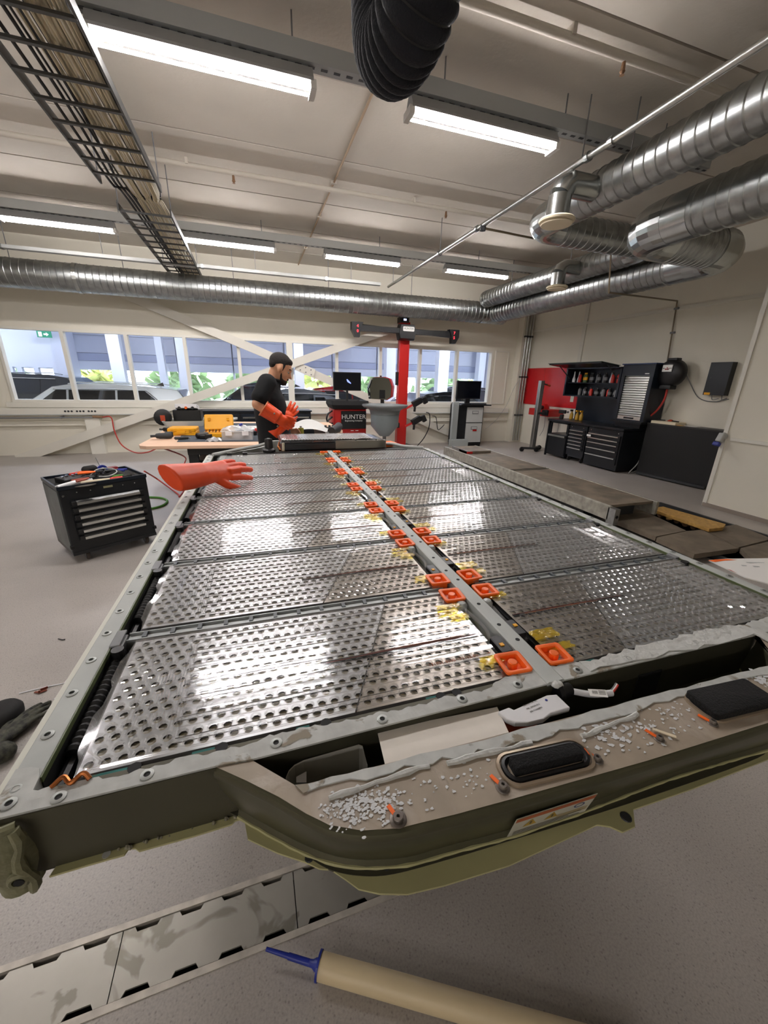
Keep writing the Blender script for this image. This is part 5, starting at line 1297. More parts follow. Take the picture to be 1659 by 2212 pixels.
# ---- long dark tool benches along the window wall
def low_bench(x0, x1, y0, y1, z1, label, name='tool_bench'):
    t = thing(name, label, 'bench', ((x0+x1)/2, (y0+y1)/2, 0)); MB().box(x0, x1, y0+.02, y1, 0, z1-.03).build('body', 'black_metal', t, w=True)
    MB().box(x0-.02, x1+.02, y0-.02, y1, z1-.03, z1).build('worktop', 'blue_black', t, w=True)
    n = max(1, int((x1-x0)/.6)); w = (x1-x0)/n
    for k in range(n):
        a = x0+k*w
        dd = MB().box(a+.02, a+w-.02, y0, y0+.02, z1-.28, z1-.06).build('drawer', 'blue_black', t, w=True)
        MB().box(a+.05, a+w-.05, y0-.025, y0, z1-.16, z1-.13).build('handle', 'alu', dd, w=True)
        MB().box(a+.02, a+w-.02, y0, y0+.02, .08, z1-.30).build('door', 'black_metal', t, w=True)
    return t
low_bench(-1.45, .75, 8.35, 8.85, .93, 'long black tool bench under the windows behind the man')
# ---- red wheel balancer cabinet with monitor
bx = 1.45
wbz = thing('wheel_balancer', 'red wheel service cabinet with black panel, white lettering and dark worktop', 'wheel balancer', (bx, 7.85, 0))
MB().rbox(bx-.34, bx+.34, 7.55, 8.15, .0, 1.02, .03).build('cabinet', 'red_paint', wbz, w=True, smooth=True)
MB().rbox(bx-.20, bx+.33, 7.525, 7.56, .62, .98, .02).build('front_panel', 'black_plastic', wbz, w=True)
MB().loft([[(x, y, 1.02) for x, y in rrect(bx-.36, bx+.36, 7.50, 8.18, .05)], [(x, y, 1.10) for x, y in rrect(bx-.40, bx+.38, 7.46, 8.2, .05)], [(x, y, 1.18) for x, y in rrect(bx-.39, bx+.37, 7.48, 8.2, .05)], [(x, y, 1.12) for x, y in rrect(bx-.34, bx+.32, 7.53, 8.15, .05)]], cap=True).build('tool_tray', 'black_matte', wbz, w=True)
mat('lettering_white', '#ecebe6', .6)
text('lettering', 'HUNTER', .125, 'lettering_white', frame((bx+.06, 7.522, .86), (1, 0, 0), (.12, 0, 1)), wbz, .002, xs=1.05)
text('lettering', 'Engineering Company', .042, 'lettering_white', frame((bx+.06, 7.522, .785), (1, 0, 0), (.12, 0, 1)), wbz, .002)
for k in range(2): MB().box(bx+.0+.10*k, bx+.06+.10*k, 7.53, 7.55, .575, .585).build('badge', 'lettering_white', wbz, w=True)
for k in range(3): MB().tube(bez([(bx-.38, 7.56, .98-.12*k), (bx-.48, 7.5, .92-.13*k), (bx-.50, 7.5, .80-.1*k), (bx-.38, 7.55, .70-.1*k)], 5), .018, 7).build('cone_hook', 'black_plastic', wbz, w=True, smooth=True)
mo = thing('monitor', 'flat black monitor with a blue screen mark on the red cabinet', 'monitor', (1.43, 7.75, 1.12))
MB().rbox(-.29, .29, -.02, .03, .25, .61, .01).build('bezel', 'black_plastic', mo)
MB().box(-.275, .275, -.024, -.02, .268, .595).build('screen', mat('screen_dark', '#0b0d14', .12), mo)
mat('screen_blue', '#7c8be8', .4, emit=1.2)
MB().add([(-.02, -.026, .47), (.0, -.026, .475), (.075, -.026, .40), (.07, -.026, .385), (.0, -.026, .42)], [(4, 3, 2, 1, 0)]).build('screen_mark', 'screen_blue', mo)
MB().cyl((0, .02, .03), (0, .02, .27), .025, 10).build('stand_neck', 'black_plastic', mo); MB().rbox(-.13, .13, -.09, .10, .0, .03, .03).build('stand_foot', 'black_plastic', mo)
MB().box(-.2, .2, -.18, -.06, .0, .025).build('keyboard', 'dark_grey', mo)
# wheel guard hood: mirrored front, red back
hd = thing('wheel_guard', 'rounded wheel guard with mirrored grey face and red back behind the drain bowl', 'wheel guard', (2.10, 7.6, 1.42))
pf = [(-.24, -.20), (-.27, .02), (-.20, .22), (.05, .23), (.16, .20), (.22, .05), (.20, -.16), (.10, -.22)]
mir = MB()
mir.loft([[(x*.96, -.10, z*.96) for x, z in pf], [(x, -.07, z) for x, z in pf], [(x, .05, z) for x, z in pf]], cap=True)
mir.build('mirror_face', mat('mirror_grey', '#9a9c98', .08, 1.0), hd)
MB().loft([[(x*1.0+.05, .0, z*1.03) for x, z in pf], [(x*1.05+.12, .12, z*.98) for x, z in pf], [(x*.8+.14, .22, z*.8) for x, z in pf]], cap=True).build('red_shell', 'red_paint', hd, smooth=True)
MB().box(-.05, .07, -.105, -.10, -.19, -.02).build('dark_slot', 'black_plastic', hd)
MB().cyl((.08, .1, -.22), (.08, .1, -.45), .04, 10).build('guard_arm', 'dark_grey', hd)
MB().cyl((.02, .05, .22), (.02, .05, .26), .02, 8).build('top_bolt', 'dark_grey', hd)
# ---- oil drain bowl on a stand
bw = thing('oil_drain_bowl', 'wide grey oil drain funnel on a slim post before the red tower', 'oil drain', (1.96, 6.85, 0))
MB().lathe([(.41, 1.10), (.44, 1.13), (.435, 1.15), (.415, 1.12), (.30, 1.05), (.28, .98), (.285, .97)], (0, 0, 0), 30, cap=False).build('bowl', mat('bowl_grey', '#6d7172', .4), bw, smooth=True)
MB().lathe([(.02, .545), (.10, .56), (.265, .75), (.275, .95), (.27, .98), (.02, 1.0)], (0, 0, 0), 30).build('tank', mat('tank_grey', '#7c8486', .38), bw, smooth=True)
MB().lathe([(.02, 1.045), (.30, 1.06), (.36, 1.085)], (0, 0, 0), 24).build('mesh_insert', 'dark_grey', bw)
MB().cyl((.0, 0, .10), (.0, 0, .56), .035, 14).build('post', 'mid_grey', bw, smooth=True)
MB().lathe([(.02, .27), (.085, .29), (.09, .31), (.04, .34)], (0, 0, 0), 14).build('red_collar', 'red_paint', bw)
for a in (0.3, 2.4, 4.5): MB().beam((0, 0, .12), (.36*cos(a), .36*sin(a), .07), .05, .04).build('leg', 'red_paint', bw); MB().sphere((.36*cos(a), .36*sin(a), .04), .04, 8, 6).build('caster', 'rubber', bw)
MB().lathe([(.16, .10), (.24, .18), (.25, .27), (.22, .27), (.15, .16)], (.22, .10, 0), 20).build('black_pan', 'black_plastic', bw, smooth=True)
MB().cyl((.12, -.02, .33), (.12, -.02, .42), .025, 8).build('red_valve', 'red_paint', bw)
# ---- wheel alignment tower
al = thing('alignment_tower', 'tall red wheel alignment tower with a black camera beam and red digits', 'alignment tower', (3.03, 8.72, 0))
MB().box(2.905, 3.145, 8.70, 8.86, .02, 2.86).build('column', 'red_paint', al, w=True, bevel=.008)
MB().rbox(2.70, 3.30, 8.5, 9.0, 0, .05, .04).build('foot', 'black_metal', al, w=True)
MB().rbox(2.88, 3.10, 8.66, 8.88, 2.84, 2.96, .02).build('top_cap', 'black_plastic', al, w=True)
MB().box(2.96, 3.03, 8.655, 8.66, 2.88, 2.92).build('top_light', mat('cool_glow', '#c9d0ff', .5, emit=1.2), al, w=True)
bm_ = MB()
prf = [(-1.23, .10, .04), (-1.10, .075, .06), (-.6, .055, .085), (-.28, .06, .09), (.28, .06, .09), (.6, .055, .08), (1.10, .075, .06), (1.23, .10, .04)]
bm_.loft([[(3.02+x, 8.60+d, 2.66-.012*x+dz+(.0)) for d, dz in ((-w*.7, -h), (w*.7, -h), (w*.7, h*.6), (0, h), (-w*.7, h*.6))] for x, h, w in prf], cap=True)
bm_.build('camera_beam', 'black_plastic', al, w=True, smooth=True)
MB().loft([[(3.02+x, 8.52, z) for x, z in ((-.17, 2.50), (.17, 2.50), (.20, 2.62), (.16, 2.78), (-.16, 2.78), (-.20, 2.62))], [(3.02+x*1.1, 8.60, z) for x, z in ((-.17, 2.47), (.17, 2.47), (.20, 2.62), (.16, 2.80), (-.16, 2.80), (-.20, 2.62))], [(3.02+x*1.1, 8.71, z) for x, z in ((-.17, 2.47), (.17, 2.47), (.20, 2.62), (.16, 2.80), (-.16, 2.80), (-.20, 2.62))]], cap=True).build('beam_hub', 'black_plastic', al, w=True)
for s, d in ((-1, ('4', '0')), (1, ('7', '5'))):
    hx = 3.02+s*1.17
    pd = MB().loft([[(hx+x*1.0, 8.52, z-.012*s*1.17) for x, z in ((-.13, 2.76), (.13, 2.76), (.13 if s > 0 else .06, 2.60), (.05, 2.46), (-.05, 2.46), (-.13 if s < 0 else -.06, 2.60))], [(hx+x*1.05, 8.64, z-.012*s*1.17) for x, z in ((-.13, 2.76), (.13, 2.76), (.13 if s > 0 else .06, 2.60), (.05, 2.46), (-.05, 2.46), (-.13 if s < 0 else -.06, 2.60))]], cap=True).build('camera_pod', 'black_plastic', al, w=True)
    mat('digit_red', '#ff2d3a', .5, emit=3.0)
    for k in range(2): text('digit', d[k], .085, 'digit_red', frame((hx, 8.515, 2.68-.10*k-.012*s), (1, 0, 0), (.1*s, 0, 1)), pd, .001)
lb = MB().rbox(2.90, 3.14, 8.512, 8.52, 2.645, 2.745, .02)
MB().prismM(rrect(-.135, .135, -.048, .048, .02), .006, frame((3.035, 8.515, 2.695), (1, 0, 0), (0, 0, 1))).build('name_plate', 'lettering_white', al, w=True)
text('lettering', 'HUNTER', .062, 'label_ink', frame((3.035, 8.507, 2.70), (1, 0, 0), (0, 0, 1)), al, .0008)
MB().tube([(2.88, 8.75, 2.5), (2.875, 8.75, 1.75)], .006, 6).build('cable', 'black_plastic', al, w=True); MB().rbox(2.84, 2.90, 8.72, 8.78, 1.48, 1.78, .01).build('cable_box', 'black_plastic', al, w=True)
for z in (1.05, .62):
    b = MB().beam((3.10, 8.66, z-.10), (3.36, 8.56, z+.05), .05, .05); b.build('clamp_arm', 'red_paint', al, w=True)
    MB().obox((3.34, 8.56, z+.05), (.24, .12, .14), ry=-.5).build('wheel_clamp', 'black_plastic', al, w=True, bevel=.012)
    MB().obox((3.52, 8.52, z+.10), (.10, .10, .16), ry=-.5).build('target_head', 'black_plastic', al, w=True, bevel=.01)
    MB().cyl((3.26, 8.48, z-.05), (3.26, 8.50, z-.16), .03, 8).build('clamp_knob', 'black_plastic', al, w=True)
MB().rbox(2.62, 2.92, 8.55, 8.7, .50, .62, .03).build('rear_clamp', 'black_plastic', al, w=True)
cbp = thing('power_cable', 'thin black cable hanging from the alignment tower to the floor', 'cable', (3.7, 8.7, 0))
MB().tube(bez([(3.62, 8.6, .86), (3.72, 8.62, .80), (3.74, 8.65, .5), (3.62, 8.66, .22), (3.4, 8.6, .01)], 8), .012, 6).build('cable', 'black_plastic', cbp, w=True)
cb2 = thing('power_cable', 'thin black cable hooked over the lower end of the diagonal brace', 'cable', (4.2, 8.8, 0))
MB().tube(bez([(3.95, 8.95, .74), (4.05, 8.93, .70), (4.12, 8.92, .40), (4.22, 8.92, .44), (4.3, 8.92, .52)], 6), .010, 6).build('cable', 'black_plastic', cb2, w=True)
# ---- pale steel channel post and PC cabinet
cp_ = thing('steel_channel', 'pale grey steel channel leaning upright beside the computer cabinet', 'channel', (4.3, 8.35, 0))
MB().box(4.19, 4.38, 8.36, 8.38, .1, 1.12).box(4.19, 4.205, 8.28, 8.38, .1, 1.12).build('channel', mat('pale_steel', '#aeb4b3', .45, .3), cp_, w=True)
MB().box(4.17, 4.62, 8.18, 8.36, .03, .22).build('foot_plate', 'pale_steel', cp_, w=True); MB().box(4.24, 4.34, 8.2, 8.3, 0, .03).build('pad', 'rubber', cp_, w=True)
pc = thing('computer_cabinet', 'black computer cabinet with two pale drawers standing under the window', 'cabinet', (4.85, 8.6, 0))
MB().box(4.42, 5.14, 8.44, 8.88, .06, 1.03).build('body', 'black_metal', pc, w=True)
MB().box(4.44, 5.30, 8.36, 8.9, 1.03, 1.06).build('worktop', 'black_plastic', pc, w=True); MB().box(4.42, 5.14, 8.46, 8.86, 0, .06).build('plinth', 'black_matte', pc, w=True)
for z0, z1 in ((.62, .99), (.12, .60)):
    d_ = MB().box(4.66, 5.11, 8.415, 8.44, z0, z1).build('drawer', 'light_grey', pc, w=True)
    zz = z1-.12
    MB().box(4.80, 4.98, 8.408, 8.415, zz-.035, zz+.035).build('handle_recess', 'mid_grey', d_, w=True); MB().box(4.815, 4.965, 8.404, 8.409, zz-.02, zz+.02).build('handle', 'light_grey', d_, w=True)
MB().box(4.86, 4.97, 8.405, 8.415, .40, .44).build('red_badge', 'red_paint', pc, w=True)
mo2 = thing('monitor', 'black computer monitor standing on the cabinet under the window', 'monitor', (4.72, 8.55, 1.06))
MB().rbox(-.34, .34, -.02, .04, .13, .56, .012).build('bezel', 'black_plastic', mo2); MB().box(-.32, .32, -.024, -.02, .15, .545).build('screen', 'screen_dark', mo2)
MB().box(-.06, .06, .0, .06, .02, .14).build('stand_neck', 'black_plastic', mo2); MB().rbox(-.2, .2, -.1, .12, 0, .025, .02).build('stand_foot', 'black_plastic', mo2)
kb_ = thing('keyboard', 'dark keyboard on the worktop below the cabinet monitor', 'keyboard', (4.98, 8.46, 1.06)); MB().rbox(-.22, .2, -.06, .06, 0, .03, .01).build('base', 'dark_grey', kb_); stuff(MB().box(-.2, .18, -.05, .05, .03, .034).build('keys', 'black_plastic', kb_))
# ---- hoses at the left
rh = thing('air_hose', 'thin red air hose hanging from the wall trunking at left and drooping to the table', 'hose', PY(235, 902, 9.02))
MB().tube(bez([PY(222, 901, 9.05), PY(240, 902, 8.92), PY(247, 930, 8.86), PY(262, 960, 8.6), PY(290, 977, 8.0), PY(318, 977, 7.5), PY(342, 967, 7.0)], 8), .012, 7).build('hose', 'red_hose', rh, smooth=True, w=True)
MB().cyl(PY(200, 900, 9.05), PY(222, 901, 9.05), .022, 8).build('coupling', 'rust', rh, w=True)
wp = thing('wall_air_pipe', 'thin grey air pipe clipped along the trunking of the far wall', 'pipe', (-6, 9.06, .745)); MB().cyl((-2, 0, 0), (2.45, 0, 0), .014, 8).build('tube', 'mid_grey', wp)
for x in (-1, .4, 1.9): MB().box(x-.01, x+.01, -.02, .14, -.02, .03).build('clip', 'mid_grey', wp)
rh2 = thing('air_hose', 'thin red hose running from under the table down behind the tool cart', 'hose', PZ(395, 1005, 0))
MB().tube(bez([(-1.62, 4.6, .86), PZ(396, 985, .4), PZ(399, 1000, .15), PZ(385, 1028, .02), PZ(400, 1050, .012), PZ(388, 1072, .012), PZ(383, 1066, .012), PZ(340, 1035, .10), PZ(312, 1018, .35)], 8), .011, 7).build('hose', 'red_hose', rh2, smooth=True, w=True)
gh = thing('air_hose', 'green air hose looped on the floor behind the tool cart', 'hose', PZ(345, 1083, 0))
MB().tube(bez([PZ(310, 1100, .014), PZ(335, 1097, .014), PZ(355, 1090, .014), PZ(361, 1081, .014), PZ(345, 1075, .014), PZ(315, 1074, .014)], 8), .014, 8).build('hose', 'green_hose', gh, smooth=True, w=True)
# ---- tool cart at left
FLc, FRc, BLc = PZ(159, 1196, .105), PZ(337, 1150, .105), PZ(104, 1168, .105)
FLc.z = FRc.z = BLc.z = 0
ex = (FRc-FLc).normalized(); KC = .89; W_c = (FRc-FLc).length/KC; D_c = (BLc-FLc).length/KC
rzc = atan2(ex.y, ex.x)
ctr = thing('tool_cart', 'dark roller tool cart with six silver handled drawers standing left of the pack', 'tool cart', M=Matrix.Translation(FLc) @ Matrix.Rotation(rzc, 4, 'Z') @ Matrix.Scale(KC, 4))
MB().box(0, W_c, .0, D_c, .12, .755).build('body', 'black_metal', ctr, bevel=.006)
MB().box(-.004, .0, .02, D_c-.01, .13, .74).build('side_panel', mat('worn_steel', '#666c6d', .4, .5, var=.35, vscale=5), ctr)
tp = MB().box(-.005, W_c+.005, -.005, .01, .755, .79).box(-.005, W_c+.005, D_c-.01, D_c+.005, .755, .79).box(-.005, .01, .01, D_c-.01, .755, .79).box(W_c-.01, W_c+.005, .01, D_c-.01, .755, .79)
tp.build('top_edge', 'blue_black', ctr); MB().box(0, W_c, 0, D_c, .755, .765).build('top_mat', 'rubber', ctr)
for k in range(6):
    z0 = .64-k*.071
    d_ = MB().box(.07, W_c-.05, -.012, .0, z0-.062, z0+.004).build('drawer', 'black_metal', ctr)
    hb = MB(); hb.add([(.115, -.012, z0-.004), (.115, -.040, z0-.018), (.115, -.040, z0-.042), (.115, -.012, z0-.042), (W_c-.095, -.012, z0-.004), (W_c-.095, -.040, z0-.018), (W_c-.095, -.040, z0-.042), (W_c-.095, -.012, z0-.042)], [(0, 1, 5, 4), (1, 2, 6, 5), (2, 3, 7, 6), (3, 0, 4, 7), (0, 3, 2, 1), (4, 5, 6, 7)])
    hb.build('handle', 'alu', d_)
    for a, b in ((.075, .115), (W_c-.095, W_c-.055)): MB().box(a, b, -.042, -.01, z0-.04, z0-.002).build('handle_end', 'black_plastic', d_, bevel=.006)
MB().box(.36, .44, -.003, .0, .712, .732).build('badge', mat('badge_olive', '#8d8a6a', .5), ctr)
for x in (.14, .25, .53, .64): MB().cyl((x, .0, .715), (x, -.003, .715), .006, 8).build('screw_head', 'alu', ctr)
MB().cyl((.03, 0, .70), (.03, -.006, .70), .011, 10).build('lock', 'chrome', ctr)
MB().box(-.002, W_c+.002, -.004, D_c, .09, .125).build('base_rail', 'black_metal', ctr)
for x in (-.012, W_c-.02): MB().box(x, x+.032, -.016, .02, .165, .20).build('bumper', 'rubber', ctr, bevel=.006)
for x, y in ((.12, .06), (W_c-.09, .06), (.12, D_c-.08), (W_c-.09, D_c-.08)):
    ca = MB().box(x-.03, x+.03, y-.03, y+.03, .08, .09).box(x-.022, x-.018, y-.025, y+.025, .03, .085).box(x+.018, x+.022, y-.025, y+.025, .03, .085).build('caster', 'mid_grey', ctr)
    MB().lathe([(.02, -.016), (.042, -.014), (.046, 0), (.042, .014), (.02, .016)], (x, y, .046), 16, axis='X').build('wheel', mat('wheel_brown', '#463d37', .7), ca, smooth=True)
MC = WM[ctr.name]
def cart(x, y, z=.765): return MC @ Vector((x, y, z))
def tool_driver(x, y, a, L, hm, label, z=.0):
    c = cart(x, y, .768+z); t = thing('screwdriver', label, 'screwdriver', c, rzc+a)
    MB().tube([(-L*.45, 0, .014), (-L*.42, 0, .014), (-L*.2, 0, .014), (0, 0, .014)], [.008, .014, .012, .008], 10).build('grip', hm, t, smooth=True); MB().cyl((0, 0, .014), (L*.5, 0, .012), .0035, 8).build('blade', 'chrome', t)
tool_driver(.56, .07, .25, .24, 'red_plastic', 'red handled screwdriver at the front right of the tool cart top')
tool_driver(.60, .14, .1, .22, 'green_hose', 'green and yellow handled screwdriver on the tool cart top')
tool_driver(.46, .06, 2.6, .20, 'red_plastic', 'second red handled screwdriver beside the wire loop on the cart')
tool_driver(.30, .40, .5, .26, 'red_plastic', 'red grip screwdriver at the back of the tool cart top', .04)
def pliers(x, y, a, hm, label, z=0):
    c = cart(x, y, .768+z); t = thing('pliers', label, 'pliers', c, rzc+a)
    for s in (-1, 1): MB().tube([(0, 0, .012), (-.05, s*.022, .012), (-.13, s*.030, .012)], [.006, .009, .010], 8).build('grip', hm, t, smooth=True)
    MB().tube([(0, 0, .012), (.03, 0, .012), (.06, 0, .012)], [.014, .012, .004], 8).build('jaws', 'dark_grey', t)
pliers(.30, .16, .35, mat('brick_red', '#9d4a38', .6), 'large pliers with brick red grips in the middle of the cart top', .02)
pliers(.44, .30, 1.2, 'black_plastic', 'black handled pliers lying among the tools on the cart', .03)
pliers(.55, .35, 2.4, 'blue_plastic', 'blue handled pliers at the back right of the cart top', .03)
pliers(.38, .22, -.4, 'orange_cap', 'orange handled pliers on top of the tool heap on the cart', .06)
c = cart(.10, .08); t = thing('tape_roll', 'white rolled cloth strip at the front left of the tool cart top', 'roll', c, rzc+.6)
MB().cyl((-.10, 0, .018), (.08, 0, .018), .018, 12).build('roll', 'white_gloss', t, smooth=True); MB().cyl((-.101, 0, .018), (-.10, 0, .018), .008, 8).build('core', 'dark_grey', t)
c = cart(.20, .12); t = thing('tape_roll', 'second white strip lying beside the cutting disc on the cart', 'roll', c, rzc+.3)
MB().cyl((-.11, 0, .014), (.11, 0, .014), .014, 10).build('roll', 'white_gloss', t); MB().cyl((.11, 0, .014), (.112, 0, .014), .006, 8).build('core', 'dark_grey', t)
c = cart(.22, .045); t = thing('cutting_disc', 'dark round grinding disc at the front edge of the cart top', 'disc', c, rzc)
MB().lathe([(.01, .0), (.09, .002), (.09, .008), (.02, .012), (.01, .012)], (0, 0, 0), 24).build('disc', mat('disc_brown', '#4a443d', .7), t); MB().cyl((0, 0, .012), (0, 0, .014), .02, 12).build('hub', 'mid_grey', t)
c = cart(.36, .07); t = thing('pipe_handle', 'pale wooden handle lying along the front of the cart top', 'handle', c, rzc-.18)
MB().tube([(-.14, 0, .014), (0, 0, .014), (.13, 0, .014)], [.012, .013, .009], 10).build('shaft', 'cream_plastic', t); MB().cyl((.13, 0, .014), (.17, 0, .014), .011, 10).build('tip', 'red_plastic', t)
c = cart(.36, .34, .83); t = thing('rubber_mallet', 'black rubber mallet lying on top of the tool heap on the cart', 'mallet', c, rzc+.2)
MB().capsule((-.03, 0, .02), (.03, 0, .02), .035, .035, 12).build('head', 'rubber', t, smooth=True); MB().cyl((0, 0, .01), (-.12, -.10, -.02), .011, 8).build('handle', 'black_plastic', t)
c = cart(.22, .28); t = thing('socket_case', 'black open socket case in the heap on the tool cart', 'case', c, rzc+.2)
MB().rbox(-.13, .13, -.09, .09, 0, .045, .012).build('case_body', 'black_plastic', t); 
for k in range(6): MB().cyl((-.10+k*.04, .02*(k % 2), .045), (-.10+k*.04, .02*(k % 2), .062), .012, 8).build('socket', 'chrome', t)
c = cart(.52, .24); t = thing('tool_pouch', 'crumpled black tool pouch under the tools at the right of the cart', 'pouch', c, rzc-.2)
MB().grid(lambda s, q: (-.15+.30*s, -.10+.22*q, .004+.05*sin(3.14*s)*sin(3.14*q)+.012*sin(9*s+5*q)), 14, 10).build('cloth', 'rubber', t, smooth=True); MB().box(-.05, .05, -.02, .02, .055, .065).build('strap', 'dark_grey', t)
c = cart(.47, .33, .80); t = thing('tape_roll', 'blue adhesive tape roll standing in the tool heap on the cart', 'tape', c, rzc)
MB().lathe([(.022, -.012), (.042, -.012), (.042, .012), (.022, .012)], (0, 0, .03), 18, cap=False, axis='Y').build('tape', 'blue_plastic', t, smooth=True); MB().lathe([(.020, -.012), (.0225, -.012), (.0225, .012), (.020, .012)], (0, 0, .03), 18, cap=False, axis='Y').build('core', 'light_grey', t)
c = cart(.57, .40, .80); t = thing('red_box', 'small dark red box at the back right of the tool cart top', 'box', c, rzc+.1)
MB().rbox(-.05, .05, -.03, .03, -.03, .03, .006).build('body', mat('dark_red', '#7c1d1f', .5), t); MB().box(-.045, .045, -.032, -.03, .0, .02).build('label', 'red_plastic', t)
c = cart(.44, .22, .80); t = thing('wire_bundle', 'loose loop of white wire over the tools on the cart', 'wire', c, rzc)
MB().tube(bez([(-.12, -.02, .0), (-.03, .05, .045), (.08, .05, .04), (.10, -.04, .02), (.02, -.09, .0), (-.05, -.05, .0)], 6), .005, 6).build('loop', 'light_grey', t, smooth=True)
c = cart(.50, .44); t = thing('steel_rod', 'thin steel rod standing up from the back of the tool cart', 'rod', c, rzc); MB().cyl((0, 0, 0), (-.035, .01, .16), .003, 6).build('rod', 'mid_grey', t); MB().cyl((0, 0, 0), (-.002, 0, .012), .008, 6).build('socket', 'dark_grey', t)
# ================================================================ right wall
# red wall panel and conduits
rp = thing('red_wall_panel', 'large glossy red panel fixed on the right wall behind the wheeled column', 'wall panel', (XR-.01, 8.1, 1.5))
MB().box(-.01, .005, -1.2, .90, -.445, .475).build('panel', mat('red_gloss', '#c41a20', .22), rp)
for y in (.2,): MB().box(-.012, -.0095, y-.003, y+.003, -.445, .475).build('seam', mat('red_dark', '#8f1218', .3), rp)
for k, (dx, dy) in enumerate(((0, 0), (.05, -.05), (.10, -.10))):
    cdn = thing('conduit', ('galvanised conduit in the far right corner, nearest the window', 'galvanised conduit in the far right corner, middle of three', 'galvanised conduit in the far right corner, beside the red panel')[k], 'conduit', (6.50+dx*1.6, 8.93, 0))
    MB().cyl((0, 0, .05), (0, 0, 3.3), .024, 10).build('tube', 'galv_pipe', cdn, smooth=True)
    for z in (.75, 1.75, 2.75): MB().box(-.035, .035, -.035, .045, z-.02, z+.02).build('clamp', 'dark_grey', cdn)
cg = thing('corner_cable', 'thin cable drooping from the conduits to the ledge under the window', 'cable', (6.4, 8.95, 1.2))
MB().tube(bez([(6.44, 8.93, 1.66), (6.33, 8.95, 1.45), (6.27, 9.05, 1.1), (6.22, 9.08, .95), (6.0, 9.12, .6), (5.7, 9.15, .35)], 6), .006, 5).build('cable', 'light_grey', cg, w=True)
# wheeled aluminium column
st = thing('wheeled_column', 'silver aluminium column on a wheeled black base in front of the red panel', 'stand', (6.03, 7.5, 0))
MB().rbox(-.055, .055, -.05, .05, .10, 1.66, .012).build('column', 'alu_brushed', st); 
for x in (-.02, .02): MB().box(x-.004, x+.004, -.0515, -.05, .12, 1.64).build('slot', 'mid_grey', st)
MB().beam((0, -.02, 1.60), (.16, -.02, 1.57), .035, .03).build('top_arm', 'dark_grey', st); MB().cyl((.15, -.02, 1.57), (.24, -.02, 1.55), .02, 10).build('grip', 'orange_dark', st)
MB().beam((-.28, .03, .09), (.05, -.05, .08), .06, .05).beam((.05, -.05, .08), (.36, .18, .08), .06, .05).build('base', 'dark_grey', st)
for x, y in ((-.28, .03), (.06, -.08), (.34, .16)): MB().lathe([(.02, -.025), (.055, -.02), (.06, 0), (.055, .02), (.02, .025)], (x, y, .06), 16, axis='Y').build('wheel', 'rubber', st, smooth=True)
MB().obox((.10, -.03, .92), (.22, .05, .05)).build('side_arm', 'dark_grey', st); MB().cyl((.24, -.03, .92), (.24, -.03, 1.0), .03, 10).build('clamp_head', 'black_plastic', st)
# red machine head on the wall
rm = thing('wall_tool_box', 'red tool housing with black front mounted low on the right wall beside the bench', 'tool box', (6.4, 7.7, .95))
MB().rbox(6.28, 6.74, 7.42, 8.15, .84, 1.0, .02).build('housing', 'red_paint', rm, w=True); MB().box(6.26, 6.29, 7.42, 7.62, .86, .99).build('black_front', 'black_plastic', rm, w=True)
MB().lathe([(.02, 0), (.14, .0), (.13, .06), (.08, .12), (.01, .13)], (6.48, 7.85, 1.0), 18).build('dome', 'red_paint', rm, smooth=True, w=True); MB().cyl((6.36, 7.75, 1.04), (6.22, 7.66, 1.05), .045, 12).build('spindle', 'black_plastic', rm, w=True)
for y in (7.5, 8.0): MB().tube(bez([(6.7, y, .86), (6.66, y-.06, .5), (6.6, y-.02, .3)], 5), .006, 5).build('cable', 'mid_grey', rm, w=True)
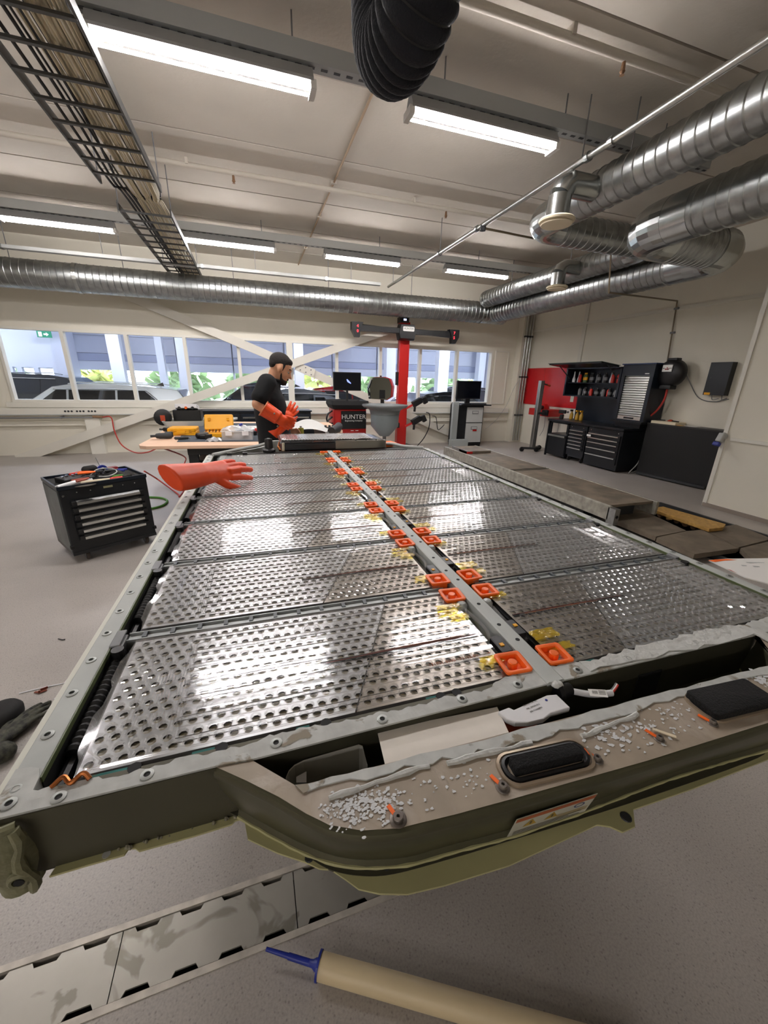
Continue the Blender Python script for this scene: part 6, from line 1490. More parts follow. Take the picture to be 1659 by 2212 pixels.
# ---- workbench
wb_ = thing('workbench', 'black workshop bench top with back panel along the right wall', 'workbench', (6.4, 6.1, 0))
MB().box(6.03, 6.72, 5.07, 7.10, .79, .835).build('worktop', 'black_metal', wb_, w=True, bevel=.004)
MB().box(6.66, 6.70, 5.6, 6.98, .835, 1.34).build('back_panel', 'blue_black', wb_, w=True)
MB().box(6.40, 6.70, 5.07, 5.62, .835, .93).build('riser', 'black_metal', wb_, w=True)
MB().box(6.055, 6.09, 7.05, 7.09, 0, .79).box(6.66, 6.70, 7.05, 7.09, 0, .79).build('leg', 'black_metal', wb_, w=True)
def unit(label, y0, y1, kind):
    t = thing('drawer_cabinet', label, 'cabinet', (6.35, (y0+y1)/2, 0), 0, 'cabinets under the workbench')
    if kind == 'door':
        MB().box(6.07, 6.66, y0, y1, .04, .52).box(6.07, 6.11, y0, y0+.035, .52, .785).box(6.07, 6.11, y1-.035, y1, .52, .785).box(6.07, 6.11, y0, y1, .755, .785).build('body', 'black_metal', t, w=True)
        d_ = MB().box(6.05, 6.07, y0+.015, y1-.015, .07, .515).build('door', 'black_metal', t, w=True); MB().box(6.015, 6.05, y0+.03, y1-.03, .465, .505).build('handle', 'alu', d_, w=True)
        MB().box(6.3, 6.312, (y0+y1)/2-.012, (y0+y1)/2+.012, .52, .785).build('divider', 'black_metal', t, w=True)
    else:
        zb = .13 if kind == 'roller' else .03; zt = .76; n = 6 if kind == 'roller' else 5
        MB().box(6.07, 6.66, y0, y1, zb, zt+.02).build('body', 'black_metal', t, w=True)
        z = zt-.07; hs = (.074,)*6 if n == 6 else (.085, .085, .11, .13, .15)
        for k in range(n):
            d_ = MB().box(6.05, 6.07, y0+.03, y1-.03, z-hs[k]+.01, z).build('drawer', 'black_metal', t, w=True)
            hb = MB(); hb.add([(6.05, y, zz) if i == 0 else (xx, y, zz) for y in (y0+.05, y1-.05) for i, (xx, zz) in enumerate(((6.05, z-.004), (6.015, z-.016), (6.015, z-.034), (6.05, z-.034)))], [(0, 1, 5, 4), (1, 2, 6, 5), (2, 3, 7, 6), (3, 0, 4, 7), (0, 3, 2, 1), (4, 5, 6, 7)])
            hb.build('handle', 'alu', d_, w=True); z -= hs[k]
        if kind == 'roller':
            for yy in (y0+.06, y1-.06):
                for xx in (6.12, 6.6): MB().lathe([(.015, -.014), (.045, -.012), (.048, 0), (.045, .012), (.015, .014)], (xx, yy, .048), 14, axis='Y').build('caster', 'rubber', t, w=True, smooth=True); 
            MB().box(6.09, 6.62, y0+.04, y1-.04, .095, .13).build('chassis', 'dark_grey', t, w=True)
        for yy in (y0+.08, y1-.08): MB().cyl((6.05, yy, .735), (6.066, yy, .735), .010, 8).build('lock', 'alu', t, w=True)
    return t
unit('black under bench cabinet with an open slot above its silver handled door', 6.46, 7.04, 'door')
unit('black roller cabinet with six silver drawer handles under the bench', 5.95, 6.43, 'roller')
u3 = unit('wide black five drawer cabinet at the near end of the bench', 5.10, 5.91, 'drawers')
MB().box(6.008, 6.014, 5.78, 5.88, .60, .64).build('paper_label', 'paper', u3, w=True)
# wall cabinet with open flap and bottles
wc_ = thing('wall_cabinet', 'black open wall cabinet with raised flap full of bottles above the bench', 'cabinet', (6.5, 6.3, 1.6))
wbx = MB().box(6.30, 6.72, 5.62, 5.66, 1.35, 1.93).box(6.30, 6.72, 7.02, 7.06, 1.35, 1.93).box(6.30, 6.72, 5.62, 7.06, 1.345, 1.37).box(6.30, 6.72, 5.62, 7.06, 1.91, 1.935).box(6.70, 6.73, 5.62, 7.06, 1.35, 1.93)
wbx.build('carcass', 'blue_black', wc_, w=True); MB().box(6.34, 6.70, 5.66, 7.02, 1.62, 1.635).build('shelf', 'blue_black', wc_, w=True)
fp = MB().beam((6.31, 6.42, 1.945), (5.86, 6.42, 2.0), 1.42, .025); fp.build('flap_door', 'black_metal', wc_, w=True); MB().beam((6.32, 6.42, 1.96), (5.84, 6.42, 2.018), 1.46, .008).build('flap_edge', mat('green_grey', '#5d6b62', .4), wc_, w=True)
for y in (5.72, 6.98): MB().cyl((6.34, y, 1.72), (6.02, y, 1.965), .010, 6).build('gas_strut', 'dark_grey', wc_, w=True)
BN = {}
def bottle(y, z, kind, i):
    mats = {'can': ('black_plastic', 'dark_grey'), 'red': ('red_plastic', 'black_plastic'), 'white': ('white_gloss', 'light_grey'), 'green': (mat('bottle_green', '#46602f', .4), 'yellow_case'), 'grey': ('mid_grey', 'black_plastic')}
    lab = {'can': '%s black bottle from the window end on the %s wall cabinet shelf', 'red': '%s red can from the window end on the %s wall cabinet shelf', 'white': '%s white nozzle bottle from the window end on the %s wall cabinet shelf', 'green': '%s green bottle with yellow label on the %s wall cabinet shelf', 'grey': '%s grey can from the window end on the %s wall cabinet shelf'}
    sh = 'upper' if z > 1.5 else 'lower'; BN[(sh, kind)] = BN.get((sh, kind), 0)+1; nth = ('first', 'second', 'third', 'fourth', 'fifth', 'sixth', 'seventh', 'eighth')[BN[(sh, kind)]-1]
    t = thing('bottle', lab[kind] % (nth, sh), 'bottle', (6.42+.05*(i % 2), y, z), 0, 'bottles in the wall cabinet')
    a, b = mats[kind]
    H = .20 if z > 1.5 else .17; r = .034
    if kind == 'white': pr = [(.02, 0), (.034, .005), (.034, .07), (.018, .12), (.012, .22), (.005, .23)]
    else: pr = [(.02, 0), (r, .004), (r, H*.72), (.022, H*.82), (.016, H*.84)]
    MB().lathe(pr, (0, 0, 0), 12).build('body', a, t, smooth=True)
    if kind != 'white': MB().cyl((0, 0, H*.84), (0, 0, H), .017, 10).build('cap', b, t)
    if kind in ('can', 'green'): MB().cyl((0, 0, H*.25), (0, 0, H*.55), r+.001, 12, cap=False).build('label', 'mid_grey' if kind == 'can' else 'yellow_case', t)
seq1 = ['white', 'white', 'red', 'green', 'green', 'can', 'can', 'grey', 'can', 'grey', 'can', 'white', 'red', 'red', 'can']
for i, k in enumerate(seq1): bottle(6.93-i*.086, 1.636, k, i)
seq2 = ['grey', 'grey', 'can', 'can', 'red', 'can', 'can', 'can', 'grey', 'red', 'can', 'can', 'white']
for i, k in enumerate(seq2): bottle(6.70-i*.079, 1.371, 'grey' if k == 'white' else k, i)
# gloves / yellow bottles and black tool on the bench
for i, (yy, lab) in enumerate(((6.68, 'yellow topped spray bottle on the bench, second from the far end'), (6.56, 'yellow spray bottle on the bench nearest the camera'), (6.85, 'pale yellow spray bottle at the far end of the bench'))):
    t = thing('spray_bottle', lab, 'bottle', (6.45, yy, .835), 0, 'yellow bottles on the bench')
    MB().lathe([(.03, 0), (.04, .01), (.04, .11), (.02, .16), (.018, .18)], (0, 0, 0), 12).build('body', mat('amber', '#b98f2a', .35), t, smooth=True); MB().box(-.05, .02, -.015, .015, .18, .215).build('trigger', 'black_plastic' if i == 2 else 'yellow_case', t, bevel=.005)
t = thing('black_hand_tool', 'black cordless tool standing at the far end of the bench', 'tool', (6.3, 6.98, .835), .4)
MB().obox((0, 0, .05), (.08, .07, .10)).obox((0, 0, .16), (.06, .16, .08)).build('body', 'black_plastic', t, bevel=.012); MB().cyl((0, -.1, .16), (0, -.14, .16), .02, 8).build('chuck', 'dark_grey', t)
# roller shutter cabinet
rs = thing('shutter_cabinet', 'tall black cabinet with a silver roller shutter above the bench', 'cabinet', (6.5, 5.28, 1.45))
MB().box(6.30, 6.72, 4.95, 5.02, .97, 1.97).box(6.30, 6.72, 5.53, 5.60, .97, 1.97).box(6.30, 6.72, 5.02, 5.53, 1.77, 1.97).box(6.30, 6.72, 5.02, 5.53, .965, .985).box(6.70, 6.72, 5.02, 5.53, .985, 1.77).build('carcass', 'blue_black', rs, w=True)
MB().box(6.28, 6.74, 4.93, 5.62, 1.965, 1.985).build('top_cover', mat('navy', '#26375c', .4), rs, w=True)
k = 0; z = 1.05
while z < 1.76:
    MB().loft([[(6.335, y, z), (6.322, y, z+.008), (6.318, y, z+.020), (6.322, y, z+.032), (6.335, y, z+.040)] for y in (5.02, 5.53)], closed=False).build('slat', 'alu_brushed', rs, w=True); z += .0415
MB().box(6.315, 6.34, 5.02, 5.53, .985, 1.05).build('bottom_bar', 'alu', rs, w=True); MB().box(6.30, 6.318, 5.18, 5.37, 1.0, 1.03).build('bar_handle', 'black_plastic', rs, w=True)
MB().box(6.294, 6.30, 5.04, 5.12, 1.80, 1.815).build('badge', 'lettering_white', rs, w=True)
MB().box(6.24, 6.72, 4.93, 5.62, .93, .965).build('base', 'black_metal', rs, w=True)
# hose reel
c = PX(1450, 806, 6.5)
hr_ = thing('hose_reel', 'round black hose reel with a white logo plate on the right wall', 'hose reel', c)
MB().lathe([(.001, -.10), (.14, -.10), (.21, -.06), (.235, .0), (.22, .08), (.12, .14), (.001, .14)], (0, 0, 0), 26, axis='X').build('drum', 'black_plastic', hr_, smooth=True)
MB().box(.05, .24, -.05, .05, -.06, .06).build('wall_bracket', 'dark_grey', hr_); MB().box(-.06, .06, -.09, .09, .20, .245).build('top_bump', 'black_plastic', hr_, bevel=.015); MB().box(-.08, .08, -.10, .10, -.27, -.20).build('hose_guide', 'black_plastic', hr_, bevel=.015)
Mr = frame(c+Vector((-.112, .0, .075)), (0, -1, 0), (-.0, 0, 1))
MB().prismM([(-.085, -.055), (.085, -.055), (.085, .055), (-.085, .055)], .01, Mr).build('logo_plate', 'lettering_white', hr_, w=True)
lg = MB()
def arc_band(cx, cy, r0, r1, a0, a1, n=8):
    for i in range(n):
        t0 = radians(a0+(a1-a0)*i/n); t1 = radians(a0+(a1-a0)*(i+1)/n)
        lg.add([Mr @ Vector((cx+r*cos(t), cy+r*sin(t), .0115)) for r, t in ((r0, t0), (r1, t0), (r1, t1), (r0, t1))], [(0, 1, 2, 3)])
for cx in (-.017, .017): arc_band(cx, .0, .012, .026, -180, 60 if cx < 0 else 0, 10)
arc_band(.017, 0, .012, .026, -180, 20, 8)
lg.build('logo_mark', 'red_paint', hr_, w=True)
lg = MB().add([Mr @ Vector(q) for q in ((-.078, -.006, .0115), (-.05, -.006, .0115), (-.05, .006, .0115), (-.078, .006, .0115), (.05, -.006, .0115), (.078, -.006, .0115), (.078, .006, .0115), (.05, .006, .0115))], [(0, 1, 2, 3), (4, 5, 6, 7)])
lg.build('logo_bars', 'label_ink', hr_, w=True)
hh = thing('air_hose', 'red air hose hanging from the reel down behind the bench', 'hose', c)
MB().tube(bez([c+Vector((0, 0, -.26)), c+Vector((0, .01, -.45)), c+Vector((-.02, .10, -.66)), c+Vector((-.05, .25, -.80)), c+Vector((-.08, .36, -.84))], 7), .017, 8).build('hose', 'red_hose', hh, smooth=True, w=True)
h2 = thing('electric_cable', 'thin grey cable drooping from the hose reel to the black wall box', 'cable', c)
MB().tube(bez([c+Vector((.1, -.20, -.02)), PX(1492, 830, XR-.02), PX(1510, 860, XR-.02), PX(1545, 868, XR-.02), PX(1570, 860, XR-.02)], 7), .007, 6).build('cable', 'mid_grey', h2, w=True)
nz = thing('blow_gun', 'small air blow gun hanging on the side of the shutter cabinet', 'blow gun', PX(1412, 838, 6.45))
MB().tube([(0, 0, .10), (0, 0, .03), (-.02, .01, -.05), (-.02, .02, -.10)], [.008, .012, .014, .006], 8).build('body', 'red_plastic', nz); MB().cyl((-.02, .02, -.10), (-.02, .02, -.14), .009, 8).build('tip', 'paper', nz)
# black wall box
bb = thing('wall_box', 'flat black electrical box on the right wall next to the pier', 'electrical box', (XR-.05, 4.12, 1.73))
MB().box(-.06, .05, -.16, .16, -.25, .25).build('box', 'black_metal', bb, bevel=.004); MB().box(-.0625, -.06, .05, .14, -.245, -.21).build('yellow_sticker', 'yellow_case', bb)
MB().cyl((-.06, .10, .02), (-.066, .10, .02), .012, 10).build('lock', 'dark_grey', bb)
for y in (.05, -.10): MB().tube(bez([(0, y, -.25), (-.01, y-.03, -.32), (-.01, y-.12, -.30)], 5), .006, 5).build('cable_tail', 'mid_grey', bb)
# black cabinet by the pier
kc = thing('black_cabinet', 'big plain black cabinet standing beside the pier on the right', 'cabinet', (6.55, 4.3, 0))
MB().prism([(6.40, 4.93), (6.50, 3.70), (6.73, 3.70), (6.73, 4.93)], .05, .94).build('body', mat('black_flat', '#0b0b0c', .55), kc, w=True)
MB().prism([(6.39, 4.94), (6.49, 3.69), (6.73, 3.69), (6.73, 4.94)], .94, .965).build('top_board', mat('dark_top', '#2d2a28', .45), kc, w=True)
MB().prism([(6.36, 4.90), (6.46, 3.74), (6.50, 3.74), (6.40, 4.90)], .02, .06).build('kick_rail', 'dark_grey', kc, w=True)
wbd = thing('white_board', 'white plastic board with black tools lying on top of the black cabinet', 'board', (6.57, 4.68, .965), .05)
MB().rbox(-.14, .14, -.22, .22, 0, .045, .01).build('board', 'cream_plastic', wbd)
for y, a in ((.14, .3), (-.12, -.3)): MB().obox((0, y, .055), (.02, .14, .018), a).build('black_clip', 'black_plastic', wbd)
MB().lathe([(.05, .045), (.045, .06), (.02, .075), (.001, .078)], (.04, -.01, 0), 14).build('orange_knob', 'orange_dark', wbd, smooth=True)
t = thing('paper_note', 'small white paper lying on the black cabinet top', 'note', (6.62, 4.30, .965), .1); MB().box(-.07, .07, -.10, .10, 0, .002).build('sheet', 'paper', t); MB().box(-.06, .06, -.085, -.075, .002, .0022).build('line', 'light_grey', t)
t = thing('yellow_note', 'yellow sticky note lying on the front of the black cabinet top', 'note', (6.50, 4.42, .965), -.2); MB().box(-.05, .05, -.06, .06, 0, .002).build('sheet', 'yellow_case', t); MB().box(-.04, .04, -.045, -.035, .002, .0022).build('line', 'yellow_dark', t)
wcb = thing('floor_cable', 'pale cable curling on the floor between the drawer cabinet and the black cabinet', 'cable', (6.45, 5.0, 0))
MB().tube(bez([PX(1388, 972, 6.55), PX(1378, 1000, 6.45), PZ(1358, 1022, .01), PZ(1372, 1018, .01), PZ(1381, 1008, .02)], 6), .008, 6).build('cable', 'light_grey', wcb, w=True)
# blue industrial socket on the pier
c = PX(1569, 946, XP)
bs = thing('wall_socket', 'grey industrial socket with blue cover on the white pier', 'socket', c)
MB().lathe([(.045, 0), (.05, -.02), (.04, -.05), (.03, -.06)], (0, .03, .02), 14, axis='X').build('socket_body', 'light_grey', bs, smooth=True)
MB().obox((-.06, .03, -.0), (.07, .07, .12), ry=.4).build('housing', 'light_grey', bs, bevel=.012); MB().obox((-.09, .04, -.085), (.06, .08, .05), ry=.4).build('blue_cover', 'blue_plastic', bs, bevel=.01)
# ================================================================ the man
MY = 3.32
def at(u, v, y): return PY(u, v, y)
mn = thing('person', 'man in black polo shirt pulling on orange rubber gauntlets, looking down to the right', 'person', (at(590, 960, MY).x, MY, 0))
def vox(name, b, m, vx, sm=5, parent=mn):
    o = b.build(name, m, parent, smooth=True, w=True); remesh(o, vx, sm, .5); return o
px_ = at(591, 950, MY).x
hip = Vector((px_, MY, .95)); chest = Vector((at(588, 850, MY).x, MY, 1.40)); neck0 = Vector((at(590, 815, MY).x, MY, 1.555)); 
hc = at(607, 793, MY)                                   # skull centre
shR = Vector((at(577, 828, MY-.17).x, MY-.17, at(577, 828, MY-.17).z)); shL = Vector((shR.x+.05, MY+.19, shR.z))
elR = at(555.5, 873, MY-.24); wrR = at(588, 901, MY-.27); haR = at(618, 914, MY-.25)
elL = Vector((at(590, 880, MY+.20).x, MY+.22, 1.16)); wrL = at(618, 928, MY+.08)
# body: one continuous figure
b = MB()
pit = radians(24)
fw = Vector((cos(pit), -.10, -sin(pit))).normalized(); upv = Vector((sin(pit), 0, cos(pit))); sd = upv.cross(fw).normalized(); upv = fw.cross(sd)
HM = Matrix((fw, sd, upv)).transposed()
def hd_(x, y, z): return hc + HM @ Vector((x, y, z))
b.sphere(hd_(-.012, 0, .022), (.098, .076, .092), 20, 14, HM)          # skull
b.sphere(hd_(.030, 0, -.045), (.062, .062, .078), 16, 12, HM)          # face
b.sphere(hd_(.055, 0, -.102), (.036, .036, .028), 12, 8, HM)           # chin
b.capsule(hd_(.088, 0, -.018), hd_(.112, 0, -.052), .011, .015, 10)    # nose
b.sphere(hd_(.083, 0, .006), (.018, .052, .014), 12, 8, HM)            # brow
b.sphere(hd_(.083, 0, -.086), (.014, .024, .012), 10, 6, HM)           # lips
for s in (-1, 1):
    b.sphere(hd_(.0, s*.080, -.024), (.022, .012, .035), 10, 8, HM)    # ears
    b.sphere(hd_(.055, s*.040, -.045), (.025, .018, .025), 10, 6, HM)  # cheeks
b.capsule(neck0+Vector((-.005, 0, -.02)), hd_(-.03, 0, -.07), .060, .056)
b.capsule(hip+Vector((-.01, 0, .05)), chest+Vector((-.03, 0, -.05)), .09, .09); b.capsule(shR, shL, .056, .056); b.capsule(chest+Vector((-.03, 0, 0)), neck0+Vector((-.01, 0, -.02)), .08, .055)
b.capsule(shR, elR, .056, .046); b.capsule(elR, wrR, .045, .025); b.capsule(wrR, haR.lerp(wrR, .3), .026, .022)
b.capsule(shL, elL, .056, .046); b.capsule(elL, wrL, .045, .030)
# bare left hand with five fingers
hl = wrL+Vector((.06, -.01, -.015)); b.capsule(wrL, hl, .030, .034)
for k, (dy, dz, L) in enumerate(((-.022, .012, .055), (-.010, .004, .062), (.004, -.004, .060), (.016, -.012, .048))):
    p = hl+Vector((.015, dy, dz)); q1 = p+Vector((L*.6, -.012, -.006)); q2 = q1+Vector((L*.35, -.022, -.012)); b.capsule(p, q1, .0105, .0095, 8); b.capsule(q1, q2, .0095, .008, 8)
b.capsule(hl+Vector((-.01, -.02, .02)), hl+Vector((.03, -.045, .030)), .012, .010, 8); b.capsule(hl+Vector((.03, -.045, .030)), hl+Vector((.055, -.045, .02)), .010, .009, 8)
for s in (-1, 1):
    h0 = hip+Vector((0, s*.09, -.02)); kn = Vector((hip.x+.01, MY+s*.10, .50)); an = Vector((hip.x-.03, MY+s*.11, .10))
    b.capsule(h0, kn, .085, .058); b.capsule(kn, an, .058, .040); b.capsule(an+Vector((-.02, 0, -.045)), an+Vector((.15, 0, -.055)), .045, .040)
body = vox('body', b, 'skin', .011, 4)
# shirt
b = MB()
b.loft([[Vector((c.x+dx*cos(radians(a)), MY+dy*sin(radians(a)), c.z)) for a in range(0, 360, 15)] for c, dx, dy in
        ((Vector((px_+.0, 0, .80)), .132, .178), (Vector((px_+.005, 0, .92)), .134, .178), (Vector((px_+.012, 0, 1.05)), .150, .185), (Vector((px_+.008, 0, 1.18)), .150, .19), (Vector((px_-.005, 0, 1.32)), .150, .205), (Vector((px_-.015, 0, 1.43)), .135, .215), (Vector((px_-.015, 0, 1.50)), .105, .17), (Vector((neck0.x-.008, 0, 1.555)), .075, .085), (Vector((neck0.x-.004, 0, 1.575)), .068, .072))], cap=True)
b.capsule(shR, shL, .075, .075); b.capsule(shR, shR.lerp(elR, .66), .082, .078); b.capsule(shL, shL.lerp(elL, .66), .080, .074)
vox('polo_shirt', b, 'cloth_black', .013, 4)
b = MB()
for k in range(2):
    ring = [neck0+Vector((-.004+.072*cos(radians(a))+.004*k, .074*sin(radians(a)), .012+.020*k-.022*cos(radians(a)))) for a in range(0, 361, 15)]
    b.tube(ring, .011, 8)
b.build('collar', 'cloth_black', mn, smooth=True, w=True)
b = MB()
b.loft([[Vector((hip.x+dx*cos(radians(a)), MY+dy*sin(radians(a)), z)) for a in range(0, 360, 20)] for z, dx, dy in ((1.02, .135, .175), (.92, .140, .18), (.84, .135, .18))], cap=True)
for s in (-1, 1):
    h0 = hip+Vector((0, s*.09, -.06)); kn = Vector((hip.x+.01, MY+s*.10, .50)); an = Vector((hip.x-.03, MY+s*.11, .10))
    b.capsule(h0, kn, .100, .076); b.capsule(kn, an, .076, .066)
vox('trousers', b, 'cloth_black', .014, 4)
for s in (-1, 1):
    b = MB(); a = Vector((hip.x-.06, MY+s*.11, .045)); b.capsule(a, a+Vector((.20, 0, -.005)), .050, .042); b.box(a.x-.06, a.x+.25, a.y-.05, a.y+.05, .0, .02)
    vox('shoe', b, 'black_plastic', .012, 3)
# hair, beard, brows, eyes
mat('eye_white', '#b9b0a6', .3)
b = MB()
b.sphere(hd_(-.018, 0, .034), (.099, .078, .084), 22, 16, HM)
b.sphere(hd_(-.060, 0, .0), (.048, .070, .046), 16, 12, HM)
b.sphere(hd_(.040, 0, .066), (.044, .060, .030), 14, 10, HM)
for s in (-1, 1): b.capsule(hd_(.022, s*.070, .01), hd_(.024, s*.069, -.025), .009, .007, 8)
h = vox('hair', b, 'hair', .008, 3)
b = MB()
b.sphere(hd_(.058, 0, -.110), (.040, .040, .034), 14, 10, HM)
for s in (-1, 1): b.capsule(hd_(.024, s*.062, -.055), hd_(.038, s*.048, -.098), .009, .013, 10); b.capsule(hd_(.038, s*.048, -.098), hd_(.078, s*.014, -.112), .014, .018, 10)
b.capsule(hd_(.093, -.020, -.074), hd_(.093, .020, -.074), .008, .008, 8)
vox('beard', b, mat('beard', '#2a1a12', .8, bump=.5, bscale=150), .007, 3)
for s in (-1, 1):
    e_ = MB().sphere(hd_(.070, s*.032, -.018), .0118, 12, 8).build('eye', 'eye_white', mn, smooth=True, w=True); MB().sphere(hd_(.0785, s*.032, -.021), .0056, 8, 6).build('iris', 'hair', e_, w=True)
    MB().capsule(hd_(.090, s*.018, .010), hd_(.078, s*.052, .010), .006, .005, 8).build('eyebrow', 'hair', mn, smooth=True, w=True)
pt = at(557, 846, MY); MB().obox((pt.x+.02, MY, pt.z), (.004, .05, .02)).build('shirt_print', 'lettering_white', mn, w=True)
# gauntlet on the right hand
d = (haR-elR).normalized(); p0 = elR.lerp(wrR, .52); L_ = (haR-p0).length
Mg = frame((0, 0, 0), d, Vector((0, -1, 0)).cross(d))
HC = [[((.0, .032, .0), .014), ((.035, .036, -.008), .0135), ((.058, .038, -.030), .0125), ((.062, .038, -.052), .011)],
      [((.0, .011, .002), .0145), ((.040, .012, -.006), .014), ((.066, .012, -.030), .013), ((.068, .012, -.056), .011)],
      [((.0, -.011, .002), .014), ((.038, -.012, -.008), .0135), ((.060, -.013, -.032), .0125), ((.060, -.013, -.055), .011)],
      [((-.005, -.032, .0), .013), ((.026, -.036, -.010), .0125), ((.044, -.037, -.030), .0115), ((.046, -.037, -.048), .010)],
      [((-.05, .026, -.004), .016), ((-.02, .052, -.004), .015), ((.022, .064, .0), .0135), ((.055, .062, -.004), .011)]]
def sleeve(L, cuff=.072, z=0): return [((-L, 0, 0), cuff, cuff*.92, 0), ((-L+.01, 0, 0), cuff*.99, cuff*.90, 0), ((-L*.66, 0, 0), cuff*.93, cuff*.90, 0), ((-L*.35, 0, 0), .060, .057, 0), ((-.07, 0, 0), .049, .040, 0), ((-.02, 0, 0), .050, .032, 0), ((.006, 0, 0), .044, .018, 0)]
g = voxel_glove('rubber_gauntlet', 'orange rubber gauntlet worn on the right arm of the man', 'glove', haR, Mg, HC, sleeve(L_+.02, .068), 'orange_rubber', .005, 'gauntlets of the man')
MB().tube([haR - d*(L_+.02) + (Mg.to_3x3() @ Vector((0, .069*cos(radians(a)), .063*sin(radians(a))))) for a in range(0, 361, 20)], .005, 6).build('cuff_rim', mat('orange_pale', '#e58a5c', .5), g, smooth=True, w=True)
MB().sphere(at(592.5, 893.5, MY-.34), .008, 8, 6).build('stamp', 'warm_grey', g, w=True)
# second gauntlet held in front
k0 = at(596, 931, MY-.13); k1 = at(626, 893, MY-.10); d2 = (k1-k0).normalized()
Mg2 = frame((0, 0, 0), d2, Vector((0, -1, 0)).cross(d2))
HO = [[((.0, .034, .0), .0135), ((.040, .042, .0), .013), ((.072, .048, -.012), .012), ((.090, .050, -.022), .011)],
      [((.0, .012, .0), .014), ((.048, .014, .002), .0135), ((.085, .017, -.010), .0125), ((.105, .018, -.022), .011)],
      [((.0, -.011, .0), .0135), ((.044, -.014, .002), .013), ((.078, -.016, -.010), .012), ((.096, -.017, -.022), .011)],
      [((-.005, -.033, .0), .0125), ((.030, -.040, .0), .012), ((.056, -.045, -.010), .011), ((.070, -.047, -.020), .010)],
      [((-.06, -.028, -.004), .015), ((-.03, -.054, -.010), .0145), ((.0, -.068, -.018), .013), ((.02, -.072, -.024), .011)]]
Lg = (k1-k0).length
g = voxel_glove('rubber_gauntlet', 'orange rubber gauntlet held crosswise in front of the man, fingers up', 'glove', k1, Mg2, HO, sleeve(Lg+.05, .070), 'orange_rubber', .005, 'gauntlets of the man')
MB().sphere(at(600, 921, MY-.225), .010, 8, 6).build('stamp', 'warm_grey', g, w=True)
cn = thing('spray_can', 'small yellow green tin at the hand of the man above the far module', 'can', hl+Vector((.075, -.02, -.05)))
MB().lathe([(.025, 0), (.028, .004), (.028, .075), (.024, .082), (.012, .085)], (0, 0, 0), 14).build('can_body', mat('olive_yellow', '#8f8a30', .4), cn, smooth=True); MB().cyl((0, 0, .085), (0, 0, .10), .010, 10).build('can_top', 'light_grey', cn)
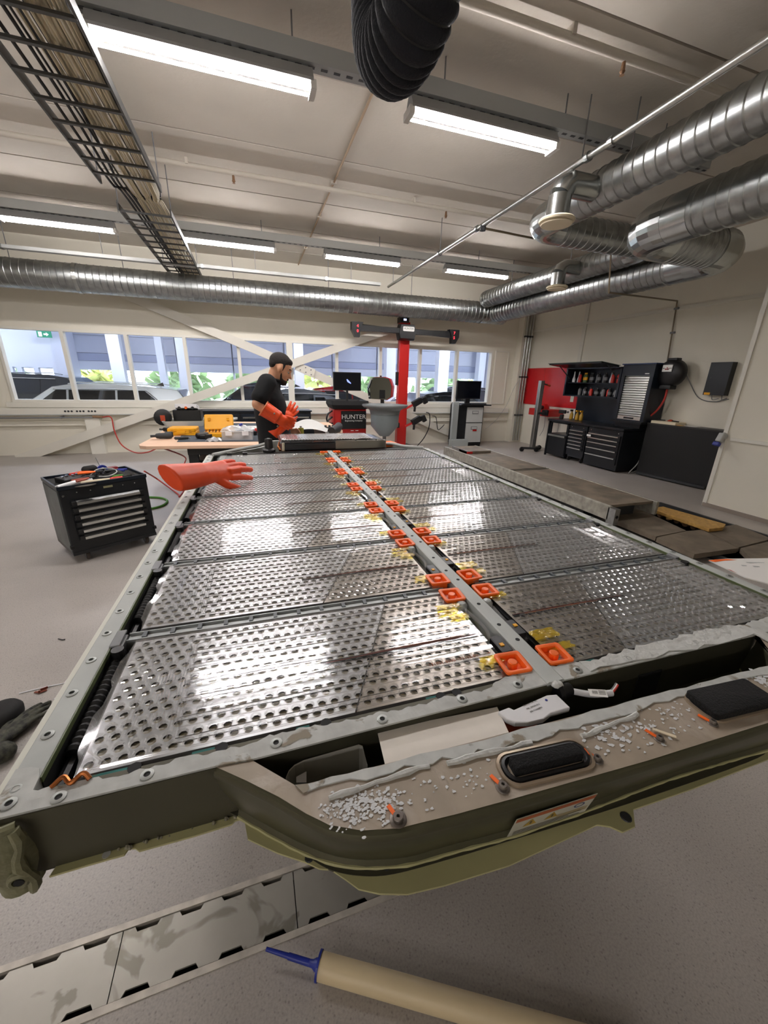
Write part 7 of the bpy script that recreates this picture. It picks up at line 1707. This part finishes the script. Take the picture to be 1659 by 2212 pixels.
# ================================================================ cars in the showroom
mat('car_glass', '#0d1013', .06, spec=.8); mat('car_glass_blue', '#31424f', .05, spec=.9)
mat('car_silver', '#d3d7d5', .28, .3, coat=.6); mat('car_white', '#e3e4e4', .25, coat=.6); mat('car_black', '#0f1114', .18, coat=.8); mat('car_red', '#8c1515', .2, coat=.8); mat('car_grey', '#6f747b', .22, .5, coat=.7)
FZ = -.10
def car(label, x_front, x_rear, y, body, H=1.46, kind='wagon', rails=True, glass='car_glass', W=1.82, rz=0):
    """profile drawn nose at x=0, tail at x=L, then mirrored or placed so that the nose is at x_front"""
    L = abs(x_rear-x_front); s = 1 if x_rear > x_front else -1
    t = thing('parked_car', label, 'car', (x_front, y, FZ), rz)
    B = .93*H/1.46
    if kind == 'wagon': roof = [(.26, B+.01), (.40, H-.06), (.47, H-.005), (.60, H), (.78, H-.03), (.93, H-.10)]; tail = [(.985, B+.06), (1.0, .70), (.995, .35)]
    elif kind == 'suv': roof = [(.25, B+.02), (.36, H-.07), (.43, H-.01), (.60, H), (.85, H-.02), (.94, H-.06)]; tail = [(.99, B+.05), (1.0, .7), (.995, .4)]
    else: roof = [(.27, B), (.43, H-.05), (.50, H), (.60, H-.005), (.72, H-.05), (.88, B+.12)]; tail = [(.97, B+.06), (1.0, .75), (.99, .35)]
    prof = [(.0, .35), (.0, .62), (.03, .74), (.14, .84)] + [(.26 if False else roof[0][0]-.03, B-.01)] + roof + tail + [(.9, .20), (.1, .20)]
    P = [(a*L*s, z) for a, z in prof]
    def hw(z): return W/2 if z <= B else W/2-(z-B)/(H-B)*.26
    b = MB(); n = len(P)
    for sy in (-1, 1):
        k = len(b.v); b.v += [(x, sy*hw(z), z) for x, z in P]
        for tri in tessellate_polygon([[Vector((x, z, 0)) for x, z in P]]): b.f.append(tuple(k+i for i in tri))
    for i in range(n): j = (i+1) % n; b.f.append((i, j, n+j, n+i))
    b.build('body', body, t, bevel=.02)
    # side glass, one piece per window, following the tumblehome
    zt = H-.12; x0, x1 = roof[0][0]+.07, roof[-1][0]-.03
    def xs(f0, z): # window edges slant with the pillars
        return f0
    wins = [(.31, .415, .455, .455), (.465, .465, .655, .655), (.665, .665, .88 if kind != 'coupe' else .80, .78 if kind != 'coupe' else .72)]
    for sy in (-1, 1):
        for a0, a1, b1, b0 in wins:
            zz = zt if kind != 'coupe' or a0 < .6 else zt-.06
            q = [(a0*L*s, sy*(hw(B+.02)+.012), B+.02), (b1*L*s, sy*(hw(B+.02)+.012), B+.02), (b0*L*s, sy*(hw(zz)+.012), zz), (a1*L*s, sy*(hw(zz)+.012), zz)]
            MB().add(q+[(x, yy-sy*.03, z) for x, yy, z in q], [(0, 1, 2, 3), (7, 6, 5, 4), (0, 4, 5, 1), (1, 5, 6, 2), (2, 6, 7, 3), (3, 7, 4, 0)]).build('side_window', glass, t)
        MB().tube([(.29*L*s, sy*(hw(B)+.012), B+.005), (.88*L*s, sy*(hw(B)+.012), B+.005)], .012, 5).tube([(.405*L*s, sy*(hw(zt)+.016), zt+.02), (.6*L*s, sy*(hw(zt)+.016), zt+.03), (.79*L*s, sy*(hw(zt)+.016), zt+.0), (.885*L*s, sy*(hw(B)+.016), B+.03)], .010, 5).build('window_trim', 'chrome', t)
        MB().sphere((.315*L*s, sy*(W/2+.06), B+.04), (.07, .09, .065), 10, 8).build('mirror', body, t, smooth=True)
        for wx in (.17, .80):
            MB().lathe([(.10, -.10), (.30, -.10), (.325, -.06), (.325, .06), (.30, .10), (.10, .10)], (wx*L*s, sy*(W/2-.11), .325), 20, axis='Y').build('wheel', 'rubber', t, smooth=True)
        if rails: MB().tube([(.46*L*s, sy*(hw(H)-.03), H+.0), (.50*L*s, sy*(hw(H)-.03), H+.035), (.80*L*s, sy*(hw(H)-.03), H+.005), (.86*L*s, sy*(hw(H)-.03), H-.03)], .014, 6).build('roof_rail', 'alu', t)
    (xa, za), (xb, zb) = [(r[0]*L*s, r[1]) for r in (roof[0], roof[1])]
    MB().add([(xa-s*.01, -hw(za)+.10, za+.03), (xa-s*.01, hw(za)-.10, za+.03), (xb-s*.012, hw(zb)-.06, zb+.005), (xb-s*.012, -hw(zb)+.06, zb+.005)], [(0, 1, 2, 3)]).build('windscreen', 'car_glass_blue', t)
    (xa, za), (xb, zb) = [(r[0]*L*s, r[1]) for r in (roof[-1], tail[0])]
    MB().add([(xa+s*.012, -hw(za)+.06, za-.01), (xa+s*.012, hw(za)-.06, za-.01), (xb+s*.012, hw(zb)-.08, zb+.02), (xb+s*.012, -hw(zb)+.08, zb+.02)], [(0, 1, 2, 3)]).build('rear_window', glass, t)
    MB().add([(.80*L*s, -.02, H-.03), (.80*L*s, .02, H-.03), (.84*L*s, .0, H+.05), (.845*L*s, 0, H-.04)], [(0, 1, 2), (0, 2, 3), (1, 3, 2)]).build('fin_antenna', 'car_black', t)
    return t
car('silver estate car parked behind the left windows, long roof and dark side glass', PY(-70, 850, 10.6).x, PY(425, 850, 10.6).x, 10.6, 'car_silver', 1.47)
car('tall dark van like car with pale roof standing beyond the silver estate at far left', PY(345, 840, 12.7).x, PY(20, 830, 12.7).x-2.0, 12.8, 'car_black', 1.64, 'suv', glass='car_glass')
car('dark car with bluish windscreen between the silver estate and the man', PY(400, 860, 14.4).x, PY(400, 860, 14.4).x+4.5, 14.42, 'car_black', 1.50, 'coupe', rails=False)
car('grey car seen in front of the dark one, just left of the man', PY(430, 860, 10.6).x, PY(430, 860, 10.6).x+4.2, 10.6, 'car_grey', 1.42, 'coupe', rails=False)
car('red car parked behind the window left of the red wheel balancer', PY(590, 860, 12.5).x+4.3, PY(590, 860, 12.5).x, 12.48, 'car_red', 1.46, 'coupe', rails=False)
car('black car parked behind the window right of the red alignment tower', 7.3, 2.95, 10.5, 'car_black', 1.40, 'coupe', rails=False)
car('black car with raised tail behind the far right panes of the window', 4.9, 8.9, 13.9, 'car_black', 1.52, 'wagon', rails=False)
